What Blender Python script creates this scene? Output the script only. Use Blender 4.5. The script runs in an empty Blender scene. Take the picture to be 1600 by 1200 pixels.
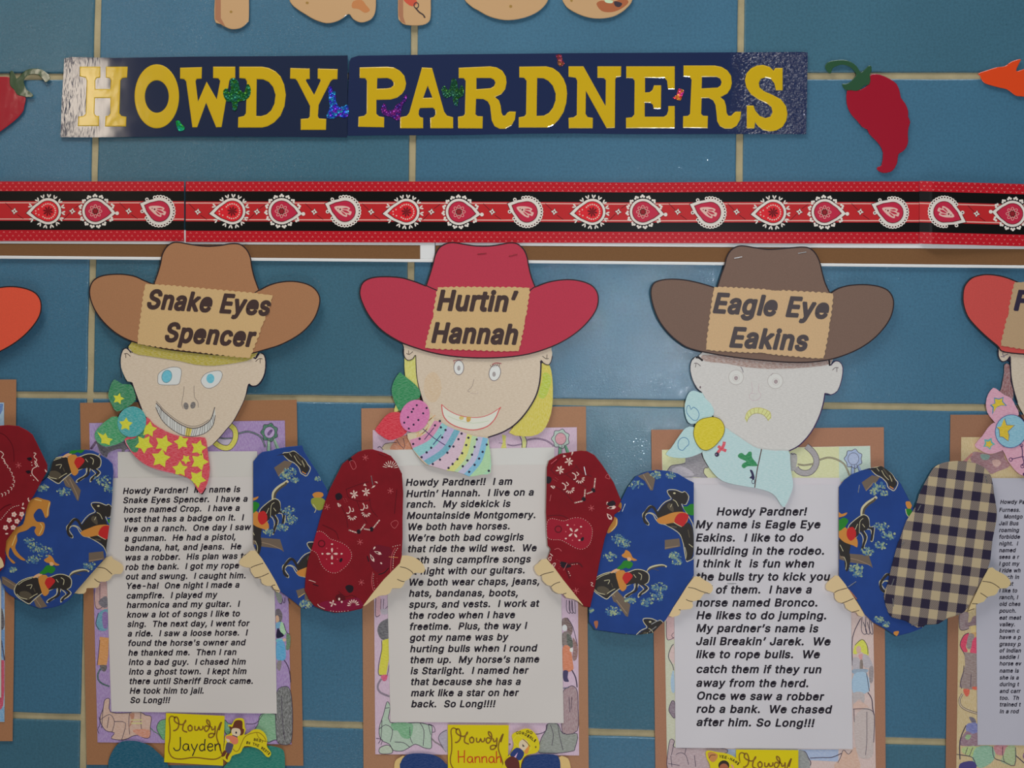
import bpy, math, random
from mathutils import Vector, Euler, Matrix
from mathutils.geometry import tessellate_polygon
random.seed(7)
SC = bpy.context.scene
COL = SC.collection
# ------------------------------------------------------------ camera, world, lights, exposure
CAM = Vector((0.0, -1.22897, 0.0)); FPX = 1546.84
cam_data = bpy.data.cameras.new('camera'); cam = bpy.data.objects.new('camera', cam_data); COL.objects.link(cam)
cam.location = CAM; cam.rotation_euler = (math.pi/2 + 0.0146323, -0.0137171, 0.0447977)
cam_data.sensor_width = 36.0; cam_data.lens = 36.0*FPX/1600; cam_data.clip_start = 0.01
SC.camera = cam
CROT = Euler((math.pi/2 + 0.0146323, -0.0137171, 0.0447977), 'XYZ').to_matrix()
vs = SC.view_settings
SC.display_settings.display_device = 'sRGB'
vs.view_transform = 'Standard'; vs.look = 'None'; vs.gamma = 1.0; vs.exposure = 0.0; vs.use_curve_mapping = False
W = bpy.data.worlds.new('world'); SC.world = W; W.use_nodes = True
W.node_tree.nodes['Background'].inputs[0].default_value = (0.98, 0.97, 1.0, 1)
W.node_tree.nodes['Background'].inputs[1].default_value = 0.05
def area(name, loc, target, sx, sy, power, color):
    d = bpy.data.lights.new(name, 'AREA'); d.shape = 'RECTANGLE'; d.size = sx; d.size_y = sy; d.energy = power; d.color = color
    o = bpy.data.objects.new(name, d); COL.objects.link(o); o.location = loc
    o.rotation_euler = (Vector(target) - Vector(loc)).to_track_quat('-Z', 'Y').to_euler(); return o
area('ceiling_light', (-0.75, -0.85, 1.9), (0.05, 0, -0.15), 1.1, 0.5, 22.5, (1.0, 0.95, 0.86))
area('window_light', (-1.52, -1.80, 0.92), (-0.5, 0, 0.3), 0.20, 0.26, 1.7, (1.0, 0.86, 0.70))
area('room_light', (1.0, -0.8, 2.1), (0.1, 0, -0.2), 1.4, 0.5, 9.5, (0.93, 0.96, 1.0))
area('low_fill', (0.1, -1.5, -2.1), (0, 0, 0), 2.4, 1.2, 17.0, (1.0, 0.96, 0.9))  # added fill softbox below the view, standing in for light off the floor
fl = bpy.data.lights.new('camera_flash', 'POINT'); fl.energy = 16.5; fl.shadow_soft_size = 0.012; fl.color = (0.86, 0.94, 1.0)
flo = bpy.data.objects.new('camera_flash', fl); COL.objects.link(flo); flo.location = (0.27, -1.20, 0.06)
# ------------------------------------------------------------ pixel <-> wall geometry
def wp(x, y, d):                       # point of the plane d millimetres in front of the wall
    v = CROT @ Vector((x - 800, -(y - 600), -FPX)); t = (-d/1000.0 - CAM.y)/v.y
    return CAM + t*v
def T(ox, oy, s, pts): return [(ox + a/s, oy + b/s) for a, b in pts]
def sh(pts, dx, dy): return [(a + dx, b + dy) for a, b in pts]
def smooth(p, closed=True, n=4):
    N = len(p); out = []
    rng = range(N) if closed else range(N-1)
    for i in rng:
        g = (lambda k: p[k % N]) if closed else (lambda k: p[max(0, min(N-1, k))])
        a, b, c, d = g(i-1), g(i), g(i+1), g(i+2)
        for k in range(n):
            t = k/n
            out.append(tuple(0.5*((2*b[j]) + (c[j]-a[j])*t + (2*a[j]-5*b[j]+4*c[j]-d[j])*t*t + (3*b[j]-a[j]-3*c[j]+d[j])*t**3) for j in (0, 1)))
    if not closed: out.append(tuple(p[-1]))
    return out
def ell(cx, cy, rx, ry, rot=0, n=18):
    r = math.radians(rot); c, s = math.cos(r), math.sin(r)
    return [(cx + rx*math.cos(t)*c - ry*math.sin(t)*s, cy + rx*math.cos(t)*s + ry*math.sin(t)*c) for t in [2*math.pi*k/n for k in range(n)]]
def star(cx, cy, r, rot=0, q=0.45, n=5):
    return [(cx + (r if k % 2 == 0 else r*q)*math.sin(math.pi*k/n + math.radians(rot)), cy - (r if k % 2 == 0 else r*q)*math.cos(math.pi*k/n + math.radians(rot))) for k in range(2*n)]
def petal(cx, cy, l, w, ang):
    r = math.radians(ang); c, s = math.cos(r), math.sin(r)
    return [(cx + u*c - v*s, cy + u*s + v*c) for u, v in [(0, 0), (l*.4, w*.42), (l*.75, w*.5), (l, 0), (l*.75, -w*.5), (l*.4, -w*.42)]]
def ribbon(p, w, closed=False):
    n = len(p); L = []; R = []
    for i in range(n):
        a = p[i-1] if (closed or i) else p[i]; b = p[(i+1) % n] if (closed or i < n-1) else p[i]
        dx, dy = b[0]-a[0], b[1]-a[1]; m = math.hypot(dx, dy) or 1; nx, ny = -dy/m*w/2, dx/m*w/2
        L.append((p[i][0]+nx, p[i][1]+ny)); R.append((p[i][0]-nx, p[i][1]-ny))
    q = []
    for i in range(n if closed else n-1):
        j = (i+1) % n; q.append([L[i], L[j], R[j], R[i]])
    return q
def sarea(p): return sum(p[i-1][0]*p[i][1]-p[i][0]*p[i-1][1] for i in range(len(p)))/2
def tri2(loops):
    flat = [q for l in loops for q in l]
    t = tessellate_polygon([[Vector((a, b, 0)) for a, b in l] for l in loops])
    return flat, [tuple(k) for k in t]
def clip_convex(poly, tri):
    if sarea(tri) < 0: tri = tri[::-1]
    out = poly
    for i in range(len(tri)):
        a, b = tri[i-1], tri[i]; inp = out; out = []
        f = lambda q: (b[0]-a[0])*(q[1]-a[1]) - (b[1]-a[1])*(q[0]-a[0])
        for k in range(len(inp)):
            p0, p1 = inp[k-1], inp[k]; f0, f1 = f(p0), f(p1)
            if (f0 >= 0) != (f1 >= 0):
                t = f0/(f0-f1); out.append((p0[0]+(p1[0]-p0[0])*t, p0[1]+(p1[1]-p0[1])*t))
            if f1 >= 0: out.append(p1)
        if len(out) < 3: return []
    return out
_clipcache = {}
def clip_polys(polys, outline):
    k = id(outline)
    if k not in _clipcache:
        f, t = tri2([outline]); _clipcache[k] = ([[f[i] for i in q] for q in t], outline)
    out = []
    for p in polys:
        x0 = min(a for a, b in p); x1 = max(a for a, b in p); y0 = min(b for a, b in p); y1 = max(b for a, b in p)
        for t in _clipcache[k][0]:
            if max(a for a, b in t) < x0 or min(a for a, b in t) > x1 or max(b for a, b in t) < y0 or min(b for a, b in t) > y1: continue
            c = clip_convex(p, t)
            if len(c) >= 3 and abs(sarea(c)) > 0.01: out.append(c)
    return out
# ------------------------------------------------------------ materials
LIT = 0.60
def lin(c):
    r = []
    for v in c:
        v = v/255.0; v = v/12.92 if v <= 0.04045 else ((v+0.055)/1.055)**2.4
        r.append(min(0.93, v/LIT))
    return (r[0], r[1], r[2], 1.0)
_M = {}
def mat(kind, rgb, **kw):
    key = (kind, tuple(rgb), tuple(sorted(kw.items())))
    if key in _M: return _M[key]
    m = bpy.data.materials.new(kind); m.use_nodes = True; nt = m.node_tree; N = nt.nodes; L = nt.links
    b = N['Principled BSDF']; c = lin(rgb); b.inputs['Base Color'].default_value = c
    def coords(scale=(1, 1, 1), rot=0.0):
        tc = N.new('ShaderNodeTexCoord'); mp = N.new('ShaderNodeMapping'); mp.inputs['Scale'].default_value = scale
        mp.inputs['Rotation'].default_value = (0, rot, 0); L.new(tc.outputs['Object'], mp.inputs['Vector']); return mp.outputs[0]
    def noise(vec, sc, det=3, rough=0.6):
        n = N.new('ShaderNodeTexNoise'); n.inputs['Scale'].default_value = sc; n.inputs['Detail'].default_value = det
        n.inputs['Roughness'].default_value = rough; L.new(vec, n.inputs['Vector']); return n.outputs['Fac']
    def ramp(fac, a, b_, ca, cb):
        r = N.new('ShaderNodeValToRGB'); e = r.color_ramp.elements
        e[0].position = a; e[0].color = ca; e[1].position = b_; e[1].color = cb; L.new(fac, r.inputs[0]); return r.outputs[0]
    def bump(h, s, dist=0.0003, nrm=None):
        bp = N.new('ShaderNodeBump'); bp.inputs['Strength'].default_value = s; bp.inputs['Distance'].default_value = dist
        L.new(h, bp.inputs['Height'])
        if nrm: L.new(nrm, bp.inputs['Normal'])
        return bp.outputs[0]
    sc_ = lambda k: tuple(min(1, v*k) for v in c[:3]) + (1,)
    b.inputs['Specular IOR Level'].default_value = 0.3
    if kind == 'paper':
        b.inputs['Roughness'].default_value = 0.75
        f = noise(coords(), 900, 2); L.new(bump(f, 0.12), b.inputs['Normal'])
        L.new(ramp(noise(coords(), 6, 2), 0.3, 0.7, sc_(0.97), sc_(1.03)), b.inputs['Base Color'])
    elif kind == 'card':
        b.inputs['Roughness'].default_value = 0.85
        f = noise(coords(), 700, 4, 0.7); L.new(bump(f, 0.25), b.inputs['Normal'])
        L.new(ramp(f, 0.3, 0.7, sc_(0.93), sc_(1.07)), b.inputs['Base Color'])
    elif kind == 'crayon':
        b.inputs['Roughness'].default_value = 0.6
        k = kw.get('k', 0.25); a = kw.get('a', 0.6)
        f = noise(coords((260, 260, 900) if not kw.get('v') else (900, 260, 260), a), 1.0, 3, 0.7)
        lt = tuple(min(0.93, v + k*(0.8-v)) for v in c[:3]) + (1,)
        L.new(ramp(f, 0.38, 0.66, sc_(0.86), lt), b.inputs['Base Color'])
        L.new(bump(noise(coords(), 900, 2), 0.1), b.inputs['Normal'])
    elif kind == 'ink':
        b.inputs['Roughness'].default_value = 0.6
    elif kind == 'gloss':
        b.inputs['Roughness'].default_value = 0.35; b.inputs['Coat Weight'].default_value = 1.0; b.inputs['Coat Roughness'].default_value = kw.get('cr', 0.09)
        b.inputs['Coat IOR'].default_value = 1.5
        n1 = bump(noise(coords(), 22, 3), 0.35, 0.0016); n1 = bump(noise(coords(), 520, 2), 0.06, 0.0002, n1)
        L.new(n1, b.inputs['Coat Normal'])
    elif kind == 'lam':                # laminated sheet, wrinkled towards kw x1 metres, scuffed below x0
        b.inputs['Roughness'].default_value = 0.4; b.inputs['Coat Weight'].default_value = 1.0; b.inputs['Coat Roughness'].default_value = 0.09; b.inputs['Coat IOR'].default_value = 1.7
        tc = N.new('ShaderNodeTexCoord'); sx = N.new('ShaderNodeSeparateXYZ'); L.new(tc.outputs['Object'], sx.inputs[0])
        mr = N.new('ShaderNodeMapRange'); mr.inputs[1].default_value = kw['x0']; mr.inputs[2].default_value = kw['x1']
        mr.inputs[3].default_value = 0.0; mr.inputs[4].default_value = 1.0; L.new(sx.outputs[0], mr.inputs[0])
        fine = noise(coords((1, 1, 1) if not kw.get('scuff') else (1, 1, 0.25), 0.7), 190, 2, 0.6); mu = N.new('ShaderNodeMath'); mu.operation = 'MULTIPLY'
        L.new(fine, mu.inputs[0]); L.new(mr.outputs[0], mu.inputs[1])
        n1 = bump(noise(coords(), 14, 2), 0.3, 0.002); n1 = bump(mu.outputs[0], 1.0, kw.get('h', 0.0012), n1); L.new(n1, b.inputs['Coat Normal'])
        if kw.get('scuff'):
            m2 = N.new('ShaderNodeMapRange'); m2.inputs[3].default_value = 0.08; m2.inputs[4].default_value = 0.26; L.new(mr.outputs[0], m2.inputs[0]); L.new(m2.outputs[0], b.inputs['Coat Roughness'])
    elif kind == 'fabric':
        b.inputs['Roughness'].default_value = 0.8; b.inputs['Sheen Weight'].default_value = 0.05
        w = N.new('ShaderNodeTexWave'); w.inputs['Scale'].default_value = 420; L.new(coords((1, 1, 1), 0.78), w.inputs['Vector'])
        L.new(bump(w.outputs['Fac'], 0.12, 0.0002, bump(noise(coords(), 9, 2), 0.5, 0.006)), b.inputs['Normal'])
        L.new(ramp(noise(coords(), 26, 3), 0.35, 0.7, sc_(0.9), sc_(1.1)), b.inputs['Base Color'])
    elif kind == 'glaze':
        f = noise(coords(), 5, 2); f2 = noise(coords(), 330, 2, 0.5)
        mx = N.new('ShaderNodeMix'); mx.data_type = 'RGBA'; mx.blend_type = 'MULTIPLY'; mx.inputs[0].default_value = 1
        L.new(ramp(f, 0.3, 0.7, sc_(0.93), sc_(1.07)), mx.inputs[6]); L.new(ramp(f2, 0.3, 0.62, (0.86, 0.86, 0.86, 1), (1.04, 1.04, 1.04, 1)), mx.inputs[7])
        pit = ramp(noise(coords(), 130, 2, 0.5), 0.235, 0.27, (0.6, 0.6, 0.6, 1), (1, 1, 1, 1))
        m2 = N.new('ShaderNodeMix'); m2.data_type = 'RGBA'; m2.blend_type = 'MULTIPLY'; m2.inputs[0].default_value = 1
        L.new(mx.outputs[2], m2.inputs[6]); L.new(pit, m2.inputs[7]); L.new(m2.outputs[2], b.inputs['Base Color'])
        b.inputs['Roughness'].default_value = 0.38; b.inputs['Specular IOR Level'].default_value = 0.6
        b.inputs['Coat Weight'].default_value = 0.5; b.inputs['Coat Roughness'].default_value = 0.05
        n0 = bump(noise(coords(), 7, 2), 0.15, 0.01); L.new(bump(noise(coords(), 620, 2, 0.6), 0.5, 0.0004, n0), b.inputs['Normal']); L.new(bump(noise(coords(), 480, 1, 0.5), 0.8, 0.0007, n0), b.inputs['Coat Normal'])
    elif kind == 'grout':
        b.inputs['Roughness'].default_value = 0.95; f = noise(coords(), 260, 4, 0.7)
        L.new(bump(f, 0.5, 0.0008), b.inputs['Normal'])
        L.new(ramp(noise(coords(), 30, 4), 0.3, 0.7, sc_(0.82), sc_(1.1)), b.inputs['Base Color'])
    elif kind == 'metal':
        b.inputs['Metallic'].default_value = 1.0; b.inputs['Roughness'].default_value = 0.28
    elif kind == 'foil':
        b.inputs['Metallic'].default_value = 0.6; b.inputs['Roughness'].default_value = 0.3
        v = N.new('ShaderNodeTexVoronoi'); v.inputs['Scale'].default_value = 330; L.new(coords(), v.inputs['Vector'])
        L.new(bump(v.outputs['Distance'], 0.9, 0.001), b.inputs['Normal'])
        hs = N.new('ShaderNodeHueSaturation'); hs.inputs['Color'].default_value = c
        m2 = N.new('ShaderNodeMapRange'); m2.inputs[3].default_value = 0.42; m2.inputs[4].default_value = 0.58
        s3 = N.new('ShaderNodeSeparateXYZ'); L.new(v.outputs['Color'], s3.inputs[0]); L.new(s3.outputs[0], m2.inputs[0]); L.new(m2.outputs[0], hs.inputs['Hue']); L.new(hs.outputs[0], b.inputs['Base Color'])
    _M[key] = m; return m
# ------------------------------------------------------------ objects
WLOC = {}
def link(name, V, F, mats, midx=None, parent=None, origin=None):
    if not V: return None
    c = origin if origin is not None else sum(V, Vector())/len(V)
    me = bpy.data.meshes.new(name); me.from_pydata([tuple(v - c) for v in V], [], F)
    for m in mats: me.materials.append(m)
    if midx: me.polygons.foreach_set('material_index', midx)
    me.update(); o = bpy.data.objects.new(name, me); COL.objects.link(o)
    if parent: o.parent = parent; o.location = c - WLOC[parent.name]
    else: o.location = c
    WLOC[o.name] = c.copy(); return o
def tag(o, label=None, cat=None, group=None, kind=None):
    for k, v in (('label', label), ('category', cat), ('group', group), ('kind', kind)):
        if v: o[k] = v
    return o
def thing(name, label, cat, x, y, d=0, group=None):
    o = bpy.data.objects.new(name, None); COL.objects.link(o); o.location = wp(x, y, d); o.empty_display_size = 0.02
    WLOC[o.name] = o.location.copy(); return tag(o, label, cat, group)
def inset(p, s):
    sg = 1 if sarea(p) > 0 else -1; out = []; n = len(p)
    for i in range(n):
        a, b, c = p[i-1], p[i], p[(i+1) % n]
        d1 = Vector((b[0]-a[0], b[1]-a[1])); d2 = Vector((c[0]-b[0], c[1]-b[1]))
        if d1.length < 1e-6 or d2.length < 1e-6: out.append(b); continue
        d1.normalize(); d2.normalize(); n1 = Vector((-d1.y, d1.x)); n2 = Vector((-d2.y, d2.x)); m = n1+n2
        m = m*(2/max(m.length_squared, 0.8)) if m.length > 1e-3 else n1
        out.append((b[0]+m.x*s*sg, b[1]+m.y*s*sg))
    return out
def sheet(name, outline, d, m, parent=None, thick=0.4, holes=(), skirt=0, drop=0.3):
    loops = [list(outline)] + [list(h) for h in holes]
    D = d if callable(d) else (lambda x, y: d)
    V = []; F = []
    if skirt:
        ins = [inset(l, skirt) if k == 0 else inset(l, -skirt) for k, l in enumerate(loops)]
    else: ins = loops
    flat, tr = tri2(ins); n = len(flat)
    V += [wp(x, y, D(x, y)) for x, y in flat]
    def orient(f):
        a, b, c = V[f[0]], V[f[1]], V[f[2]]
        return f if (b-a).cross(c-a).y < 0 else f[::-1]
    F += [orient(f) for f in tr if (V[f[1]]-V[f[0]]).cross(V[f[2]]-V[f[0]]).length > 1e-14]
    out = [q for l in loops for q in l]
    b0 = len(V)
    if skirt:
        V += [wp(x, y, D(x, y)-drop) for x, y in out]
        k = 0
        for l in loops:
            for i in range(len(l)):
                j = (i+1) % len(l); F.append(orient((k+i, k+j, b0+k+j, b0+k+i)))
            k += len(l)
    top = b0 if skirt else 0; bb = len(V)
    V += [wp(x, y, D(x, y)-(drop if skirt else 0)-thick) for x, y in out]
    cc = sum(V, Vector())/len(V); k = 0
    for q, l in enumerate(loops):
        s = (sarea(l) > 0) != (q > 0)
        for i in range(len(l)):
            j = (i+1) % len(l); f = (top+k+i, top+k+j, bb+k+j, bb+k+i); F.append(f if not s else f[::-1])
        k += len(l)
    F += [tuple(bb+i for i in f)[::-1] for f in tr] if not skirt else []
    return link(name, V, F, [m], parent=parent)
def prints(name, items, d, parent, clip=None, kind=None, step=0.012, slc=0, each=False):
    if each:
        for k_, it in enumerate(items): prints(name, [it], d+0.015*k_, parent, clip, kind, step, slc)
        return
    """flat print: items = (material, shape, ...) ; shapes: p smooth polygon, P raw polygon, l line, e ellipse, d dots"""
    V = []; F = []; MI = []; mats = []; D = d if callable(d) else (lambda x, y: d)
    for n, it in enumerate(items):
        m, s = it[0], it[1]; polys = []
        if s == 'p':  f, t = tri2([smooth(it[2], True, 3)]); polys = [[f[i] for i in q] for q in t]
        elif s == 'P': f, t = tri2([it[2]]); polys = [[f[i] for i in q] for q in t]
        elif s == 'l': polys = ribbon(smooth(it[2], False, 3) if len(it[2]) > 2 else it[2], it[3])
        elif s == 'L': polys = ribbon(it[2], it[3])
        elif s == 'c': polys = ribbon(smooth(it[2], True, 3), it[3], True)
        elif s == 'e': polys = [ell(*it[2])]
        elif s == 'E': polys = ribbon(ell(*it[2]), it[3], True)
        elif s == 'M': polys = it[2]
        elif s == 'dash':
            q = smooth(it[2], False, 8); acc = 0
            for i in range(len(q)-1):
                acc += math.hypot(q[i+1][0]-q[i][0], q[i+1][1]-q[i][1])
                if acc > it[4]:
                    acc = 0; a = math.degrees(math.atan2(q[i+1][1]-q[i][1], q[i+1][0]-q[i][0])); polys.append(ell(q[i][0], q[i][1], it[3]*.75, it[3]*.48, a, 6))
        if clip is not None: polys = clip_polys(polys, clip)
        if slc:
            sp_ = []
            for p in polys:
                xa, xb = min(a for a, b in p), max(a for a, b in p)
                for c_ in range(int(xa//slc), int(xb//slc)+1):
                    q = clip_convex(p, [(c_*slc, -900), ((c_+1)*slc, -900), ((c_+1)*slc, 3000), (c_*slc, 3000)])
                    if len(q) >= 3 and abs(sarea(q)) > 0.01: sp_.append(q)
            polys = sp_
        if m not in mats: mats.append(m)
        mi = mats.index(m)
        for pi_, p in enumerate(polys):
            o_ = (pi_ % 60)*0.0015 if s == 'M' else 0.0
            k = len(V); V += [wp(x, y, D(x, y)+n*step+o_) for x, y in p]; f = tuple(range(k, len(V)))
            if (V[k+1]-V[k]).cross(V[k+2]-V[k]).y > 0: f = f[::-1]
            F.append(f); MI.append(mi)
    o = link(name, V, F, mats, MI, parent)
    if o and kind: o['kind'] = kind
    return o
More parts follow.
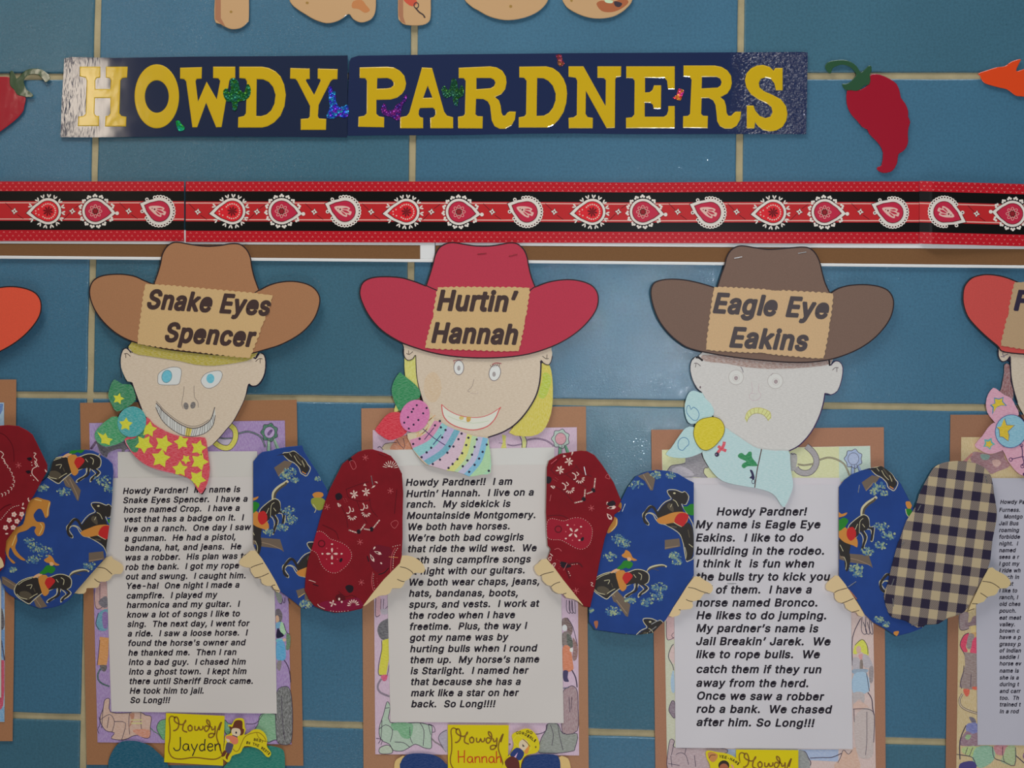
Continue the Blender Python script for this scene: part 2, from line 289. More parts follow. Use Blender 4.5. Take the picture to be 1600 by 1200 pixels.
GL = {"A":[515,[1,16,0,201,509,276,509,463,0,395,0,280,323,232,478,245,478,191,302,85,0],[1,110,142,110,199,370,199,370,142]],"B":[491,[1,60,0,60,509,241,509,274,507,304,501,329,491,367,461,390,421,398,374,393,336,378,307,343,278,315,267,363,245,391,220,411,184,418,136,410,88,386,48,368,31,344,18,317,8,284,2,247,0],[0,125,57,245,57,281,60,309,67,330,80,344,96,353,115,354,153,342,184,320,209,289,225,248,231,125,231],[0,125,285,238,285,273,290,302,304,323,326,335,355,333,393,313,429,294,442,270,449,240,452,125,452]],"C":[545,[1,267,-7,225,-3,186,7,150,25,119,49,92,79,70,115,53,157,44,203,40,254,44,305,53,352,70,393,92,429,119,459,150,484,186,501,225,512,267,516,317,511,362,496,402,471,435,438,459,397,473,348,408,348,389,395,357,428,315,449,267,456,237,453,209,445,184,432,161,414,141,391,125,364,113,332,106,295,103,254,106,213,113,177,125,145,141,117,161,94,184,76,210,63,237,56,284,54,330,65,369,90,397,128,408,160,473,160,459,112,435,71,402,38,363,13,317,-2]],"D":[537,[1,219,0,96,0,96,57,215,57,254,60,288,68,318,81,343,99,363,122,379,149,390,181,397,216,399,255,397,294,390,329,379,361,364,388,344,410,320,428,291,441,258,449,221,452,93,452,93,509,225,509,273,505,315,495,353,478,385,455,412,426,433,391,449,351,458,306,462,255,458,205,449,159,433,119,411,83,384,54,351,31,312,14,268,3],[1,125,509,125,0,60,0,60,509]],"E":[454,[1,60,0,60,509,372,509,372,452,125,452,125,286,355,286,355,229,125,229,125,57,375,57,375,0]],"F":[445,[1,60,0,60,509,369,509,369,452,125,452,125,278,346,278,346,221,125,221,125,0]],"G":[555,[1,269,-7,225,-3,185,7,149,25,118,49,91,79,69,116,53,157,43,203,40,254,43,305,53,352,69,393,91,429,117,459,149,484,184,501,223,512,265,516,316,510,363,494,403,469,436,436,460,395,474,349,408,349,387,393,356,427,315,448,265,456,236,453,209,445,183,432,160,414,141,392,125,364,113,332,106,295,103,254,106,213,113,177,125,145,141,117,161,95,184,76,210,63,238,56,269,53,322,61,365,85,396,123,407,147,413,173,415,202,434,199,283,199,283,256,478,256,478,200,475,160,466,124,451,91,431,62,406,38,377,19,344,5,308,-4]],"H":[552,[1,60,0,60,509,125,509,125,289,392,289,392,509,457,509,457,0,392,0,392,232,125,232,125,0]],"I":[200,[1,68,0,68,509,132,509,132,0]],"J":[431,[1,185,-7,143,-2,106,11,75,33,52,63,38,100,33,145,33,173,98,173,100,117,108,93,122,74,139,61,160,53,185,50,209,53,230,61,248,74,261,93,269,117,272,145,272,509,336,509,336,145,332,100,318,63,294,33,263,11,227,-2]],"L":[428,[1,60,0,60,509,125,509,125,57,361,57,361,0]],"M":[663,[1,60,0,60,509,152,509,277,187,311,84,322,49,307,49,352,187,476,509,568,509,568,0,504,0,504,327,507,457,498,409,456,291,342,0,286,0,170,291,112,457,119,457,122,291,122,0]],"N":[558,[1,60,0,60,509,136,509,355,163,414,55,405,54,399,157,399,509,463,509,463,0,387,0,202,290,148,381,108,452,119,454,125,291,125,0]],"O":[568,[1,267,-7,225,-3,186,7,150,25,119,49,92,79,70,115,53,157,44,203,40,254,44,305,53,352,70,393,92,429,119,459,150,484,186,501,225,512,267,516,309,512,348,501,384,484,415,459,442,429,464,393,480,352,490,305,493,254,490,203,480,157,464,115,442,79,415,49,384,25,348,7,309,-3],[0,267,53,296,55,324,63,349,76,372,94,392,116,408,144,420,176,428,213,430,254,428,295,420,332,408,365,392,392,372,415,349,433,324,446,296,453,267,456,237,453,210,445,184,433,161,415,142,392,125,364,113,332,106,295,103,254,106,213,113,176,125,144,142,117,161,94,184,76,210,63,237,55]],"P":[480,[1,60,0,60,509,235,509,272,506,305,499,332,487,356,471,375,452,390,430,400,404,407,377,409,348,407,318,400,291,390,265,375,243,356,223,332,207,305,195,272,188,235,186,109,186,109,242,233,242,279,248,312,266,333,294,343,328,343,367,333,402,312,428,279,446,232,452,125,452,125,0]],"R":[484,[1,60,0,60,509,236,509,273,506,305,500,333,489,356,473,376,455,390,433,401,408,407,381,409,352,407,323,401,296,390,271,376,250,356,232,333,217,305,206,273,200,236,198,96,198,96,255,234,255,280,260,313,276,334,300,344,333,344,371,334,405,313,430,279,446,233,452,125,452,125,0],[1,353,0,230,229,303,229,428,0]],"S":[482,[1,224,-9,188,-7,156,-1,128,9,102,23,81,40,64,60,51,83,42,109,38,137,104,137,114,102,136,76,166,59,204,50,246,50,286,60,317,79,338,106,346,139,340,168,310,197,245,222,184,239,145,253,112,269,86,289,67,313,56,341,52,372,54,400,62,425,75,448,92,468,113,484,138,498,165,508,195,514,227,516,259,514,289,508,316,498,360,468,390,427,398,403,401,378,337,378,332,402,320,421,302,437,280,449,254,456,204,457,167,448,139,430,121,405,115,376,122,345,155,315,212,293,295,270,344,248,372,226,395,198,407,161,406,112,399,87,386,64,370,43,349,25,323,11,294,0,261,-7]],"T":[484,[1,32,452,32,509,417,509,417,452,257,452,257,0,193,0,193,452]],"W":[721,[1,155,0,16,509,82,509,172,162,197,40,189,40,211,145,224,196,306,509,380,509,470,162,497,40,488,40,510,145,523,196,603,509,670,509,530,0,455,0,362,345,341,445,336,475,350,475,330,371,318,323,230,0]],"Y":[507,[1,203,0,203,208,16,509,91,509,203,327,240,254,250,230,224,230,260,310,280,344,381,509,455,509,268,208,268,0]],"a":[424,[1,137,-7,94,5,60,29,38,63,30,108,36,146,53,174,92,200,161,217,257,231,274,246,272,285,251,315,212,330,163,327,127,309,100,274,41,291,64,331,95,358,133,375,173,383,223,382,271,369,300,350,322,320,335,278,337,251,337,0,277,0,277,52,242,16,199,-4,181,-7],[0,192,47,228,59,254,80,270,108,276,138,276,190,231,176,147,163,112,147,93,118,96,82,119,57,156,46]],"b":[459,[1,208,-7,172,4,138,31,118,59,112,59,112,0,53,0,53,509,114,509,114,319,158,364,188,379,229,384,259,382,287,374,313,361,335,342,354,320,370,293,381,261,388,227,390,189,388,151,381,116,370,84,355,57,336,34,313,16,288,3,260,-6],[0,242,49,279,66,306,97,323,139,328,189,323,239,307,281,280,311,243,328,198,328,161,312,134,282,118,241,113,189,118,138,135,95,162,65,198,49]],"c":[431,[1,174,-5,144,3,117,16,93,35,72,58,56,85,44,116,37,150,34,187,37,225,44,260,56,291,72,318,93,341,117,360,144,374,174,382,226,384,276,371,318,346,349,308,362,277,303,262,278,304,242,325,207,330,163,321,130,296,108,258,98,212,98,163,108,117,130,80,163,55,207,46,253,55,285,80,304,117,363,102,341,56,306,21,261,-1,226,-7]],"d":[459,[1,165,-6,137,3,111,16,89,34,70,57,55,84,43,116,36,151,34,189,36,227,43,261,55,293,70,320,89,342,112,361,137,374,165,382,218,383,253,373,287,346,311,319,311,509,372,509,372,0,313,0,313,59,266,12,236,-3,217,-7],[0,226,49,263,65,290,95,306,138,312,189,306,241,290,282,263,312,227,328,182,328,145,311,118,281,102,239,96,189,102,139,118,97,145,66,182,49]],"e":[439,[1,177,-5,145,3,117,16,92,35,72,58,56,85,44,116,37,150,34,187,36,224,44,258,55,290,71,317,91,340,115,359,142,373,172,382,226,383,266,374,303,355,334,324,357,282,370,227,371,169,75,169,75,221,338,221,310,202,304,248,288,286,263,314,227,328,183,328,146,313,119,286,102,251,96,211,98,151,110,106,135,73,169,53,212,46,254,53,285,73,306,105,365,91,348,55,320,26,283,4,237,-7]],"f":[289,[1,228,379,228,327,6,327,6,379],[1,81,0,81,432,87,470,107,499,135,519,169,529,243,521,227,468,195,474,164,468,147,449,142,419,142,0]],"g":[460,[1,180,-149,134,-140,97,-122,59,-84,51,-69,101,-41,131,-74,169,-93,207,-97,236,-95,261,-87,282,-75,298,-58,308,-34,311,-6,311,68,277,32,236,10,195,5,165,7,138,14,113,27,90,43,71,65,55,90,43,120,36,154,34,191,36,229,43,263,55,293,71,320,90,342,112,361,138,374,166,382,218,383,253,373,288,346,308,319,313,319,313,379,372,379,372,-9,370,-40,363,-67,350,-90,334,-109,314,-124,265,-144,237,-149],[0,227,61,264,75,290,103,307,142,312,193,307,242,291,283,264,312,227,328,182,328,145,312,118,282,102,241,96,193,102,144,118,104,145,76,183,61]],"h":[445,[1,114,227,114,0,53,0,53,509,114,509,114,287,102,287,116,319,132,344,152,362,175,374,200,382,252,383,295,369,328,340,350,298,357,240,357,0,296,0,296,235,293,263,286,286,273,304,256,318,235,326,192,328,161,317,136,297,119,266]],"i":[202,[1,53,0,53,379,114,379,114,0],[1,63,448,43,472,47,504,73,522,105,518,125,494,121,463,95,444]],"j":[202,[1,53,379,114,379,114,-30,108,-72,92,-106,65,-129,27,-141,-10,-143,-10,-87,31,-80,47,-61,53,-29],[1,62,448,42,472,47,504,72,522,105,518,125,494,120,463,95,444]],"k":[416,[1,110,137,110,212,121,212,284,379,360,379,184,199,177,199],[1,53,0,53,509,114,509,114,0],[1,294,0,148,186,191,229,372,0]],"l":[185,[1,60,0,60,509,125,509,125,0]],"m":[645,[1,53,0,53,379,112,379,112,295,114,314,132,346,158,368,203,385,245,383,268,375,287,361,303,342,314,320,321,295,312,295,326,329,350,356,381,375,417,385,458,385,497,372,529,346,550,307,557,255,557,0,496,0,496,254,493,279,485,298,456,323,419,330,387,326,353,302,336,263,335,247,335,0,274,0,274,260,265,297,238,322,199,330,158,320,135,302,119,274,114,238,114,0]],"n":[445,[1,114,227,114,0,53,0,53,379,112,379,112,287,102,287,116,319,132,344,152,362,175,374,200,382,252,383,295,369,328,340,350,298,357,240,357,0,296,0,296,235,293,263,286,286,273,304,256,318,235,326,192,328,161,317,136,297,119,266]],"o":[450,[1,207,-8,174,-5,144,3,117,16,93,35,72,58,56,85,44,116,37,150,34,187,37,225,44,260,56,291,72,318,93,341,117,360,144,374,174,382,207,384,241,382,271,374,299,360,323,341,343,318,359,291,371,260,379,225,381,187,379,150,371,116,359,85,343,58,323,35,299,16,271,3,241,-5],[0,231,49,270,66,298,97,314,139,319,187,314,236,298,278,270,310,231,328,184,328,145,310,118,278,102,236,96,187,102,139,118,97,145,66,184,49]],"p":[459,[1,53,-143,53,379,112,379,112,319,158,364,188,379,229,384,259,382,287,374,313,361,335,342,354,320,370,293,381,261,388,227,390,189,388,151,381,116,370,84,355,57,336,34,313,16,288,3,260,-6,208,-7,173,4,138,31,118,59,114,59,114,-143],[0,242,49,279,66,306,97,323,139,328,189,323,239,307,281,280,311,243,328,198,328,161,312,134,282,118,241,113,189,118,138,135,95,162,65,198,49]],"r":[294,[1,53,0,53,379,112,379,112,321,137,354,171,377,213,385,243,384,243,322,190,324,159,315,135,296,119,269,114,237,114,0]],"s":[400,[1,157,-7,112,3,76,24,50,54,36,94,94,107,111,72,141,52,181,45,227,53,258,74,268,103,262,126,243,144,212,155,149,170,118,180,92,192,72,208,58,227,50,249,49,295,65,332,95,360,137,378,187,384,234,379,271,363,299,339,318,308,324,290,268,277,254,304,228,325,187,333,147,326,119,305,109,277,115,253,136,235,172,223,229,209,261,200,287,187,306,171,320,153,328,131,329,85,312,47,281,18,236,-2,210,-7]],"t":[262,[1,204,379,204,327,6,327,6,379],[1,65,471,126,471,126,98,136,61,156,51,202,54,213,2,168,-4,138,-1,113,7,92,21,77,41,68,64,65,93]],"u":[445,[1,158,-3,115,11,82,39,60,82,53,139,53,379,114,379,114,144,116,117,124,94,137,75,154,61,175,53,218,51,249,62,274,83,290,113,296,153,296,379,357,379,357,0,298,0,298,92,307,92,294,60,277,35,257,17,234,5,209,-3]],"v":[424,[1,163,0,17,379,84,379,173,132,206,21,184,21,216,132,305,379,371,379,226,0]],"w":[602,[1,138,0,23,379,87,379,147,164,175,41,165,41,199,189,252,379,316,379,375,163,402,41,391,41,434,214,480,379,545,379,429,0,368,0,319,172,277,338,291,338,248,172,199,0]],"x":[414,[1,21,0,171,218,171,171,29,379,100,379,179,253,207,206,175,206,233,306,282,379,352,379,209,169,209,214,358,0,287,0,209,120,173,182,205,182,148,85,91,0]],"y":[424,[1,47,-139,61,-86,104,-89,130,-74,151,-36,163,-1,17,379,84,379,173,132,206,21,184,21,216,132,305,379,371,379,204,-58,177,-107,139,-136,82,-145]],".":[223,[1,73,1,51,29,55,64,83,85,118,81,140,53,135,18,107,-3]],",":[223,[1,38,-119,68,71,137,71,84,-119]],"!":[231,[1,67,160,63,509,132,509,128,160],[1,75,1,54,29,58,64,86,85,121,80,142,53,138,18,110,-3]],"'":[241,[1,78,318,70,509,136,509,128,318]],"-":[488,[1,337,244,337,188,114,188,114,244]],"’":[212,[1,52,318,82,509,151,509,98,318]],"‘":[212,[1,52,318,104,509,151,509,121,318]]," ":[248]}
def text_polys(s, p0, p1, cap, slant=0.19, bold=1.0):
    w = sum(GL[c][0] for c in s); L = math.hypot(p1[0]-p0[0], p1[1]-p0[1]); ux, uy = (p1[0]-p0[0])/L, (p1[1]-p0[1])/L
    sx = L/(w-60); sy = cap/565.0; out = []; x = -34; hb = 27.0*bold*(sx+sy)/2
    for c in s:
        g = GL[c]; loops = []
        for l in g[1:]:
            pts = []
            for i in range(1, len(l), 2):
                gx = (x + l[i])*sx; gy = (l[i+1]+28)*sy; gx += gy*slant
                pts.append((p0[0] + gx*ux + gy*uy, p0[1] + gx*uy - gy*ux))
            loops.append((l[0], pts))
        outs = [q for f, q in loops if f]; ho = [q for f, q in loops if not f]
        for f_, q_ in loops:
            for i in range(len(q_)):
                a_, b_ = q_[i-1], q_[i]; m_ = math.hypot(b_[0]-a_[0], b_[1]-a_[1])
                if m_ < 1e-6: continue
                tx, ty = (b_[0]-a_[0])/m_*hb, (b_[1]-a_[1])/m_*hb; e = .55
                out.append([(a_[0]-tx*e-ty, a_[1]-ty*e+tx), (b_[0]+tx*e-ty, b_[1]+ty*e+tx), (b_[0]+tx*e+ty, b_[1]+ty*e-tx), (a_[0]-tx*e+ty, a_[1]-ty*e-tx)])
        for o in outs:
            bx = (min(a for a, b in o)-.2, max(a for a, b in o)+.2, min(b for a, b in o)-.2, max(b for a, b in o)+.2)
            hs = [h for h in ho if all(bx[0] <= a <= bx[1] and bx[2] <= b <= bx[3] for a, b in h)]
            f, t = tri2([o]+hs); out += [[f[i] for i in q] for q in t]
        x += g[0]
    return out
P = lambda r, g, b: mat('paper', (r, g, b))
I = lambda r, g, b: mat('ink', (r, g, b))
K = lambda r, g, b, k=0.25, a=0.6: mat('crayon', (r, g, b), k=k, a=a)
BLACK = (30, 24, 28)
# ------------------------------------------------------------ the wall: glazed blocks in a bed of grout
PITCH = 0.4064; GX, GZ = -0.590666, -0.402845; J = 0.0039
wall = bpy.data.objects.new('wall_back', bpy.data.meshes.new('wall_back')); COL.objects.link(wall)
x0, x1, z0, z1 = GX-2*PITCH, GX+5*PITCH, -(GZ+3*PITCH), -(GZ-2*PITCH)
bv = [(x0, .0022, z0), (x1, .0022, z0), (x1, .0022, z1), (x0, .0022, z1), (x0, .12, z0), (x1, .12, z0), (x1, .12, z1), (x0, .12, z1)]
wall.data.from_pydata(bv, [], [(0, 1, 2, 3), (5, 4, 7, 6), (4, 0, 3, 7), (1, 5, 6, 2), (3, 2, 6, 7), (4, 5, 1, 0)])
wall.data.materials.append(mat('grout', (154, 142, 112))); wall['kind'] = 'structure'; WLOC[wall.name] = Vector((0, 0, 0))
tiles = [mat('glaze', (53, 92, 110)), mat('glaze', (56, 97, 121)), mat('glaze', (54, 95, 119))]
for i in range(-2, 5):
    for j in range(-2, 3):
        xa, xb = GX+i*PITCH+J, GX+(i+1)*PITCH-J; zb, za = -(GZ+j*PITCH)-J, -(GZ+(j+1)*PITCH)+J
        V = []
        nseg = 14
        rg = random.Random(i*31+j)
        def edge(a, b, ins, y):
            r = []
            for k in range(nseg):
                t = k/nseg; r.append(Vector((a[0]+(b[0]-a[0])*t, y, a[1]+(b[1]-a[1])*t)))
            return r
        rings = []
        jit = [rg.uniform(-.0003, .0003) for _ in range(4*nseg)]
        for ins, y in ((0.0, .008), (0.0002, .0016), (0.0008, .0005), (0.002, 0.0)):
            A, B, C_, D_ = (xa+ins, za+ins), (xb-ins, za+ins), (xb-ins, zb-ins), (xa+ins, zb-ins)
            r = edge(A, B, ins, y)+edge(B, C_, ins, y)+edge(C_, D_, ins, y)+edge(D_, A, ins, y)
            for k, v in enumerate(r):
                if k < nseg or 2*nseg <= k < 3*nseg: v.z += jit[k]
                else: v.x += jit[k]
            rings.append(r)
        V = [v for r in rings for v in r]; n = 4*nseg; F = []
        for q in range(3):
            for k in range(n):
                F.append((q*n+k, q*n+(k+1) % n, (q+1)*n+(k+1) % n, (q+1)*n+k))
        F.append(tuple(range(3*n, 4*n)))
        o = link('block', V, F, [tiles[(i*2+j) % 3]], parent=wall, origin=Vector(((xa+xb)/2, 0, (za+zb)/2)))
# ------------------------------------------------------------ brown cork display rails under the border
def rail(xa, xb, ytop, ybot, label, cap=None):
    t = thing('display_rail', label, 'rail', (xa+xb)/2, (ytop(xa)+ybot(xa))/2, 0, 'display rails with brown cork inserts')
    wh = mat('ink', (212, 212, 212))
    def bar(name, a, b, ya, yb, d, m, th): return sheet(name, [(a, ya(a)), (b, ya(b)), (b, yb(b)), (a, yb(a))], d, m, t, thick=th, skirt=0.6, drop=0.4)
    bar('rail_back', xa, xb, ytop, ybot, 1.3, wh, 1.1)
    bar('upper_lip', xa, xb, ytop, lambda x: ytop(x)+22, 3.2, wh, 2.6)
    bar('lower_lip', xa, xb, lambda x: ybot(x)-4.6, ybot, 3.2, wh, 2.6)
    bar('cork_insert', xa, (cap or xb), lambda x: ytop(x)+22.2, lambda x: ybot(x)-4.8, 2.4, mat('card', (106, 74, 46)), 1.0)
    if cap:
        bar('end_cap', cap, xb, lambda x: ytop(x)+19, lambda x: ybot(x)-4.8, 2.9, mat('ink', (196, 205, 218)), 1.5)
yt = lambda x: 359.6 + (x-300)*0.0042 + max(0, x-1040)*0.003
yb = lambda x: 405.3 + (x-130)*0.0082 + max(0, x-1040)*0.003
rail(-420, 679.5, lambda x: yt(x), lambda x: yb(x), 'long cork display rail ending with white cap beside the red hat', cap=656.5)
rail(680.5, 1900, lambda x: yt(x), lambda x: yb(x), 'long cork display rail running right from behind the red hat')
# ------------------------------------------------------------ bandana border strips
def border(xa, xb, ya, yb_, dep, motifs, label, x_end=None, flip=False):
    t = thing('border_strip', label, 'border strip', (xa+xb)/2, 330, 3.6, 'bandana pattern border strips along the rail')
    def Y(f): return lambda x: ya(x)+(yb_(x)-ya(x))*f
    step = 4.0 if flip else 9.0
    def band(name, f0, f1, m, off, th=0.0):
        xs = [xa+(xb-xa)*k/max(1, round((xb-xa)/step)) for k in range(max(1, round((xb-xa)/step))+1)]
        V = [wp(x, Y(f0)(x), dep(x, 0)+off) for x in xs]+[wp(x, Y(f1)(x), dep(x, 0)+off) for x in xs]; n = len(xs)
        F = [(k, k+n, k+n+1, k+1) for k in range(n-1)]
        if th:
            V += [wp(x, Y(f0)(x), dep(x, 0)+off-th) for x in xs]+[wp(x, Y(f1)(x), dep(x, 0)+off-th) for x in xs]
            F += [(k+1, k+1+2*n, k+2*n, k) for k in range(n-1)]+[(k+n, k+3*n, k+1+3*n, k+1+n) for k in range(n-1)]
            F += [(0, 2*n, 3*n, n), (n-1, 2*n-1, 4*n-1, 3*n-1)]
        return link(name, V, F, [m], parent=t)
    cr_ = 0.2 if flip else 0.09; red = mat('gloss', (166, 16, 30), cr=cr_); red2 = mat('gloss', (168, 32, 36), cr=cr_); blk = mat('gloss', (5, 4, 3), cr=cr_); pink = mat('gloss', (238, 150, 140))
    band('strip_backing', 0, 1, mat('ink', (120, 20, 30)), -0.05, 0.35)
    band('dotted_band', 0, .163, red, 0); band('dotted_band', .815, 1, red, 0)
    band('black_band', .163, .33, blk, 0); band('black_band', .66, .815, blk, 0)
    band('red_band', .33, .66, red2, 0.02)
    band('pink_line', .348, .366, pink, 0.06); band('pink_line', .622, .64, pink, 0.06)
    tri = []
    for r, f in enumerate((.025, .083, .14, .845, .905, .968)):
        x = xa+3+(4.6 if r % 2 else 0)
        while x < xb-2:
            y = Y(f)(x); s = -1 if flip else 1
            tri += [[(x-.35, y+.4*s), (x, y-1.5*s), (x+.4, y+.4*s)], [(x, y-.1*s), (x-1.7, y+1.2*s), (x-.9, y+1.4*s)], [(x, y-.1*s), (x+1.0, y+1.4*s), (x+1.8, y+1.1*s)]]
            x += 9.3
    prints('trefoil_dots', [(mat('ink', (232, 140, 136)), 'M', tri)], lambda x, y: dep(x, y)+0.06, t, kind='stuff')
    wht = mat('ink', (198, 190, 182)); pk = mat('ink', (226, 160, 150)); ins = mat('gloss', (170, 34, 60)); dk = mat('ink', (92, 10, 18)); ins_r = mat('gloss', (196, 30, 40))
    for kind, cx, cy, tx, ty in motifs:
        if kind == 'D':
            s = 5.2; q = []
            for k in range(8):
                rr = s if k % 2 == 0 else s*.5; a = math.pi*k/4+.15; q.append((cx+rr*math.sin(a), cy-rr*math.cos(a)))
            prints('diamond_print', [(dk, 'l', [(cx-14, cy-13*tx), (cx-4, cy-3*tx)], 1.0), (dk, 'l', [(cx+4, cy+5*tx), (cx+14, cy+12*tx)], 1.0), (mat('ink', (30, 20, 20)), 'P', [(a*1.22-cx*.22, b*1.22-cy*.22) for a, b in q]), (wht, 'P', q), (mat('ink', (120, 30, 30)), 'e', (cx, cy, 1.3, 1.5))], lambda x, y: dep(x, y)+0.08, t)
            continue
        R = 20.5; dx, dy = tx-cx, ty-cy; dl = math.hypot(dx, dy); ang = math.atan2(dy, dx)
        def drop(r, k):
            L = dl*k; al = math.acos(min(.99, r/L)) ; out = []
            n = 22
            for i in range(n+1):
                a = ang+al+(2*math.pi-2*al)*i/n; out.append((cx+r*math.cos(a), cy+r*math.sin(a)))
            # concave side towards the tip
            tp = (cx+dx*k, cy+dy*k); out.append(((out[-1][0]+tp[0])/2+dy*.05, (out[-1][1]+tp[1])/2-dx*.05)); out.append(tp)
            out.append(((out[0][0]+tp[0])/2-dy*.04, (out[0][1]+tp[1])/2+dx*.04)); return out
        items = [(mat('ink', (34, 16, 22)), 'P', drop(R+0.9, 1.04)), (wht, 'P', drop(R, 1.0))]
        o_ = drop(R+2.2, 1.08)
        per = [o_[i] for i in range(0, len(o_)-3, 1 if kind == 'C' else 2)] + [o_[-3], o_[-1]]
        for i, (qx, qy) in enumerate(per):
            a = math.atan2(qy-cy, qx-cx)
            if kind == 'C': items += [(wht, 'e', (qx, qy, 2.9, 2.9, 0, 10)), (mat('ink', (60, 14, 20)), 'e', (qx, qy, 1.3, 1.3, 0, 8))]
            elif kind == 'B':
                for da in (-.09, .09): items.append((wht, 'e', (cx+(math.hypot(qx-cx, qy-cy)+1)*math.cos(a+da), cy+(math.hypot(qx-cx, qy-cy)+1)*math.sin(a+da), 1.9, 1.9, 0, 8)))
                items.append((wht, 'e', (qx+2.8*math.cos(a), qy+2.8*math.sin(a), 1.9, 1.9, 0, 8)))
            elif kind == 'A':
                for da in (-.4, 0.4): items.append((wht, 'P', petal(qx-2*math.cos(a), qy-2*math.sin(a), 7.2, 2.4, math.degrees(a+da))))
        if kind == 'B': items.append((wht, 'e', (tx+2*math.cos(ang), ty+2*math.sin(ang), 3, 3, 0, 9)))
        items += [(dk, 'P', drop(R-3.8, .80)), ((ins_r if kind == 'A' else ins), 'P', drop(R-4.8, .75))]
        if kind == 'A':
            for k in range(17):
                a = ang+.75+(2*math.pi-1.5)*k/16; items.append((pk, 'e', (cx+11.6*math.cos(a), cy+11.6*math.sin(a), 1.3, 1.3, 0, 7)))
            for sg in (-1, 1):
                for k in (1, 2): items.append((pk, 'e', (cx+dx*(.3+.13*k)-sg*dy*(.2-.07*k), cy+dy*(.3+.13*k)+sg*dx*(.2-.07*k), 1.2, 1.2, 0, 7)))
            for k in range(8): items.append((dk, 'P', petal(cx, cy, 8.5, 2.6, 45*k+12)))
        elif kind == 'B':
            items += [(dk, 'e', (cx, cy, 5.6, 5.6)), (mat('ink', (128, 18, 30)), 'e', (cx, cy, 3.2, 3.2))]
            for k in range(8): items.append((pk, 'E', (cx+7.6*math.cos(k*.785), cy+7.6*math.sin(k*.785), 2.7, 2.1, k*45, 8), .75))
        else:
            u = Vector((dx, dy)).normalized(); n_ = Vector((-u.y, u.x)); c0 = Vector((cx, cy))
            g = lambda a, b: tuple(c0+u*a+n_*b)
            items.append((pk, 'p', [g(18, 0), g(8, 6), g(-1, 8), g(-6, 7), g(-5, 3), g(-10, 3), g(-10, -3), g(-5, -3), g(-6, -7), g(-1, -8), g(8, -6)]))
            items += [(ins, 'p', [g(6, 2), g(0, 5.5), g(-4, 5), g(0, 3)]), (ins, 'p', [g(6, -2), g(0, -5.5), g(-4, -5), g(0, -3)]), (ins, 'p', [g(5, 0), g(-2, 1.8), g(-7.5, 0), g(-2, -1.8)]), (dk, 'e', (*g(8, 0), 1.5, 1.5, 0, 8)), (dk, 'e', (*g(12, 0), .9, .9, 0, 8))]
        prints('paisley_print', items, (lambda x, y: dep(x, y)+0.1) if flip else dep(cx, 0)+0.14, t, step=0.008, slc=4 if flip else 0)
    return t
border(-420, 287.6, lambda x: 283.5, lambda x: 376.6+x*.001, lambda x, y: 4.2,
       [('A', 75, 330, 41, 333), ('B', 149, 330, 181, 333), ('C', 249, 330, 219, 318), ('D', 22.5, 330, 1, 0), ('D', 113, 330, -1, 0), ('D', 201, 330, 1, 0), ('C', -26, 330, -56, 318), ('B', -124, 330, -92, 333), ('A', -200, 330, -234, 333)],
       'glossy red and black bandana border strip at the left, above the tan hat')
border(290.2, 1436, lambda x: 283.6+(1.6*math.exp(-((x-1000)/130)**2))+(x-290)*.0, lambda x: 378+(x-290)*.0024, lambda x, y: 4.3+0.22*math.sin(x/83.0),
       [('A', 363, 330, 327, 334), ('B', 440, 330, 472, 334), ('C', 539, 330, 508, 318), ('A', 635, 331, 598, 334), ('B', 717, 331, 751, 335), ('C', 823.5, 331, 793, 318),
        ('A', 925.5, 331, 890, 334), ('B', 1004.5, 331, 1038, 335), ('C', 1110, 332, 1078, 319), ('A', 1208, 332, 1173, 335), ('B', 1288.5, 331.5, 1322, 334), ('C', 1395, 332, 1362, 319)] +
       [('D', x, 331, s, 0) for x, s in ((309, 1), (401.5, -1), (491, 1), (580, 1), (674, -1), (769, 1), (866, 1), (966, -1), (1059, 1), (1151, 1), (1249, -1), (1344.5, 1))],
       'longest glossy bandana border strip, spanning above all three whole hats')
def dep_r(x, y):
    t = x-1436
    return 4.7 + 5.4*min(1, max(0, t)/20) - 5.0*min(1, max(0, t-26)/170)
border(1436.5, 1900, lambda x: 282.8+(x-1436)*.030, lambda x: 380.6+(x-1436)*.026, dep_r,
       [('C', 1475, 331, 1509, 347), ('B', 1582, 334, 1550, 331), ('D', 1526, 334, 1, 0), ('A', 1660, 336, 1696, 333), ('D', 1620, 335, 1, 0), ('C', 1765, 338, 1799, 352)],
       'glossy bandana border strip at the far right, with a pale sheen on its overlapping end', flip=True)
# ------------------------------------------------------------ the HOWDY PARDNERS banner
yel = mat('gloss', (180, 148, 14), cr=0.13)
def letters(parent, arr):
    for nm, ox, outer, hole in arr:
        o_ = T(ox, 80, 5.714, outer); h_ = [T(ox, 80, 5.714, h) for h in hole]
        o = sheet('letter', o_, 3.2, yel, parent, thick=0.3, holes=h_, skirt=1.25, drop=0.26)
H_ = [(712,138),(895,138),(895,235),(862,240),(850,262),(850,338),(985,338),(990,262),(978,240),(945,235),(945,138),(1140,138),(1135,235),(1092,240),(1075,262),(1066,555),(1085,578),(1128,585),(1125,672),(937,672),(942,580),(970,575),(985,555),(985,418),(848,418),(842,555),(855,575),(885,580),(882,668),(695,668),(700,585),(745,578),(765,560),(775,265),(762,235),(712,225)]
W_ = [(8,148),(203,142),(200,245),(155,248),(146,270),(168,450),(245,272),(335,430),(366,265),(350,243),(303,240),(303,138),(500,138),(500,240),(462,245),(448,262),(378,678),(330,680),(240,460),(160,680),(118,680),(62,270),(45,250),(8,245)]
D_ = [(537,138),(740,138),(800,150),(860,180),(905,225),(938,300),(952,390),(940,490),(905,575),(850,635),(790,670),(740,682),(525,682),(527,590),(578,578),(595,555),(605,270),(590,245),(537,240)]
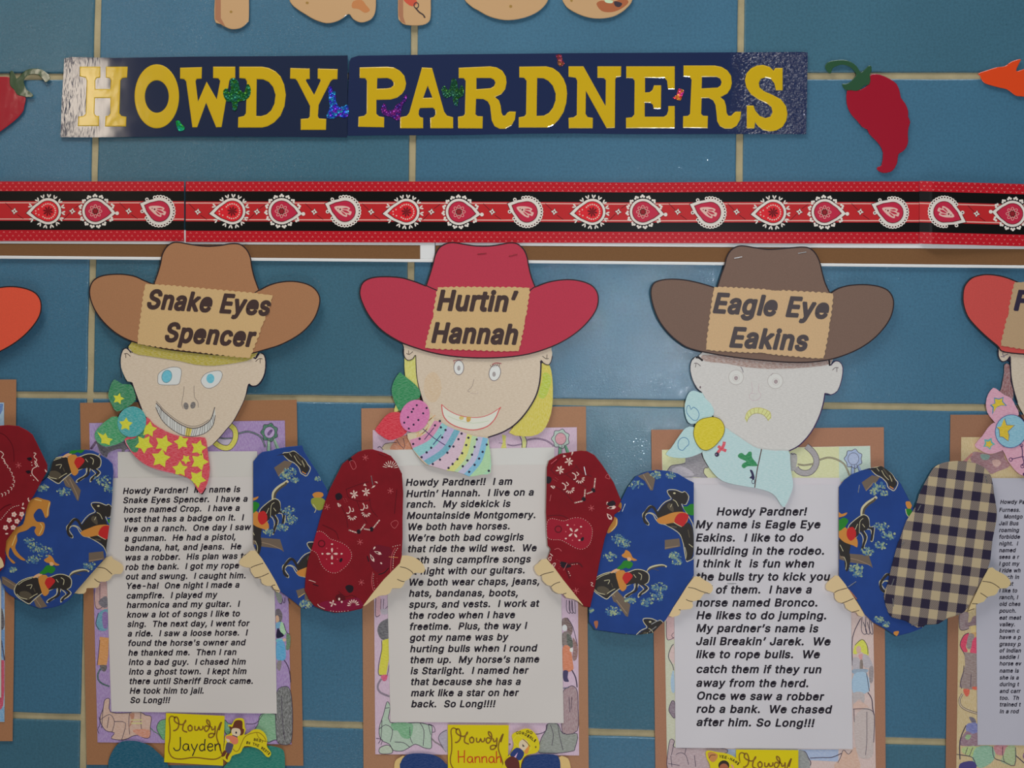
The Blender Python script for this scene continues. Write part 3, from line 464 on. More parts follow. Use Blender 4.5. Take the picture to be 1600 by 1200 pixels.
D_h = [(692,250),(750,252),(800,275),(838,320),(860,390),(850,470),(820,530),(780,565),(730,580),(688,578)]
Y_ = [(992,150),(1165,155),(1165,248),(1138,250),(1130,262),(1205,390),(1262,265),(1260,250),(1237,245),(1237,155),(1415,160),(1412,250),(1372,252),(1352,268),(1245,480),(1238,580),(1248,600),(1313,605),(1310,703),(1085,703),(1085,605),(1150,600),(1165,585),(1168,490),(1055,268),(1038,248),(990,245)]
P_ = [(125,145),(370,138),(430,145),(485,175),(525,220),(540,290),(530,340),(505,380),(460,415),(400,432),(275,435),(275,560),(300,582),(345,590),(343,680),(113,675),(115,585),(165,577),(188,555),(190,265),(175,242),(125,240)]
P_h = [(283,242),(375,240),(410,255),(428,280),(428,305),(405,325),(370,332),(280,335)]
A_ = [(682,145),(772,150),(880,540),(905,575),(960,590),(960,688),(757,688),(755,595),(785,588),(802,565),(800,525),(780,505),(665,508),(655,530),(652,565),(665,588),(692,595),(692,688),(487,688),(487,590),(545,578),(568,550)]
R_ = [(1010,148),(1290,135),(1350,145),(1400,175),(1430,225),(1437,280),(1425,340),(1390,385),(1335,410),(1370,440),(1385,490),(1392,550),(1405,575),(1425,575),(1445,548),(1465,538),(1520,540),(1512,610),(1480,665),(1430,692),(1375,693),(1330,670),(1305,620),(1298,560),(1290,490),(1270,450),(1230,428),(1165,425),(1160,565),(1180,580),(1225,582),(1222,690),(1005,688),(1003,585),(1050,578),(1065,560),(1072,265),(1055,242),(1010,240)]
D2_ = [(65,138),(305,135),(365,150),(420,190),(460,245),(485,310),(492,380),(485,460),(460,545),(415,615),(370,660),(320,682),(60,682),(60,590),(108,582),(125,562),(130,265),(108,238),(65,235)]
D2h = [(225,240),(280,242),(325,265),(365,310),(390,380),(388,440),(365,505),(330,550),(285,575),(220,578)]
N_ = [(505,135),(638,135),(835,490),(838,260),(820,240),(763,238),(763,135),(975,135),(973,228),(935,232),(922,250),(918,685),(845,688),(660,355),(657,560),(675,588),(722,595),(720,688),(507,688),(505,595),(550,590),(578,570),(582,265),(568,237),(505,228)]
E_ = [(1020,135),(1453,135),(1453,340),(1393,340),(1385,265),(1365,240),(1188,238),(1188,368),(1230,366),(1255,345),(1268,305),(1332,305),(1330,515),(1265,515),(1258,478),(1235,462),(1185,460),(1185,585),(1355,585),(1382,568),(1395,530),(1395,490),(1453,490),(1453,688),(1018,688),(1018,595),(1070,590),(1092,565),(1095,265),(1078,242),(1020,240)]
R2_ = [(160,128),(440,128),(500,140),(552,172),(585,220),(592,285),(580,335),(550,380),(490,410),(525,440),(540,490),(545,550),(560,576),(585,578),(605,555),(625,540),(675,540),(665,610),(635,665),(590,692),(530,692),(485,670),(460,625),(455,560),(445,480),(425,440),(385,418),(322,420),(318,560),(335,576),(378,578),(375,688),(155,685),(157,580),(200,577),(218,560),(232,255),(215,230),(160,228)]
R2h = [(325,230),(455,230),(487,245),(500,275),(492,305),(465,325),(322,332)]
S_ = [(1045,150),(1045,350),(985,350),(972,290),(940,248),(890,235),(850,248),(832,285),(840,325),(880,358),(960,392),(1030,430),(1075,490),(1088,560),(1078,620),(1045,675),(990,708),(930,717),(870,705),(825,670),(800,635),(792,690),(725,690),(725,485),(785,485),(800,530),(840,578),(890,597),(935,585),(955,545),(945,500),(905,468),(830,432),(765,388),(722,325),(708,260),(722,200),(760,155),(815,128),(870,122),(930,140),(965,175),(978,150)]
b1 = thing('banner_sheet', 'laminated navy banner sheet reading HOWDY in yellow slab letters', 'banner', 320, 214, 2.0, 'two halves of the navy word banner')
sheet('backing_sheet', [(100.6,91),(113,89),(180,90.5),(300,88.5),(420,87.8),(543.4,86.6),(543.2,130),(542.4,214.6),(440,213.8),(300,213.4),(200,214.2),(130,214.6),(94.5,214.4),(97,150)], 2.8, mat('lam', (14, 28, 56), x0=-0.1, x1=-0.36, scuff=1, h=0.0016), b1, thick=0.5)
letters(b1, [('H', 0, H_, []), ('O', 0, ell(1400, 403, 199, 286, 0, 44), [ell(1400, 405, 107, 145, 0, 36)[::-1]]), ('W', 280, W_, []), ('D', 280, D_, [D_h]), ('Y', 280, Y_, [])])
b2 = thing('banner_sheet', 'laminated navy banner sheet reading PARDNERS in yellow slab letters, wrinkled at its right end', 'banner', 900, 211, 2.0, 'two halves of the navy word banner')
sheet('backing_sheet', [(546,96),(549,90.5),(560,87),(700,85),(900,83),(1100,82),(1255,81),(1262,82),(1261,150),(1259.6,209.6),(1150,209.4),(980,209.6),(900,208.4),(830,208.8),(700,211.2),(600,211.4),(543,212.3),(543.6,150)], 2.8, mat('lam', (15, 30, 66), x0=0.20, x1=0.28, h=0.0075), b2, thick=0.5)
letters(b2, [('P', 540, P_, [P_h]), ('A', 540, A_, [[(733,308),(775,415),(693,417)]]), ('R', 540, R_, [[(1168,240),(1295,240),(1325,255),(1338,282),(1325,312),(1295,330),(1168,340)]]), ('D', 800, D2_, [D2h]), ('N', 800, N_, []), ('E', 800, E_, []), ('R', 1040, R2_, [R2h]), ('S', 1040, S_, [])])
# foil confetti stickers under the laminate
g1 = mat('foil', (30, 96, 60)); g2 = mat('foil', (30, 90, 70)); dkg = mat('ink', (24, 60, 40))
sheet('cactus_sticker', smooth(T(280, 80, 5.714, [(455,250),(500,245),(530,280),(540,340),(580,370),(600,300),(625,300),(640,350),(625,410),(580,440),(530,450),(520,500),(505,530),(478,525),(470,455),(430,450),(400,410),(392,360),(410,335),(435,335),(445,370),(462,330)]), True, 2), 3.4, g1, b1, thick=0.15)
sheet('foil_dot_sticker', smooth(T(0, 80, 5.714, [(1570,625),(1600,620),(1620,650),(1650,680),(1640,705),(1600,715),(1580,680)]), True, 2), 3.3, mat('foil', (30, 150, 90)), b1, thick=0.12)
sheet('boot_sticker', smooth(T(280, 80, 5.714, [(1335,320),(1362,320),(1370,360),(1395,360),(1400,440),(1430,500),(1490,480),(1510,490),(1512,560),(1480,595),(1420,580),(1380,600),(1325,600),(1318,570),(1345,500),(1335,430)]), True, 2), 3.3, mat('foil', (30, 70, 170)), b1, thick=0.12)
sheet('boot_sticker', smooth(T(540, 80, 5.714, [(535,385),(550,400),(535,450),(515,470),(495,540),(485,612),(455,615),(400,585),(340,570),(318,525),(325,490),(340,465),(365,490),(370,530),(430,520),(450,480),(500,450)]), True, 2), 3.3, mat('foil', (84, 30, 110)), b2, thick=0.12)
sheet('cactus_sticker', smooth(T(540, 80, 5.714, [(950,250),(985,250),(1000,300),(1010,350),(1030,300),(1055,330),(1050,400),(1010,420),(1000,490),(965,470),(950,400),(900,420),(865,390),(858,330),(885,310),(910,345),(930,330)]), True, 2), 3.25, mat('foil', (28, 74, 50)), b2, thick=0.12)
sheet('hat_sticker', smooth(T(800, 80, 5.714, [(390,35),(440,30),(450,80),(470,110),(440,135),(410,120),(405,70)]), True, 2), 3.25, mat('foil', (120, 44, 50)), b2, thick=0.12)
sheet('boot_sticker', smooth(T(800, 80, 5.714, [(1485,335),(1535,350),(1520,400),(1505,440),(1465,430),(1435,415),(1470,390)]), True, 2), 3.3, mat('foil', (190, 50, 46)), b2, thick=0.12)
# ------------------------------------------------------------ chili and animal cutouts
chg = [(1289,104),(1294,97),(1304,94.5),(1318,93.5),(1330,97),(1339,104),(1345,113),(1352,108),(1357,103),(1361,103),(1362,110),(1359,117),(1360,124),(1358,132),(1350,134),(1345,139),(1338,142),(1330,141),(1322,141),(1317,136),(1316,131),(1322,131),(1330,127),(1335,121),(1338,117),(1334,110),(1327,104),(1317,101),(1308,103),(1301,107),(1298,115),(1293,112)]
chr_ = [(125,330),(180,310),(240,320),(310,270),(315,210),(340,190),(400,195),(480,230),(540,275),(565,340),(575,390),(610,435),(635,500),(635,545),(652,590),(640,630),(632,690),(635,750),(620,800),(590,835),(553,860),(545,920),(525,970),(490,1005),(430,1015),(390,1000),(372,980),(385,962),(412,950),(425,850),(395,780),(355,735),(310,690),(295,655),(250,630),(210,580),(170,540),(140,490),(122,430)]
c = thing('chili_cutout', 'glossy red chili pepper cutout on the tiles right of the banner', 'cutout', 1375, 268, 1.5, 'laminated chili pepper cutouts')
sheet('pepper_body', smooth(T(1300, 80, 5.333, chr_), True, 2), 3.0, mat('gloss', (138, 16, 36)), c, thick=0.5, skirt=0.8, drop=0.25)
sheet('pepper_stem', smooth(chg, True, 2), 3.5, mat('gloss', (38, 72, 48)), c, thick=0.5, skirt=0.6, drop=0.2)
c = thing('chili_cutout', 'glossy red chili pepper cutout cut off by the left edge of the view', 'cutout', 0, 206, 1.5, 'laminated chili pepper cutouts')
sheet('pepper_body', smooth([(0,120),(15,121),(22,130),(30,146),(40,152),(38,166),(36,174),(28,184),(15,195),(0,206),(-14,216),(-20,236),(-34,258),(-48,262),(-40,245),(-50,225),(-58,195),(-56,165),(-44,140),(-24,122)], True, 3), 3.0, mat('gloss', (140, 14, 32)), c, thick=0.5, skirt=0.8, drop=0.25)
sheet('pepper_stem', smooth([(16,112),(20,111),(24,118),(26,123),(32,118),(40,110),(52,107),(64,108),(73,114),(79,122),(72,129),(67,124),(60,117),(50,116),(42,119),(37,126),(39,134),(42,140),(50,146),(52,151),(42,152),(35,150),(27,148),(22,140),(16,134),(15,124)], True, 2), 3.5, mat('gloss', (44, 66, 40)), c, thick=0.5, skirt=0.6, drop=0.2)
o = sheet('animal_cutout', smooth([(1528.8,114.7),(1542,110),(1557,105.3),(1570,103.4),(1579.4,96.9),(1588.8,93.5),(1595.3,92.8),(1592.5,98.8),(1587.8,111),(1600,108),(1622,104),(1640,110),(1655,128),(1660,150),(1640,165),(1615,156),(1600,151),(1587,149.4),(1573.8,140),(1558.8,136.3),(1538,129.7),(1531.6,119.4)], True, 3), 3.0, mat('gloss', (196, 62, 22)), None, thick=0.5, skirt=0.8, drop=0.25)
tag(o, 'orange animal head cutout with pointed snout and ear at the right edge', 'cutout')
# ------------------------------------------------------------ the tan letters above the banner
wood = lambda k=0: mat('gloss', (176+k, 142+k, 104+k)); edge_ = mat('gloss', (150, 104, 78)); spot = mat('ink', (140, 108, 52))
def cutletter(label, pts, extras=(), holes=()):
    t = thing('letter_cutout', label, 'letter', pts[0][0], 0, 1.5, 'tan laminated letters above the banner')
    sheet('letter_sheet', pts, 3.0, wood(), t, thick=0.6, holes=holes, skirt=1.0, drop=0.35)
    for k, (nm, items) in enumerate(extras): prints(nm, items, 3.05, t)
cutletter('tan laminated letter with a straight rounded stem, leftmost above the banner', smooth([(337,-20),(335,30),(345,38),(356,44),(365,46),(377,43.5),(386,36),(389,28),(389,-20)], False, 3)+[(389,-110),(440,-110),(440,-165),(290,-165),(290,-110),(337,-110)],
          [('edge_stripe', [(edge_, 'P', [(337.5,-100),(336,30),(345,37),(352,41),(345,28),(345,-100)])]), ('knot_spot', [(spot, 'e', (361, 18.5, 2.2, 2))])])
cutletter('tan laminated letter with round bowl and foot, second above the banner', smooth([(452,-8),(454,4),(464,14),(478,23),(492,31),(510,36.5),(525,34),(535,29),(545,22),(552,30),(562,35),(572,34),(582,28),(587,15),(587,-10),(584,-60),(560,-95),(510,-105),(465,-90),(470,-70),(500,-72),(530,-62),(520,-48),(480,-42),(456,-28)], True, 3),
          [('animal_print', [(mat('ink', (168, 110, 66)), 'p', [(552,2),(565,0),(572,8),(578,16),(570,20),(560,14),(550,12)])]), ('knot_spot', [(spot, 'e', (480, 4.5, 2.5, 2))])])
cutletter('narrow tan laminated letter with a dark lizard print at its foot', smooth([(622,-10),(622,25),(625,33),(634,39),(655,40),(668,36),(673,25),(673,-10)], False, 3)+[(672,-150),(622,-150)],
          [('edge_stripe', [(edge_, 'P', [(622.6,-120),(622.6,24),(626,33),(634,38),(630,26),(630,-120)])]), ('lizard_print', [(mat('ink', (176, 70, 50)), 'p', [(628,-10),(645,-4),(652,4),(644,10),(632,2)]), (mat('ink', (40, 38, 42)), 'E', (650.5, 8.5, 3.6, 4.5, 0, 12), 1.6), (mat('ink', (60, 46, 44)), 'l', [(649,12),(655,19),(661,23),(664,28)], 2.4)])])
cutletter('tan laminated letter with a wide round bottom, above the letters R and D', smooth([(724,-6),(735,9),(748,17),(765,26),(788,31.5),(810,30),(830,24),(845,15),(855,3),(856,-8),(835,-12),(800,-14),(775,-18),(772,-40),(855,-44),(850,-80),(800,-102),(745,-90),(720,-50)], True, 3), [('knot_spot', [(spot, 'e', (798, 10, 2.4, 2.4))])])
cutletter('tan laminated letter with a brown animal print at its rounded base, rightmost above the banner', smooth([(879,-6),(883,8),(892,16),(908,24),(925,28.5),(942,29),(958,26),(970,20),(980,12),(988,0),(985,-20),(960,-34),(920,-46),(930,-58),(975,-52),(985,-75),(935,-98),(890,-80),(882,-50),(910,-28),(935,-14),(905,-12)], True, 3),
          [('animal_print', [(mat('ink', (148, 84, 52)), 'p', [(932,6),(940,1),(955,3),(975,-2),(982,4),(970,14),(955,19),(940,17)]), (mat('ink', (170, 190, 160)), 'p', [(945,0),(957,1),(956,5),(947,4)]), (mat('ink', (50, 40, 50)), 'p', [(960,2),(972,5),(968,11),(961,9)])]), ('knot_spot', [(spot, 'e', (893, 1, 2, 2))])])
# ------------------------------------------------------------ paper cowboys
HAN_HAT = T(520, 360, 2.857, [(415,245),(430,200),(445,150),(455,110),(475,75),(508,56),(540,52),(590,60),(640,67),(700,67),(750,60),(790,53),(825,58),(855,85),(870,120),(876,155),(888,205),(905,250)]) 
HAN_R = T(520, 360, 2.857, [(905,250),(950,232),(1000,221),(1060,217),(1120,227),(1165,250),(1187,292),(1180,350),(1140,410),(1080,465),(1000,512),(900,548),(800,566),(680,572),(560,567),(460,552),(380,530),(300,500),(220,450),(165,390),(132,330),(118,280),(130,235),(165,212),(220,204),(300,208),(360,224),(415,245)])
SP_C = T(0, 360, 2.857, [(685,238),(702,190),(715,145),(722,108),(742,72),(770,53),(800,51),(850,60),(920,68),(980,65),(1030,57),(1072,60),(1103,85),(1120,120),(1126,160),(1138,210),(1158,265)])
SP_R = T(0, 360, 2.857, [(1158,265),(1200,243),(1250,229),(1310,225),(1370,237),(1410,262),(1430,302),(1422,355),(1395,410),(1340,465),(1260,510),(1190,533),(1115,553),(1040,560),(960,557),(860,547),(760,535),(680,520),(590,498),(520,463),(460,410),(418,350),(398,290),(402,245),(425,214),(470,197),(540,193),(600,202),(645,222),(685,238)])
EA_C = T(1040, 360, 2.857, [(228,255),(245,200),(260,160),(270,120),(290,87),(320,69),(352,67),(400,75),(460,82),(530,78),(600,72),(640,76),(670,100),(690,140),(702,190),(715,235),(735,278)])
EA_R = T(1040, 360, 2.857, [(735,278),(775,255),(830,242),(900,240),(960,250),(1000,272),(1020,315),(1012,375),(982,430),(925,490),(850,538),(750,575),(650,590),(550,591),(430,582),(320,570),(210,553),(110,530),(60,502),(12,460),(-30,405),(-57,340),(-68,280),(-60,243),(-36,224),(14,215),(80,218),(150,232),(228,255)])
def hat_outline(c_, r_): return smooth(c_, False, 4)[:-1] + smooth(r_, False, 4)[:-1]
def wavy(cor, amp=2.0, wl=9.0, seed=1):
    rg = random.Random(seed); out = []
    for i in range(len(cor)):
        a, b = cor[i], cor[(i+1) % len(cor)]; L = math.hypot(b[0]-a[0], b[1]-a[1]); n = max(2, int(L/1.6)); nx, ny = (b[1]-a[1])/L, -(b[0]-a[0])/L; ph = rg.uniform(0, 6)
        w2 = L/max(1, round(L/wl))
        for k in range(n):
            t = k/n; e = min(1, 6*t, 6*(1-t)); v = amp*abs(math.sin(math.pi*t*L/w2+ph))*e + rg.uniform(-.25, .25) - amp*.5
            out.append((a[0]+(b[0]-a[0])*t+nx*v, a[1]+(b[1]-a[1])*t+ny*v))
    return out
def make_hat(root, c_, r_, m, d=8.4, staples=(), crease=True):
    ol = hat_outline(c_, r_)
    h = sheet('hat', ol, d, m, root, thick=0.5)
    inn = inset(ol, 0.9); ink = I(34, 24, 28)
    its = [(ink, 'M', ribbon(inn, 1.9, True))]
    a, b = c_[0], c_[-1]
    its.append((ink, 'l', [a, (a[0]+7, a[1]+3.5), (a[0]+20, a[1]+9)], 1.6)); its.append((ink, 'l', [b, (b[0]-6, b[1]+4), (b[0]-10, b[1]+8)], 1.6))
    prints('hat_outline', its, d+0.04, h)
    return h
def card(root, cor, seed, lines, d=9.0, col=(182, 152, 108), ink=(60, 44, 42)):
    k = sheet('name_card', wavy(cor, seed=seed), d, mat('card', col), root, thick=0.3)
    for s, p0, p1, cap in lines: prints('lettering', [(I(*ink), 'M', text_polys(s, p0, p1, cap, 0.2, 1.35))], d+0.04, k)
    return k
def staple(parent, p0, p1, d, m=None):
    L = math.hypot(p1[0]-p0[0], p1[1]-p0[1]); nx, ny = -(p1[1]-p0[1])/L*.75, (p1[0]-p0[0])/L*.75
    sheet('staple', [(p0[0]+nx, p0[1]+ny), (p1[0]+nx, p1[1]+ny), (p1[0]-nx, p1[1]-ny), (p0[0]-nx, p0[1]-ny)], d+0.55, m or mat('metal', (225, 228, 235)), parent, thick=0.5, skirt=0.3, drop=0.25)
def page(root, cor, lines, ox, oy, cap, slant=0.2, d=4.0, col=(184, 178, 174)):
    pg = sheet('story_page', cor, d, P(*col), root, thick=0.25)
    for s, a, b in lines: prints('text_line', [(I(24, 16, 28), 'M', text_polys(s, *T(ox, oy, 5.714, [a, b]), cap, slant))], d+0.04, pg)
    return pg
def hand(root, pts, lines, d=6.2, col=(190, 168, 128)):
    h = sheet('hand', smooth(pts, True, 2), d, P(*col), root, thick=0.4)
    for l in lines: prints('finger_line', [(I(62, 48, 44), 'l', l, 1.1)], d+0.04, h)
    return h
# ---- fabric prints (pixel coordinates of where each motif was measured)
BLU = lambda: mat('fabric', (28, 56, 116)); RED = lambda: mat('fabric', (110, 10, 22))
hb = I(40, 36, 34); hb2 = I(74, 66, 54); ho = I(176, 168, 136); tan_ = I(176, 116, 52); sad = I(166, 34, 34); gr = I(34, 110, 36); logc = I(98, 84, 72); logl = I(140, 118, 96); skin = I(196, 150, 110)
def cloud(parent, cx, cy, s, clip, d, seed=0):
    rg = random.Random(seed+int(cx)); it = []
    for k in range(64):
        a = rg.uniform(0, 6.28); r = s*rg.random()**.8; q = rg.uniform(.5, 1.7)
        it.append((I(*rg.choice([(44, 78, 132), (62, 100, 132), (92, 122, 126), (124, 142, 116), (146, 156, 122)])), 'e', (cx+r*math.cos(a)*1.25, cy+r*math.sin(a)*.8, q*1.3, q, rg.uniform(0, 90), 7)))
    prints('printed_cloud', it, d, parent, clip, step=0.004)
def H1(parent, ox, oy, clip, d):
    t = lambda p: T(ox, oy, 8, p)
    prints('printed_horse', [
        (logc, 'P', t([(20,325),(60,330),(230,435),(205,510),(130,480),(30,415)])), (logl, 'l', t([(40,350),(200,450)]), .8), (logc, 'P', t([(415,610),(500,565),(590,700),(500,722),(450,700)])), (logl, 'l', t([(440,600),(510,705)]), .8),
        (ho, 'c', t([(190,460),(240,395),(330,350),(430,330),(500,350),(620,335),(720,300),(810,305),(880,345),(895,400),(880,460),(835,488),(890,530),(850,580),(790,615),(760,650),(765,600),(825,548),(785,500),(765,480),(735,560),(680,600),(590,655),(600,620),(700,555),(715,465),(620,500),(540,530),(480,570),(400,640),(360,668),(290,630),(220,580),(180,520)]), 1.3),
        (hb, 'p', t([(195,460),(240,400),(330,355),(430,335),(500,350),(620,342),(720,305),(800,308),(870,345),(890,400),(875,455),(830,486),(785,495),(740,470),(640,490),(540,525),(480,560),(420,600),(370,660),(300,625),(235,585),(190,530)])),
        (hb, 'l', t([(735,470),(735,555),(660,600),(600,645)]), 3.2), (hb, 'l', t([(810,480),(865,530),(800,590),(768,635)]), 3.2), (ho, 'l', t([(705,480),(705,555),(620,605)]), .8), (ho, 'l', t([(835,485),(890,530),(830,590)]), .8),
        (ho, 'l', t([(870,325),(905,275),(980,250),(1060,243),(1115,265)]), 2.6), (hb2, 'l', t([(875,322),(915,290),(980,268),(1050,255),(1095,262)]), 2.0), (hb2, 'l', t([(940,290),(1015,310)]), 1.0),
        (hb2, 'p', t([(250,520),(330,510),(400,560),(360,620),(300,600),(250,570)])), (ho, 'l', t([(210,545),(260,590),(340,610)]), 1.1), (ho, 'l', t([(370,600),(430,560),(470,540)]), 1.0), (ho, 'l', t([(330,440),(400,430),(380,480)]), .9), (ho, 'l', t([(230,430),(300,380),(400,345)]), .9), (ho, 'l', t([(760,340),(800,370),(790,430)]), 1.0), (ho, 'l', t([(700,360),(730,400)]), .9), (hb2, 'l', t([(420,470),(440,520)]), 1.4),
        (skin, 'p', t([(410,345),(440,310),(500,285),(530,300),(480,330)])), (gr, 'p', t([(490,290),(540,240),(580,190),(640,190),(690,220),(680,260),(640,290),(600,275),(560,295)])),
        (tan_, 'p', t([(480,340),(520,310),(580,310),(600,360),(570,420),(605,480),(610,530),(570,570),(530,545),(500,450),(485,400)])), (sad, 'p', t([(560,400),(590,345),(640,335),(690,380),(650,440),(605,480),(575,440)])),
        (tan_, 'p', t([(550,120),(585,90),(600,55),(640,70),(670,110),(690,150),(745,180),(700,190),(640,165),(580,150)])), (skin, 'p', t([(620,150),(660,150),(670,185),(630,190)]))], d, parent, clip, step=0.006)
def H2(parent, ox, oy, clip, d, wleg=True):
    t = lambda p: T(ox, oy, 8, p)
    prints('printed_horse', [
        (logc, 'P', t([(950,910),(1130,890),(1145,990),(950,1030)])), (logl, 'l', t([(950,1010),(1120,985)]), .9),
        (ho, 'c', t([(980,300),(1010,280),(1090,285),(1165,315),(1200,305),(1250,370),(1215,465),(1160,460),(1250,620),(1310,760),(1320,1100),(1250,1170),(1220,1170),(1195,1050),(1180,950),(1145,850),(1080,790),(960,720),(880,700),(830,640),(800,590),(735,575),(700,620),(750,700),(740,725),(690,680),(672,590),(700,555),(740,500),(775,480),(815,500),(850,550),(905,480),(960,430),(1030,395),(1000,345)]), 1.2),
        (hb, 'p', t([(990,300),(1080,292),(1165,322),(1205,310),(1242,370),(1205,465),(1150,455),(1180,560),(1120,600),(900,650),(850,600),(900,510),(970,440),(1045,400),(1005,345)])),
        (hb, 'l', t([(860,590),(815,510),(770,495),(715,555),(688,610),(700,680),(745,712)]), 4), (ho, 'l', t([(860,640),(820,590),(770,568),(730,580),(705,610)]), 1.0),
        (hb, 'p', t([(960,715),(1080,690),(1170,740),(1235,690),(1300,770),(1312,1000),(1290,1130),(1235,1165),(1210,1150),(1205,1030),(1180,940),(1145,840),(1080,775)])), (ho, 'l', t([(1200,1000),(1220,1080),(1210,1150)]), .9), (ho, 'l', t([(1250,960),(1300,1000)]), .9), (hb2, 'l', t([(1240,780),(1260,880)]), 1.6), (hb2, 'l', t([(1030,740),(1100,750)]), 2.4),
        (hb2, 'p', t([(1050,560),(980,500),(1000,450),(1040,470),(1060,520)])), (ho, 'l', t([(1050,405),(1090,430),(1120,490)]), .9), (ho, 'l', t([(1020,500),(1040,460)]), .9), (ho, 'e', (ox+1070/8, oy+325/8, 2, 1.4)),
        (gr, 'p', t([(1180,500),(1230,490),(1270,462),(1320,470),(1325,590),(1245,590)])), (tan_, 'p', t([(850,650),(960,600),(1060,565),(1180,560),(1240,600),(1230,680),(1170,720),(1060,695),(960,712),(880,700)])), (sad, 'p', t([(1070,680),(1110,590),(1180,570),(1245,600),(1225,670),(1165,745)])), (ho, 'l', t([(1060,690),(1110,720),(1160,745)]), 1.0)], d, parent, clip, step=0.006)
def H3(parent, ox, oy, clip, d):
    t = lambda p: T(ox, oy, 8, p)
    prints('printed_horse', [
        (logc, 'P', t([(170,1150),(540,1180),(590,1340),(540,1300),(300,1270),(170,1230)])), (logl, 'l', t([(190,1200),(400,1240),(560,1310)]), .9),
        (ho, 'l', t([(455,690),(460,600),(520,530),(600,480),(640,450)]), 4.6), (hb2, 'l', t([(470,700),(480,610),(535,545),(600,500),(625,470)]), 3.4),
        (ho, 'c', t([(280,840),(340,760),(450,680),(500,680),(540,720),(552,825),(612,820),(605,900),(590,1000),(565,1000),(575,930),(560,860),(480,870),(520,950),(485,1060),(445,1130),(470,1000),(455,930),(420,900),(380,960),(300,1000)]), 1.2),
        (hb, 'p', t([(285,840),(345,765),(450,688),(505,690),(538,730),(545,820),(500,870),(440,880),(400,940),(330,1010),(300,1140),(310,1240),(280,1370),(245,1360),(230,1200),(180,1180),(165,1000),(240,900)])),
        (hb, 'l', t([(450,870),(500,950),(475,1040),(455,1110)]), 3.6), (hb, 'l', t([(540,840),(590,850),(585,920),(572,1000)]), 3.4), (ho, 'l', t([(420,900),(430,760),(470,720)]), .8), (ho, 'l', t([(370,860),(400,790)]), .9), (ho, 'l', t([(460,790),(490,830)]), .9), (ho, 'l', t([(180,1050),(220,1130)]), .9), (ho, 'l', t([(230,1200),(260,1280),(250,1360)]), .8),
        (gr, 'p', t([(120,760),(175,735),(230,710),(285,750),(240,830),(200,900),(120,900)])), (tan_, 'p', t([(120,660),(165,640),(200,665),(270,645),(250,680),(200,700),(130,710)])),
        (tan_, 'p', t([(130,900),(190,870),(250,830),(300,900),(370,950),(400,1000),(395,1080),(350,1060),(240,1020),(170,960)])), (sad, 'p', t([(270,860),(300,835),(345,830),(380,890),(370,960),(310,1000),(265,940)]))], d, parent, clip, step=0.006)
def H4(parent, ox, oy, clip, d):
    t = lambda p: T(ox, oy, 8, p)
    prints('printed_horse', [
        (logc, 'P', t([(450,270),(580,180),(680,200),(640,260),(505,380)])), (logl, 'l', t([(505,375),(600,270)]), 1.0),
        (ho, 'c', t([(560,90),(640,80),(700,62),(760,110),(830,170),(870,230),(905,280),(860,370),(820,360),(780,330),(760,270),(700,210),(630,175)]), 1.2),
        (hb, 'p', t([(480,120),(560,95),(640,82),(700,66),(770,115),(830,170),(870,240),(890,290),(850,340),(800,330),(770,270),(700,200),(620,160),(560,110)])), (hb2, 'l', t([(720,100),(780,180),(840,240)]), 2.2), (ho, 'l', t([(700,120),(740,190),(790,240)]), .9), (ho, 'l', t([(800,180),(830,260)]), .9), (tan_, 'l', t([(800,320),(850,350)]), 1.6), (ho, 'l', t([(640,90),(670,130)]), .8)], d, parent, clip, step=0.006)
def gold(parent, items, clip, d):
    prints('printed_horse', [(I(168, 112, 48), s, p) if s == 'p' else (I(206, 176, 112), s, p, 1.0) for s, p in items], d, parent, clip)
def fan(cx, cy, r, n, a0, a1, w=1.8, m=None):
    return [((m or pkw), 'P', petal(cx+r*.35*math.cos(math.radians(a0+(a1-a0)*k/(n-1))), cy+r*.35*math.sin(math.radians(a0+(a1-a0)*k/(n-1))), r*.65, w, a0+(a1-a0)*k/(n-1))) for k in range(n)]
pkw = I(226, 170, 160); dkr = I(78, 4, 16); blk = I(26, 12, 22); pk2 = I(178, 84, 88)
def ministar(cx, cy, r=4): return [(pk2, 'L', [(cx, cy), (cx+r*math.cos(k*1.047+.3), cy+r*math.sin(k*1.047+.3))], .7) for k in range(6)]
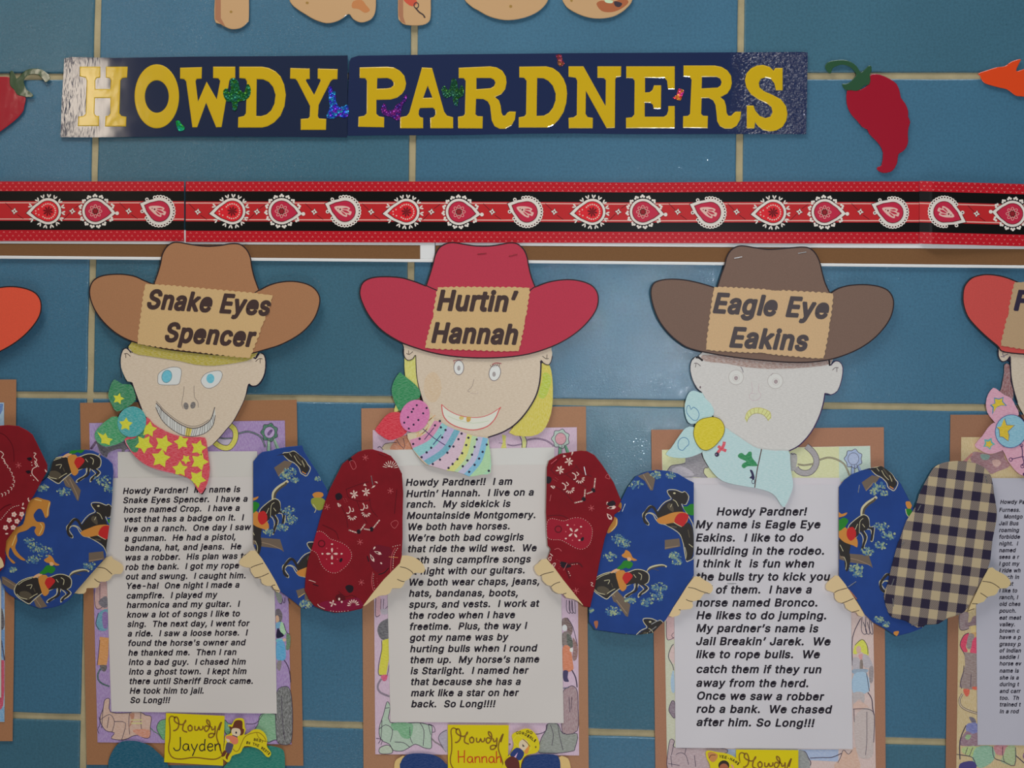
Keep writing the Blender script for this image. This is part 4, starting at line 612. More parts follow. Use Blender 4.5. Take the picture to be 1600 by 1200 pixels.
def boots(parent, t, clip, d, ang=0):
    its = []
    its += [(dkr, 'l', t([(560,600),(700,545),(850,500)]), 1.0), (dkr, 'l', t([(500,800),(560,920),(590,1080)]), 1.0), (dkr, 'l', t([(700,740),(760,900),(830,1020)]), 1.0), (dkr, 'l', t([(860,700),(880,840),(960,940)]), 1.0), (dkr, 'l', t([(570,600),(600,700),(740,745),(870,730)]), .9)]
    its += [(blk, 'p', t([(430,670),(480,640),(520,680),(500,720),(450,730)])), (blk, 'p', t([(700,1110),(740,1100),(745,1145),(710,1150)])), (blk, 'p', t([(865,1075),(905,1070),(900,1120),(870,1120)]))]
    for cx, cy in ((665, 660), (815, 630)):
        for a in (20, 75, 120, 200, 265, 320): its.append((pkw, 'P', petal(*t([(cx, cy)])[0], 7.0, 2.4, a+ang)))
    for cx, cy in ((620, 870), (795, 830)):
        its += [(pkw, 'l', t([(cx-20, cy-60), (cx, cy-20), (cx-20, cy+25), (cx-50, cy+20)]), 1.6), (pkw, 'l', t([(cx+10, cy), (cx+40, cy), (cx+30, cy-40)]), 1.3)]
        its += fan(*t([(cx+22, cy+55)])[0], 8, 6, 20+ang, 170+ang, 2.0)
    for a, b in (((600,1105),(700,1140)), ((745,1110),(805,1030)), ((790,1090),(865,1105)), ((905,1080),(985,980))): its.append((pkw, 'L', t([a, b]), 1.9)); its.append((dkr, 'dash', t([a, b]), 1.3, 2.4))
    its += [(pkw, 'P', t([(455,765),(475,770),(480,820),(465,810)])), (pkw, 'P', t([(485,775),(505,800),(485,820)])), (pkw, 'P', t([(880,585),(905,550),(935,548),(915,570)])), (pkw, 'P', t([(920,500),(955,500),(960,525)])), (pkw, 'P', t([(780,550),(800,520),(825,555)])), (pk2, 'dash', t([(530,705),(560,770)]), .8, 2), (pk2, 'dash', t([(560,700),(585,760)]), .8, 2)]
    prints('printed_boots', its, d, parent, clip, step=0.006)
def guitar(parent, path, cx, cy, rot, clip, d, ring=None):
    its = [(I(134, 12, 34), 'p', path), (pkw, 'dash', path+[path[0]], 1.0, 3.0)]
    for k in range(4): its.append((pkw, 'P', petal(cx+1.5*math.cos(math.radians(rot+90*k)), cy+1.5*math.sin(math.radians(rot+90*k)), 8, 3.2, rot+90*k)))
    for k in range(4): its += [(pkw, 'e', (cx+15*math.cos(math.radians(rot+90*k)), cy+15*math.sin(math.radians(rot+90*k)), 1.7, 1.3, 0, 8)), (pk2, 'e', (cx+12*math.cos(math.radians(rot+45+90*k)), cy+12*math.sin(math.radians(rot+45+90*k)), 1.1, 1.1, 0, 8))]
    if ring: its.append((dkr, 'E', (ring[0], ring[1], 5, 5), 1.6))
    its.append((blk, 'e', (cx+14, cy+10, 2.2, 3.4, 30)))
    prints('printed_guitar', its, d, parent, clip, step=0.008)
SL = dict(thick=1.2, skirt=1.0, drop=0.5)
# ============================ cowboy with the tan hat
sp = thing('paper_cowboy', 'paper cowboy with tan hat, blue eyes, toothy grin and red neckerchief with yellow stars', 'paper figure', 300, 1196, 2.0, 'paper cowboys with stories')
make_hat(sp, SP_C, SP_R, mat('card', (148, 105, 74)))
card(sp, [(226.5,442.5),(427,460.5),(409,512),(390,560.5),(214,538)], 3, [('Snake Eyes', *T(200,430,6.667,[(195,350),(1463,425)]), 31), ('Spencer', *T(200,430,6.667,[(380,693),(1298,750)]), 31)])
face = smooth([(207,535),(205.5,552),(202,549),(197.5,544.8),(192.5,547.5),(189,558.8),(189.4,573.8),(193.8,586),(199.4,596),(205.6,597),(210,610),(216,626),(221,639),(229,652),(246,670),(265,690),(290,704),(310,706),(322,700),(332.5,694),(342.5,684),(354,671),(364,658),(375,640),(382.5,622.5),(386,610),(387.8,600),(392.5,602),(400,602),(407.5,595),(413,582.5),(414.4,566),(412,555),(407.5,552),(404,554),(399,558),(396,540),(300,530)], True, 2)
hd = sheet('head', face, 6.5, K(196, 178, 156, .2, .5), sp, thick=0.3)
prints('head_outline', [(I(26, 20, 40), 'l', [(385,616),(388.5,600.5),(393,603),(401,603),(408.5,596),(414,583),(415.4,566),(413,555),(408,551.5)], 1.8), (I(26, 20, 40), 'l', [(386.5,608),(382,624),(374,641),(364,659),(353,672),(342,685),(333,694)], 1.1), (I(26, 20, 40), 'l', [(206,597.5),(211,612),(217,628),(222,641)], 1.5), (I(26, 20, 40), 'l', [(190,590),(188,574),(187.7,560),(191.5,547),(197.5,544),(204,549),(208,551)], 1.1), (I(26,20,40), 'l', [(395,556),(399,560),(404,553)], 2.4)], 6.56, hd, each=True)
s8 = lambda p: T(180, 530, 8, p)
prints('ear_line', [(I(60,44,40), 'l', s8([(110,185),(150,180),(190,215)]), 1.0), (I(60,44,40), 'l', s8([(130,185),(133,235)]), .9)], 6.56, hd)
prints('ear_line', [(I(60,44,40), 'l', T(300,530,8,[(795,280),(835,245),(880,245)]), 1.0), (I(60,44,40), 'l', T(300,530,8,[(850,245),(852,300)]), .9)], 6.56, hd)
prints('eye', [(P(190,192,190), 'p', s8([(545,430),(600,385),(700,350),(795,355),(828,400),(815,500),(790,562),(700,572),(610,572),(540,555),(533,480)])), (I(120,112,110), 'c', s8([(545,430),(600,385),(700,350),(795,355),(828,400),(815,500),(790,562),(700,572),(610,572),(540,555),(533,480)]), .8), (I(96,130,140), 'e', (180+645/8, 530+465/8, 8.2, 10.4, 15)), (K(84,172,192), 'e', (180+645/8, 530+465/8, 7.2, 9.4, 15))], 6.56, hd)
prints('eye', [(P(190,192,190), 'p', s8([(1070,520),(1120,440),(1200,405),(1290,393),(1332,415),(1335,470),(1290,555),(1200,610),(1120,600)])), (I(120,112,110), 'c', s8([(1070,520),(1120,440),(1200,405),(1290,393),(1332,415),(1335,470),(1290,555),(1200,610),(1120,600)]), .8), (K(84,172,192), 'e', (180+1190/8, 530+492/8, 6.2, 7.4, 0))], 6.56, hd)
prints('nose', [(I(128,112,104), 'l', s8([(862,590),(850,700),(832,800),(850,870)]), .8), (I(128,112,104), 'l', s8([(985,580),(990,720),(1030,780),(1040,855)]), .8), (K(104,96,92), 'e', (180+885/8, 530+835/8, 4, 5.6, -10)), (K(104,96,92), 'e', (180+972/8, 530+825/8, 4, 5.4, 15))], 6.56, hd)
up = s8([(510,800),(560,850),(600,900),(700,985),(800,1055),(920,1108),(1030,1108),(1130,1060),(1200,990),(1245,850)]); lo = s8([(505,850),(540,930),(600,1030),(700,1120),(800,1182),(900,1212),(1000,1212),(1130,1170),(1220,1080),(1252,950)])
tl = []; mk = I(86, 78, 76); U = smooth(up, False, 8); Lw = smooth(lo, False, 8)
for k in range(2, 30):
    a, b = U[int(k*(len(U)-1)/31)], Lw[int(k*(len(Lw)-1)/31)]; tl.append((mk, 'L', [a, b], .6))
prints('mouth', [(P(184,184,180), 'P', U+Lw[::-1]), (K(204,180,60), 'P', [U[int(len(U)*.53)], U[int(len(U)*.60)], Lw[int(len(U)*.60)], Lw[int(len(U)*.53)]]), (mk, 'L', U, 1.5), (mk, 'L', [(x, y-3.2) for x, y in U[:-12]], .7), (mk, 'L', Lw, 1.1)]+tl, 6.56, hd, step=0.004)
sheet('hair', smooth([(207,533),(208,551),(227.5,555.6),(255,560),(280,564),(305,569.5),(330,571.5),(355,569),(380,565),(392,561),(402,552),(396,536),(300,530)], True, 2), 7.0, K(168,152,40,.3,.2), sp, thick=0.2)
lv = K(22,118,72,.25,1.0); lv2 = K(36,140,84,.3,.3); st_y = K(214,196,48,.1)
a = sheet('neckerchief_leaf', smooth([(178.5,592.8),(190.8,600),(204.8,601),(210,612),(211.8,626),(196,638),(182,643),(175,633),(169,619),(172,605)], True, 2), 7.2, lv, sp, thick=.25); prints('star_print', [(st_y, 'P', star(185, 623, 9.5, 15, .5))], 7.25, a)
a = sheet('neckerchief_leaf', smooth([(182,650.5),(168,655.8),(154,668),(147.7,679),(152,690.8),(164.5,697.8),(182,694.5),(196,686),(200,668)], True, 2), 7.2, lv2, sp, thick=.25); prints('star_print', [(st_y, 'P', T(0,580,8,[(1215,760),(1290,800),(1320,770),(1345,830),(1410,850),(1375,880),(1370,925),(1320,905),(1265,900),(1270,850)]))], 7.25, a)
sc_ = smooth(T(140,640,8,[(715,95),(780,160),(850,215),(1000,292),(1150,335),(1300,345),(1440,350),(1467,450),(1487,600),(1503,750),(1480,900),(1430,1010),(1390,1052),(1340,990),(1290,900),(1200,840),(1050,800),(850,752),(700,690),(580,600),(500,500),(435,370),(560,300),(640,240)]), True, 2)
a = sheet('neckerchief', sc_, 7.6, K(204,44,64,.25,.9), sp, thick=.3)
m8 = lambda p: T(140, 640, 8, p)
prints('scarf_edge', [(I(226,120,140), 'l', m8([(440,380),(500,500),(580,605),(700,693),(850,753),(1050,800)]), 1.6), (K(22,118,72,.25,1.0), 'p', m8([(455,385),(560,360),(600,320),(640,280),(690,250),(690,340),(620,420),(612,490),(590,530),(540,528),(500,480)]))], 7.66, a, sc_)
for cx, cy, r, ro in ((742,248,92,10),(680,430,108,35),(922,425,104,20),(888,610,112,10),(1150,408,88,60),(1360,478,92,15),(1372,650,104,20),(1205,622,56,40),(1130,745,92,0),(1345,865,104,30)):
    prints('star_print', [(st_y, 'P', star(140+cx/8, 640+cy/8, r/8*1.12, ro, .55))], 7.7, a, sc_)
a = sheet('neckerchief_knot', ell(206,659,22.3,24.2,20,30), 8.2, K(40,150,152,.3,.4), sp, thick=.3); prints('star_print', [(st_y, 'P', star(196.5, 663, 11, 5, .55))], 8.26, a)
sheet('blank_centre', [(184,706),(402,705),(404,760),(184,760)], 3.4, P(182,178,172), sp, thick=.2)  # blank white middle of the purple page behind, no shirt
L1 = [("Howdy Pardner!  My name is",(183,212),(1228,195)),("Snake Eyes Spencer.  I have a",(185,295),(1295,280)),("horse named Crop.  I have a",(190,380),(1225,362)),("vest that has a badge on it.  I",(192,465),(1258,447)),("live on a ranch.  One day I saw",(193,550),(1322,533)),("a gunman.  He had a pistol,",(197,636),(1190,620)),("bandana, hat, and jeans.  He",(201,720),(1238,706)),("was a robber.  His plan was to",(203,806),(1300,790)),("rob the bank.  I got my rope",(205,892),(1218,876)),("out and swung.  I caught him.",(208,976),(1280,965)),("Yee-ha!  One night I made a",(213,1060),(1222,1048)),("campfire.  I played my",(215,1147),(1021,1137)),("harmonica and my guitar.  I",(217,1230),(1222,1219)),("know a lot of songs I like to",(219,1316),(1226,1305)),("sing.  The next day, I went for",(223,1400),(1308,1392)),("a ride.  I saw a loose horse.  I",(226,1485),(1292,1475)),("found the horse's owner and",(229,1570),(1275,1563)),("he thanked me.  Then I ran",(232,1656),(1195,1649)),("into a bad guy.  I chased him",(235,1740),(1278,1735)),("into a ghost town.  I kept him",(237,1825),(1285,1820)),("there until Sheriff Brock came.",(241,1910),(1345,1907)),("He took him to jail.",(243,1995),(905,1994)),("So Long!!!",(248,2079),(600,2079))]
page(sp, [(161.5,747),(426,745),(432.7,1115),(174,1112)], L1, 160, 735, 9.9)
BL = smooth([(75,745),(82,722),(92,712),(105,705.5),(125,703),(145,704),(161,713),(176,725),(176.5,750),(175,782),(171,820),(166,857),(165,870),(142,897),(117,926),(106,939),(90,947.5),(71,951),(56,949),(41,942.5),(22.5,934),(9,924),(1,905),(-8,880),(-6,850),(4,815),(20,780),(50,760)], True, 2)
s = sheet('sleeve', BL, 9.0, BLU(), sp, **SL); d_ = 9.06
H1(s, 0, 860, BL, d_); H1(s, 46, 672, BL, d_); H2(s, 20, 750, BL, d_)
for cx, cy, q in ((160,750,11),(172,764,8),(100,768,9),(66,762,8),(56,855,10),(70,862,11),(52,875,9),(140,884,8),(45,845,7),(20,890,5)): cloud(s, cx, cy, q, BL, d_, int(q))
prints('printed_log', [(logc, 'P', T(0,720,8,[(830,230),(880,190),(1010,370),(980,505),(960,490)])), (logl, 'l', T(0,720,8,[(870,230),(960,420),(970,480)]), 1.0)], d_+.1, s, BL)
gold(s, [('p', T(0,720,8,[(400,480),(460,455),(540,480),(630,510),(615,600),(610,680),(570,715),(545,660),(520,610),(480,600),(440,640),(420,690),(460,760),(545,770),(560,830),(530,920),(470,940),(430,880),(450,830),(400,820),(330,870),(220,910),(215,1000),(190,1090),(250,1180),(320,1240),(270,1240),(180,1170),(130,1080),(110,1190),(190,1270),(150,1275),(70,1150),(80,1000),(130,920),(180,840),(290,790),(330,600),(360,520)])), ('l', T(0,720,8,[(620,520),(600,600),(590,690)])), ('l', T(0,720,8,[(430,480),(520,500)])), ('l', T(0,720,8,[(200,930),(150,1060)])), ('l', T(0,720,8,[(500,780),(530,830),(490,920)]))], BL, d_+.2)
BR = [(395.6,721),(404,710.6),(410,706),(424,704),(432.5,701),(450,698),(472,696),(475,705),(482.5,717.5),(495,736),(511,765),(520,800),(515,860),(505,915),(499,935),(491,948),(479,951),(470,949),(454,936),(437.5,924),(419,892),(401,861),(395.6,850),(395.5,792)]
s = sheet('sleeve', BR, 9.0, BLU(), sp, **SL)
H4(s, 372, 697, BR, d_); H3(s, 370, 695, BR, d_); H2(s, 357.3, 812, BR, d_)
for cx, cy, q in ((452,738,9),(461,750,5),(445,744,7),(450,798,9),(455,813,9),(441,824,7),(420,832,7),(478,945,8),(497,748,4),(475,942,5)): cloud(s, cx, cy, q, BR, d_, int(q))
prints('printed_rider', [(tan_, 'p', T(320,640,8,[(1345,1060),(1400,1030),(1470,1040),(1480,1080),(1430,1110),(1380,1110)])), (I(126,130,52), 'p', T(320,640,8,[(1340,1110),(1440,1100),(1500,1130),(1520,1200),(1440,1260),(1370,1230),(1330,1170)])), (ho, 'l', T(320,640,8,[(1350,1180),(1390,1240),(1370,1290)]), 1.0)], d_+.1, s, BR)
prints('printed_log', [(logc, 'P', T(360,900,8,[(820,180),(920,150),(960,200),(850,275)])), (I(190,160,90), 'l', T(360,900,8,[(850,270),(930,215)]), 1.0)], d_+.1, s, BR)
hand(sp, [(166,871),(177.5,874),(190,881),(193,889),(189,896.5),(180,897),(175,900),(171,906),(164,909),(157.5,909),(155,914),(151,918.5),(136,919),(135,922.5),(131,927.5),(117,927),(120,922)], [T(0,860,8,[(1215,210),(1310,225),(1380,280),(1400,297)]), T(0,860,8,[(1180,355),(1215,385),(1255,400)])])
hand(sp, [(399,860),(385,866),(375,875),(375,882.5),(385,886.5),(391,887),(392,893),(399,902.5),(407.5,904),(409,911),(417.5,915.6),(425,915.5),(427.5,920),(431,924),(438,923.5),(420,890)], [T(360,780,8,[(255,857),(300,835),(410,800)]), T(360,780,8,[(310,982),(380,970),(480,925)]), T(360,780,8,[(560,1072),(520,1082),(545,1130),(617,1146)])], 9.8)
kn = lambda nm, pts, m, d=4.6: sheet(nm, smooth(pts, True, 3), d, m, None, thick=.5)
sheet('paper_knee', smooth([(169,1200),(170,1187.5),(175,1175),(182.5,1164),(192.5,1158),(209,1157.5),(221,1160),(234,1165),(246,1175),(256,1185),(264,1200),(268,1240),(262,1300),(178,1300),(169,1240)], True, 3), 4.6, K(0,78,102,.08,1.2), sp, thick=.5)
sheet('paper_knee', smooth([(347,1205),(356,1191),(366,1176),(380,1168.5),(400,1167),(416,1165),(427,1166),(440,1170),(444.5,1178),(445.5,1200),(446,1240),(436,1300),(352,1300),(344,1240)], True, 3), 4.6, K(18,112,98,.1,.9), sp, thick=.5)
# ============================ cowgirl with the raspberry hat
ha = thing('paper_cowboy', 'paper cowgirl with raspberry red hat, yellow hair and striped dotted neckerchief', 'paper figure', 745, 1210, 2.0, 'paper cowboys with stories')
h = make_hat(ha, HAN_HAT, HAN_R, mat('card', (162, 50, 68)))
stm = mat('metal', (190, 90, 100)); staple(h, (746,397),(760,395.5), 8.5, stm); staple(h, (795,400),(808,397), 8.5, stm)
card(ha, [(683.8,448.2),(828.5,449),(821,500),(810.5,549.5),(663.5,544.5),(676,495)], 5, [("Hurtin’", *T(620,360,6.667,[(418,838),(1222,850)]), 33), ('Hannah', *T(620,360,6.667,[(360,1172),(1248,1192)]), 32.5)])
hf = smooth([(640,530),(631.5,543),(630.6,553.8),(634.4,560.6),(638.8,562.8),(645,560),(649,554),(650,567.5),(651,586),(654.4,605),(661,627.5),(670,645),(680,660),(695,675),(712,684),(730,690),(746,690),(762.5,683.5),(784,676),(802.5,665),(817.5,650),(830,632.5),(838.8,615),(843.8,595),(845.6,572),(845,562),(850,567),(856.9,569.8),(860.6,565),(862.5,556),(861.5,546),(850,532),(750,528)], True, 2)
HEAD_G = hf
hd = sheet('head', hf, 6.5, K(196,178,156,.2,.1), ha, thick=.3); ik = I(40,28,44)
prints('head_outline', [(ik, 'l', [(762.5,683.5),(784,676),(802.5,665),(817.5,650),(830,632.5),(838.8,615),(843.6,595),(845.2,572),(844.7,564)], 2.2), (ik, 'l', [(661,627.5),(654.4,605),(651,586),(650,567.5),(649.3,555),(645,560.5),(638.8,563),(634,560.6),(631,553.8),(631,545)], 1.2), (ik, 'l', [(845,563),(850,568),(857,570),(861,565),(863,556)], 1.3)], 6.56, hd, each=True)
z = lambda p: T(620, 530, 8, p)
prints('ear_line', [(I(60,44,40), 'l', z([(120,175),(155,190),(200,155)]), .9), (I(60,44,40), 'l', z([(145,140),(150,185)]), .8)], 6.56, hd)
prints('ear_line', [(I(60,44,40), 'l', T(740,540,8,[(860,130),(905,165),(940,162)]), 1.0), (I(60,44,40), 'l', T(740,540,8,[(918,110),(915,160)]), .9)], 6.56, hd)
for (cx, cy, rx, ry, ro, px, py) in ((775,355,7.8,11.3,0,775,362),(1225,420,9,12.6,12,1215,438)):
    q = (620+cx/8, 530+cy/8, rx, ry, ro); its = [(P(200,200,194), 'e', q), (I(120,108,108), 'E', q, 1.2), (K(150,140,138), 'e', (620+px/8, 530+py/8, 2.6, 4, 0))]
    if cx < 1000: its += [(I(150,90,90), 'l', z([(703,272),(760,258),(828,258)]), 1.2), (I(150,90,90), 'l', z([(715,272),(720,310)]), .8)]
    else: its += [(I(150,80,84), 'l', z([(1190,318),(1240,297),(1308,305)]), 1.6)]+[(I(96,70,70), 'L', z([(1168+k*22, 322-k*4), (1186+k*20, 352-k*3)]), .8) for k in range(6)]
    prints('eye', its, 6.56, hd)
prints('nose', [(I(150,132,122), 'l', z([(965,500),(940,590),(890,640),(895,655),(915,655)]), .9), (I(170,150,138), 'l', z([(925,675),(1010,682),(1012,655)]), .7)], 6.56, hd)
mo = z([(560,815),(640,885),(760,945),(900,975),(1050,975),(1180,930),(1300,850),(1275,890),(1230,990),(1130,1090),(960,1135),(780,1105),(650,1040),(580,950)])
mr = I(186,84,84); prints('mouth', [(P(200,196,184), 'P', mo), (mr, 'l', mo[:7], 1.1), (mr, 'l', mo[6:]+[mo[0]], 1.6), (I(170,180,150), 'l', z([(640,960),(760,1010),(960,1050),(1150,1020)]), .6), (K(198,176,90), 'p', z([(785,965),(835,970),(825,1005),(785,1000)])), (K(190,146,40), 'p', z([(875,972),(925,975),(915,1025),(875,1030)]))], 6.56, hd)
sheet('cheek_blush', ell(676,605,14,24,0,16), 6.55, K(214,172,140,.3,.4), hd, thick=.01)
sheet('hair', smooth([(846,568),(852,568.5),(858.8,571),(863,590),(863.8,621),(861,646),(852.5,667.5),(840,678.8),(820,682),(795,676),(815,655),(832,630),(842,600)], True, 2), 6.0, mat('crayon', (204,182,66), k=.25, a=.3, v=1), ha, thick=.2)
prints('hair_shading', [(K(170,184,40,.3), 'p', T(740,540,8,[(870,345),(930,345),(970,420),(940,560),(880,660),(810,630),(840,500),(860,420)]))], 6.06, ha)
sheet('hair', smooth([(632,556),(633.5,592),(628,600),(616,640),(621,643),(650,615),(655,606),(652,585),(650,556)], True, 2), 6.0, mat('crayon', (196,192,96), k=.25, a=.3, v=1), ha, thick=.2)
sheet('neckerchief_leaf', smooth([(624.3,582),(628,584),(635.5,590),(647.8,599.8),(655.8,610),(655.8,620.8),(645,627),(628.5,640),(622,640),(614.5,622.5),(612,608.5),(616,594.5)], True, 2), 7.2, K(22,124,70,.2,1.0), ha, thick=.25)
sheet('neckerchief_leaf', smooth(T(580,590,8,[(370,440),(240,438),(160,500),(100,580),(48,660),(130,730),(225,782),(330,758),(440,690),(460,560)]), True, 2), 7.1, K(196,34,54,.15,.8), ha, thick=.25)
n5 = lambda p: T(580, 590, 8, p)
sc_ = smooth(n5([(640,640),(735,430),(790,520),(850,525),(900,575),(980,620),(1050,645),(1200,702),(1330,740),(1455,745),(1470,820),(1482,900),(1494,1000),(1490,1190),(1380,1212),(1240,1237),(1170,1212),(1060,1177),(950,1160),(780,1112),(680,1082),(600,1002),(530,910),(490,820),(450,700)]), True, 2)
a = sheet('neckerchief', sc_, 7.6, K(214,172,140,.3,.4), ha, thick=.3)
Bs = [((735,430),(450,690)),((790,535),(480,780)),((885,562),(515,885)),((960,600),(600,985)),((1040,645),(655,1040)),((1110,668),(720,1095)),((1200,700),(935,1160)),((1262,718),(1030,1180)),((1330,738),(1075,1190)),((1395,745),(1150,1215)),((1462,760),(1225,1240)),((1492,960),(1370,1225)),((1500,1090),(1395,1220)),((1520,1230),(1500,1240))]
Cs = [(206,182,150),(212,128,160),(128,184,186),(172,160,194),(96,158,176),(206,170,184),(212,206,112),(170,196,152),(176,172,206),(112,170,204),(158,196,150),(150,196,160),(124,112,96)]
for k in range(len(Bs)-1):
    (p, q), (r, s_) = Bs[k], Bs[k+1]
    def bow(u, v): return [u, ((u[0]+v[0])/2+40, (u[1]+v[1])/2+45), v]
    prints('stripe_print', [(K(*Cs[k], .2, 1.2), 'P', n5(smooth(bow(p, q), False, 5)+smooth(bow(r, s_), False, 5)[::-1]))], 7.65, a, sc_)
dots = [(858,543),(797,597),(870,622),(605,765),(525,830),(928,655),(888,748),(750,877),(693,935),(630,995),(1130,700),(1090,770),(1028,862),(980,860),(952,940),(860,1025),(770,1080),(1215,752),(1187,843),(1137,945),(1078,1020),(1018,1080),(967,1130),(1320,773),(1292,866),(1260,963),(1203,1035),(1145,1108),(1445,838),(1393,928),(1348,1012),(1293,1090),(1225,1178),(1470,1165)]
prints('dot_print', [(I(44,36,60), 'M', [ell(580+x/8, 590+y/8, 1.9, 1.9, 0, 9) for x, y in dots])], 7.72, a)
prints('pen_marks', [(I(74,50,96), 'L', n5([(645,640),(790,760),(925,845)]), 1.3), (I(74,50,96), 'L', n5([(785,625),(665,775)]), 1.2), (I(50,60,110), 'L', n5([(875,712),(775,838)]), 1.3)], 7.74, a)
prints('orange_scribble', [(I(206,150,96), 'l', n5([(600,740),(700,640),(640,700),(720,600),(690,560),(760,500),(720,540),(800,470)]), .9), (I(206,150,96), 'l', n5([(560,700),(600,680),(570,740),(640,690)]), .9)], 7.72, a)
a = sheet('neckerchief_knot', ell(648,650,22.5,26.2,28,30), 8.2, K(204,108,158,.15,.4), ha, thick=.3)
prints('dot_print', [(I(40,30,56), 'M', [ell(580+x/8, 590+y/8, 1.7, 1.7, 0, 9) for x, y in [(570,345),(692,380),(525,392),(507,428),(650,447),(460,495),(590,530),(413,563),(530,588),(470,637)]])], 8.26, a)
sheet('blank_centre', [(598,703),(866,699),(868,760),(598,760)], 3.4, P(188,186,182), ha, thick=.2)  # white blank centre of the pink page, showing above the story
L2 = [("Howdy Pardner!!  I am",(108,197),(1058,187)),("Hurtin’ Hannah.  I live on a",(112,298),(1250,283)),("ranch.  My sidekick is",(115,392),(1040,385)),("Mountainside Montgomery.",(118,493),(1268,485)),("We both have horses.",(125,593),(1038,585)),("We’re both bad cowgirls",(127,693),(1158,683)),("that ride the wild west.  We",(127,790),(1275,780)),("both sing campfire songs",(130,890),(1222,880)),("at night with our guitars.",(130,990),(1172,978)),("We both wear chaps, jeans,",(135,1088),(1303,1078)),("hats, bandanas, boots,",(137,1187),(1112,1182)),("spurs, and vests.  I work at",(138,1286),(1295,1276)),("the rodeo when I have",(140,1384),(1082,1377)),("freetime.  Plus, the way I",(143,1484),(1185,1474)),("got my name was by",(145,1583),(1018,1576)),("hurting bulls when I round",(147,1683),(1278,1674)),("them up.  My horse‘s name",(149,1781),(1298,1774)),("is Starlight.  I named her",(151,1879),(1198,1873)),("that because she has a",(154,1976),(1133,1974)),("mark like a star on her",(155,2076),(1110,2073)),("back.  So Long!!!!",(157,2174),(905,2173))]
page(ha, [(601,728),(873,726),(880.7,1130),(610,1128)], L2, 615, 725, 11.4)
RL = [(629,840),(627.5,875),(625,882.5),(569,946),(565,951),(545,955.6),(524,957.5),(507.5,954),(491,947),(482.5,936),(476,922.5),(477.5,901),(481,876),(489,851),(495,829),(500,811),(507.5,785),(516,762.5),(526,742.5),(535,725),(547.5,715),(560,706),(571,702.5),(582.5,702),(601,707.5),(611,712.5),(619,722.5),(628,740),(630,771),(629,809)]
s = sheet('sleeve', RL, 12.0, RED(), ha, **SL); d_ = 12.06
e8 = lambda p: T(470, 690, 8, p); f8 = lambda p: T(470, 820, 8, p)
boots(s, e8, RL, d_)
guitar(s, f8([(185,95),(230,80),(280,95),(320,130),(370,175),(440,200),(520,230),(590,280),(632,350),(630,420),(590,490),(530,550),(450,598),(370,595),(300,552),(250,485),(220,400),(190,350),(140,320),(60,300),(60,150)]), 470+390/8, 820+362/8, 0, RL, d_, (470+260/8, 820+235/8))
prints('printed_motifs', ministar(571,715,5)+ministar(610,767,5)+ministar(511,792,5)+ministar(562.5,847,5)+ministar(564.5,910,5)+[(blk, 'p', e8([(585,225),(620,195),(645,230),(620,250)])), (pk2, 'c', e8([(612,250),(665,245),(692,318),(650,345)]), .7), (pk2, 'c', e8([(1125,1025),(1185,985),(1218,1020),(1172,1085)]), .7), (dkr, 'l', f8([(270,0),(430,80),(470,180)]), 1.0), (dkr, 'l', e8([(1200,600),(1170,900)]), .9)]+fan(610,732,13,9,195,350,1.3)+[(pkw, 'e', (608,728.5,2.2,1.3)), (pkw, 'e', (612,729.5,1.6,1.2))], d_, s, RL, step=.006)
prints('printed_hat', [(I(96,8,28), 'p', f8([(860,330),(900,280),(960,250),(1060,270),(1130,300),(1160,480),(1040,560),(960,600),(880,520),(860,430)])), (blk, 'l', f8([(830,390),(850,460)]), 1.6), (blk, 'l', f8([(1100,540),(1040,600),(970,620)]), 1.4), (pkw, 'P', petal(470+905/8, 820+310/8, 6, 2.6, -55)), (pkw, 'P', petal(470+915/8, 820+330/8, 13, 4.6, 22)), (dkr, 'P', petal(470+930/8, 820+337/8, 6, 2.4, 22)), (pkw, 'P', petal(470+865/8, 820+365/8, 14, 4.6, 62)), (dkr, 'P', petal(470+875/8, 820+385/8, 7, 2.2, 62)), (pkw, 'dash', f8([(1130,280),(1200,260),(1255,250)]), 1.2, 3), (pkw, 'dash', f8([(1220,280),(1165,370),(1155,480),(1150,580)]), 1.3, 3), (pk2, 'l', f8([(1180,290),(1140,370),(1125,480),(1125,620)]), .8), (I(200,130,80), 'L', f8([(1100,400),(1215,410)]), .8), (pkw, 'e', (470+1005/8, 820+480/8, 1.8, 1.2, 40)), (pk2, 'l', f8([(900,590),(885,700),(900,800),(920,835)]), .8), (pkw, 'dash', f8([(912,600),(905,700),(925,800)]), 1.0, 3), (pk2, 'dash', f8([(950,650),(960,760)]), .8, 3)], d_, s, RL, step=.006)
prints('printed_boots', [(blk, 'p', f8([(555,780),(600,750),(655,770),(650,830),(600,850)])), (dkr, 'l', f8([(470,830),(560,900),(640,880),(740,940)]), 1.2), (dkr, 'p', f8([(430,900),(500,860),(560,920),(540,1000),(470,980)])), (I(110,8,44), 'p', f8([(230,990),(330,950),(440,960),(600,930),(700,910),(760,960),(770,1020),(600,1075),(430,1090),(300,1060)]))]+fan(552,946,10,8,180,350,1.8)+[(pkw, 'P', petal(520,943,6,2.4,a)) for a in (20,120,200,280)]+[(pkw, 'l', f8([(210,990),(235,1020),(300,1050)]), 1.0), (pkw, 'e', (530,936,1.6,2.2)), (pkw, 'e', (534,940.5,1.4,1.8)), (pkw, 'dash', f8([(350,1075),(480,1085),(600,1075)]), 1.2, 4), (pkw, 'l', f8([(100,690),(150,705),(185,720)]), .9), (blk, 'l', f8([(150,740),(220,765)]), 1.2)], d_, s, RL, step=.006)
staple(s, (580,743.8),(582.5,757.5), 12); staple(s, (592,708),(604,713), 12, stm)
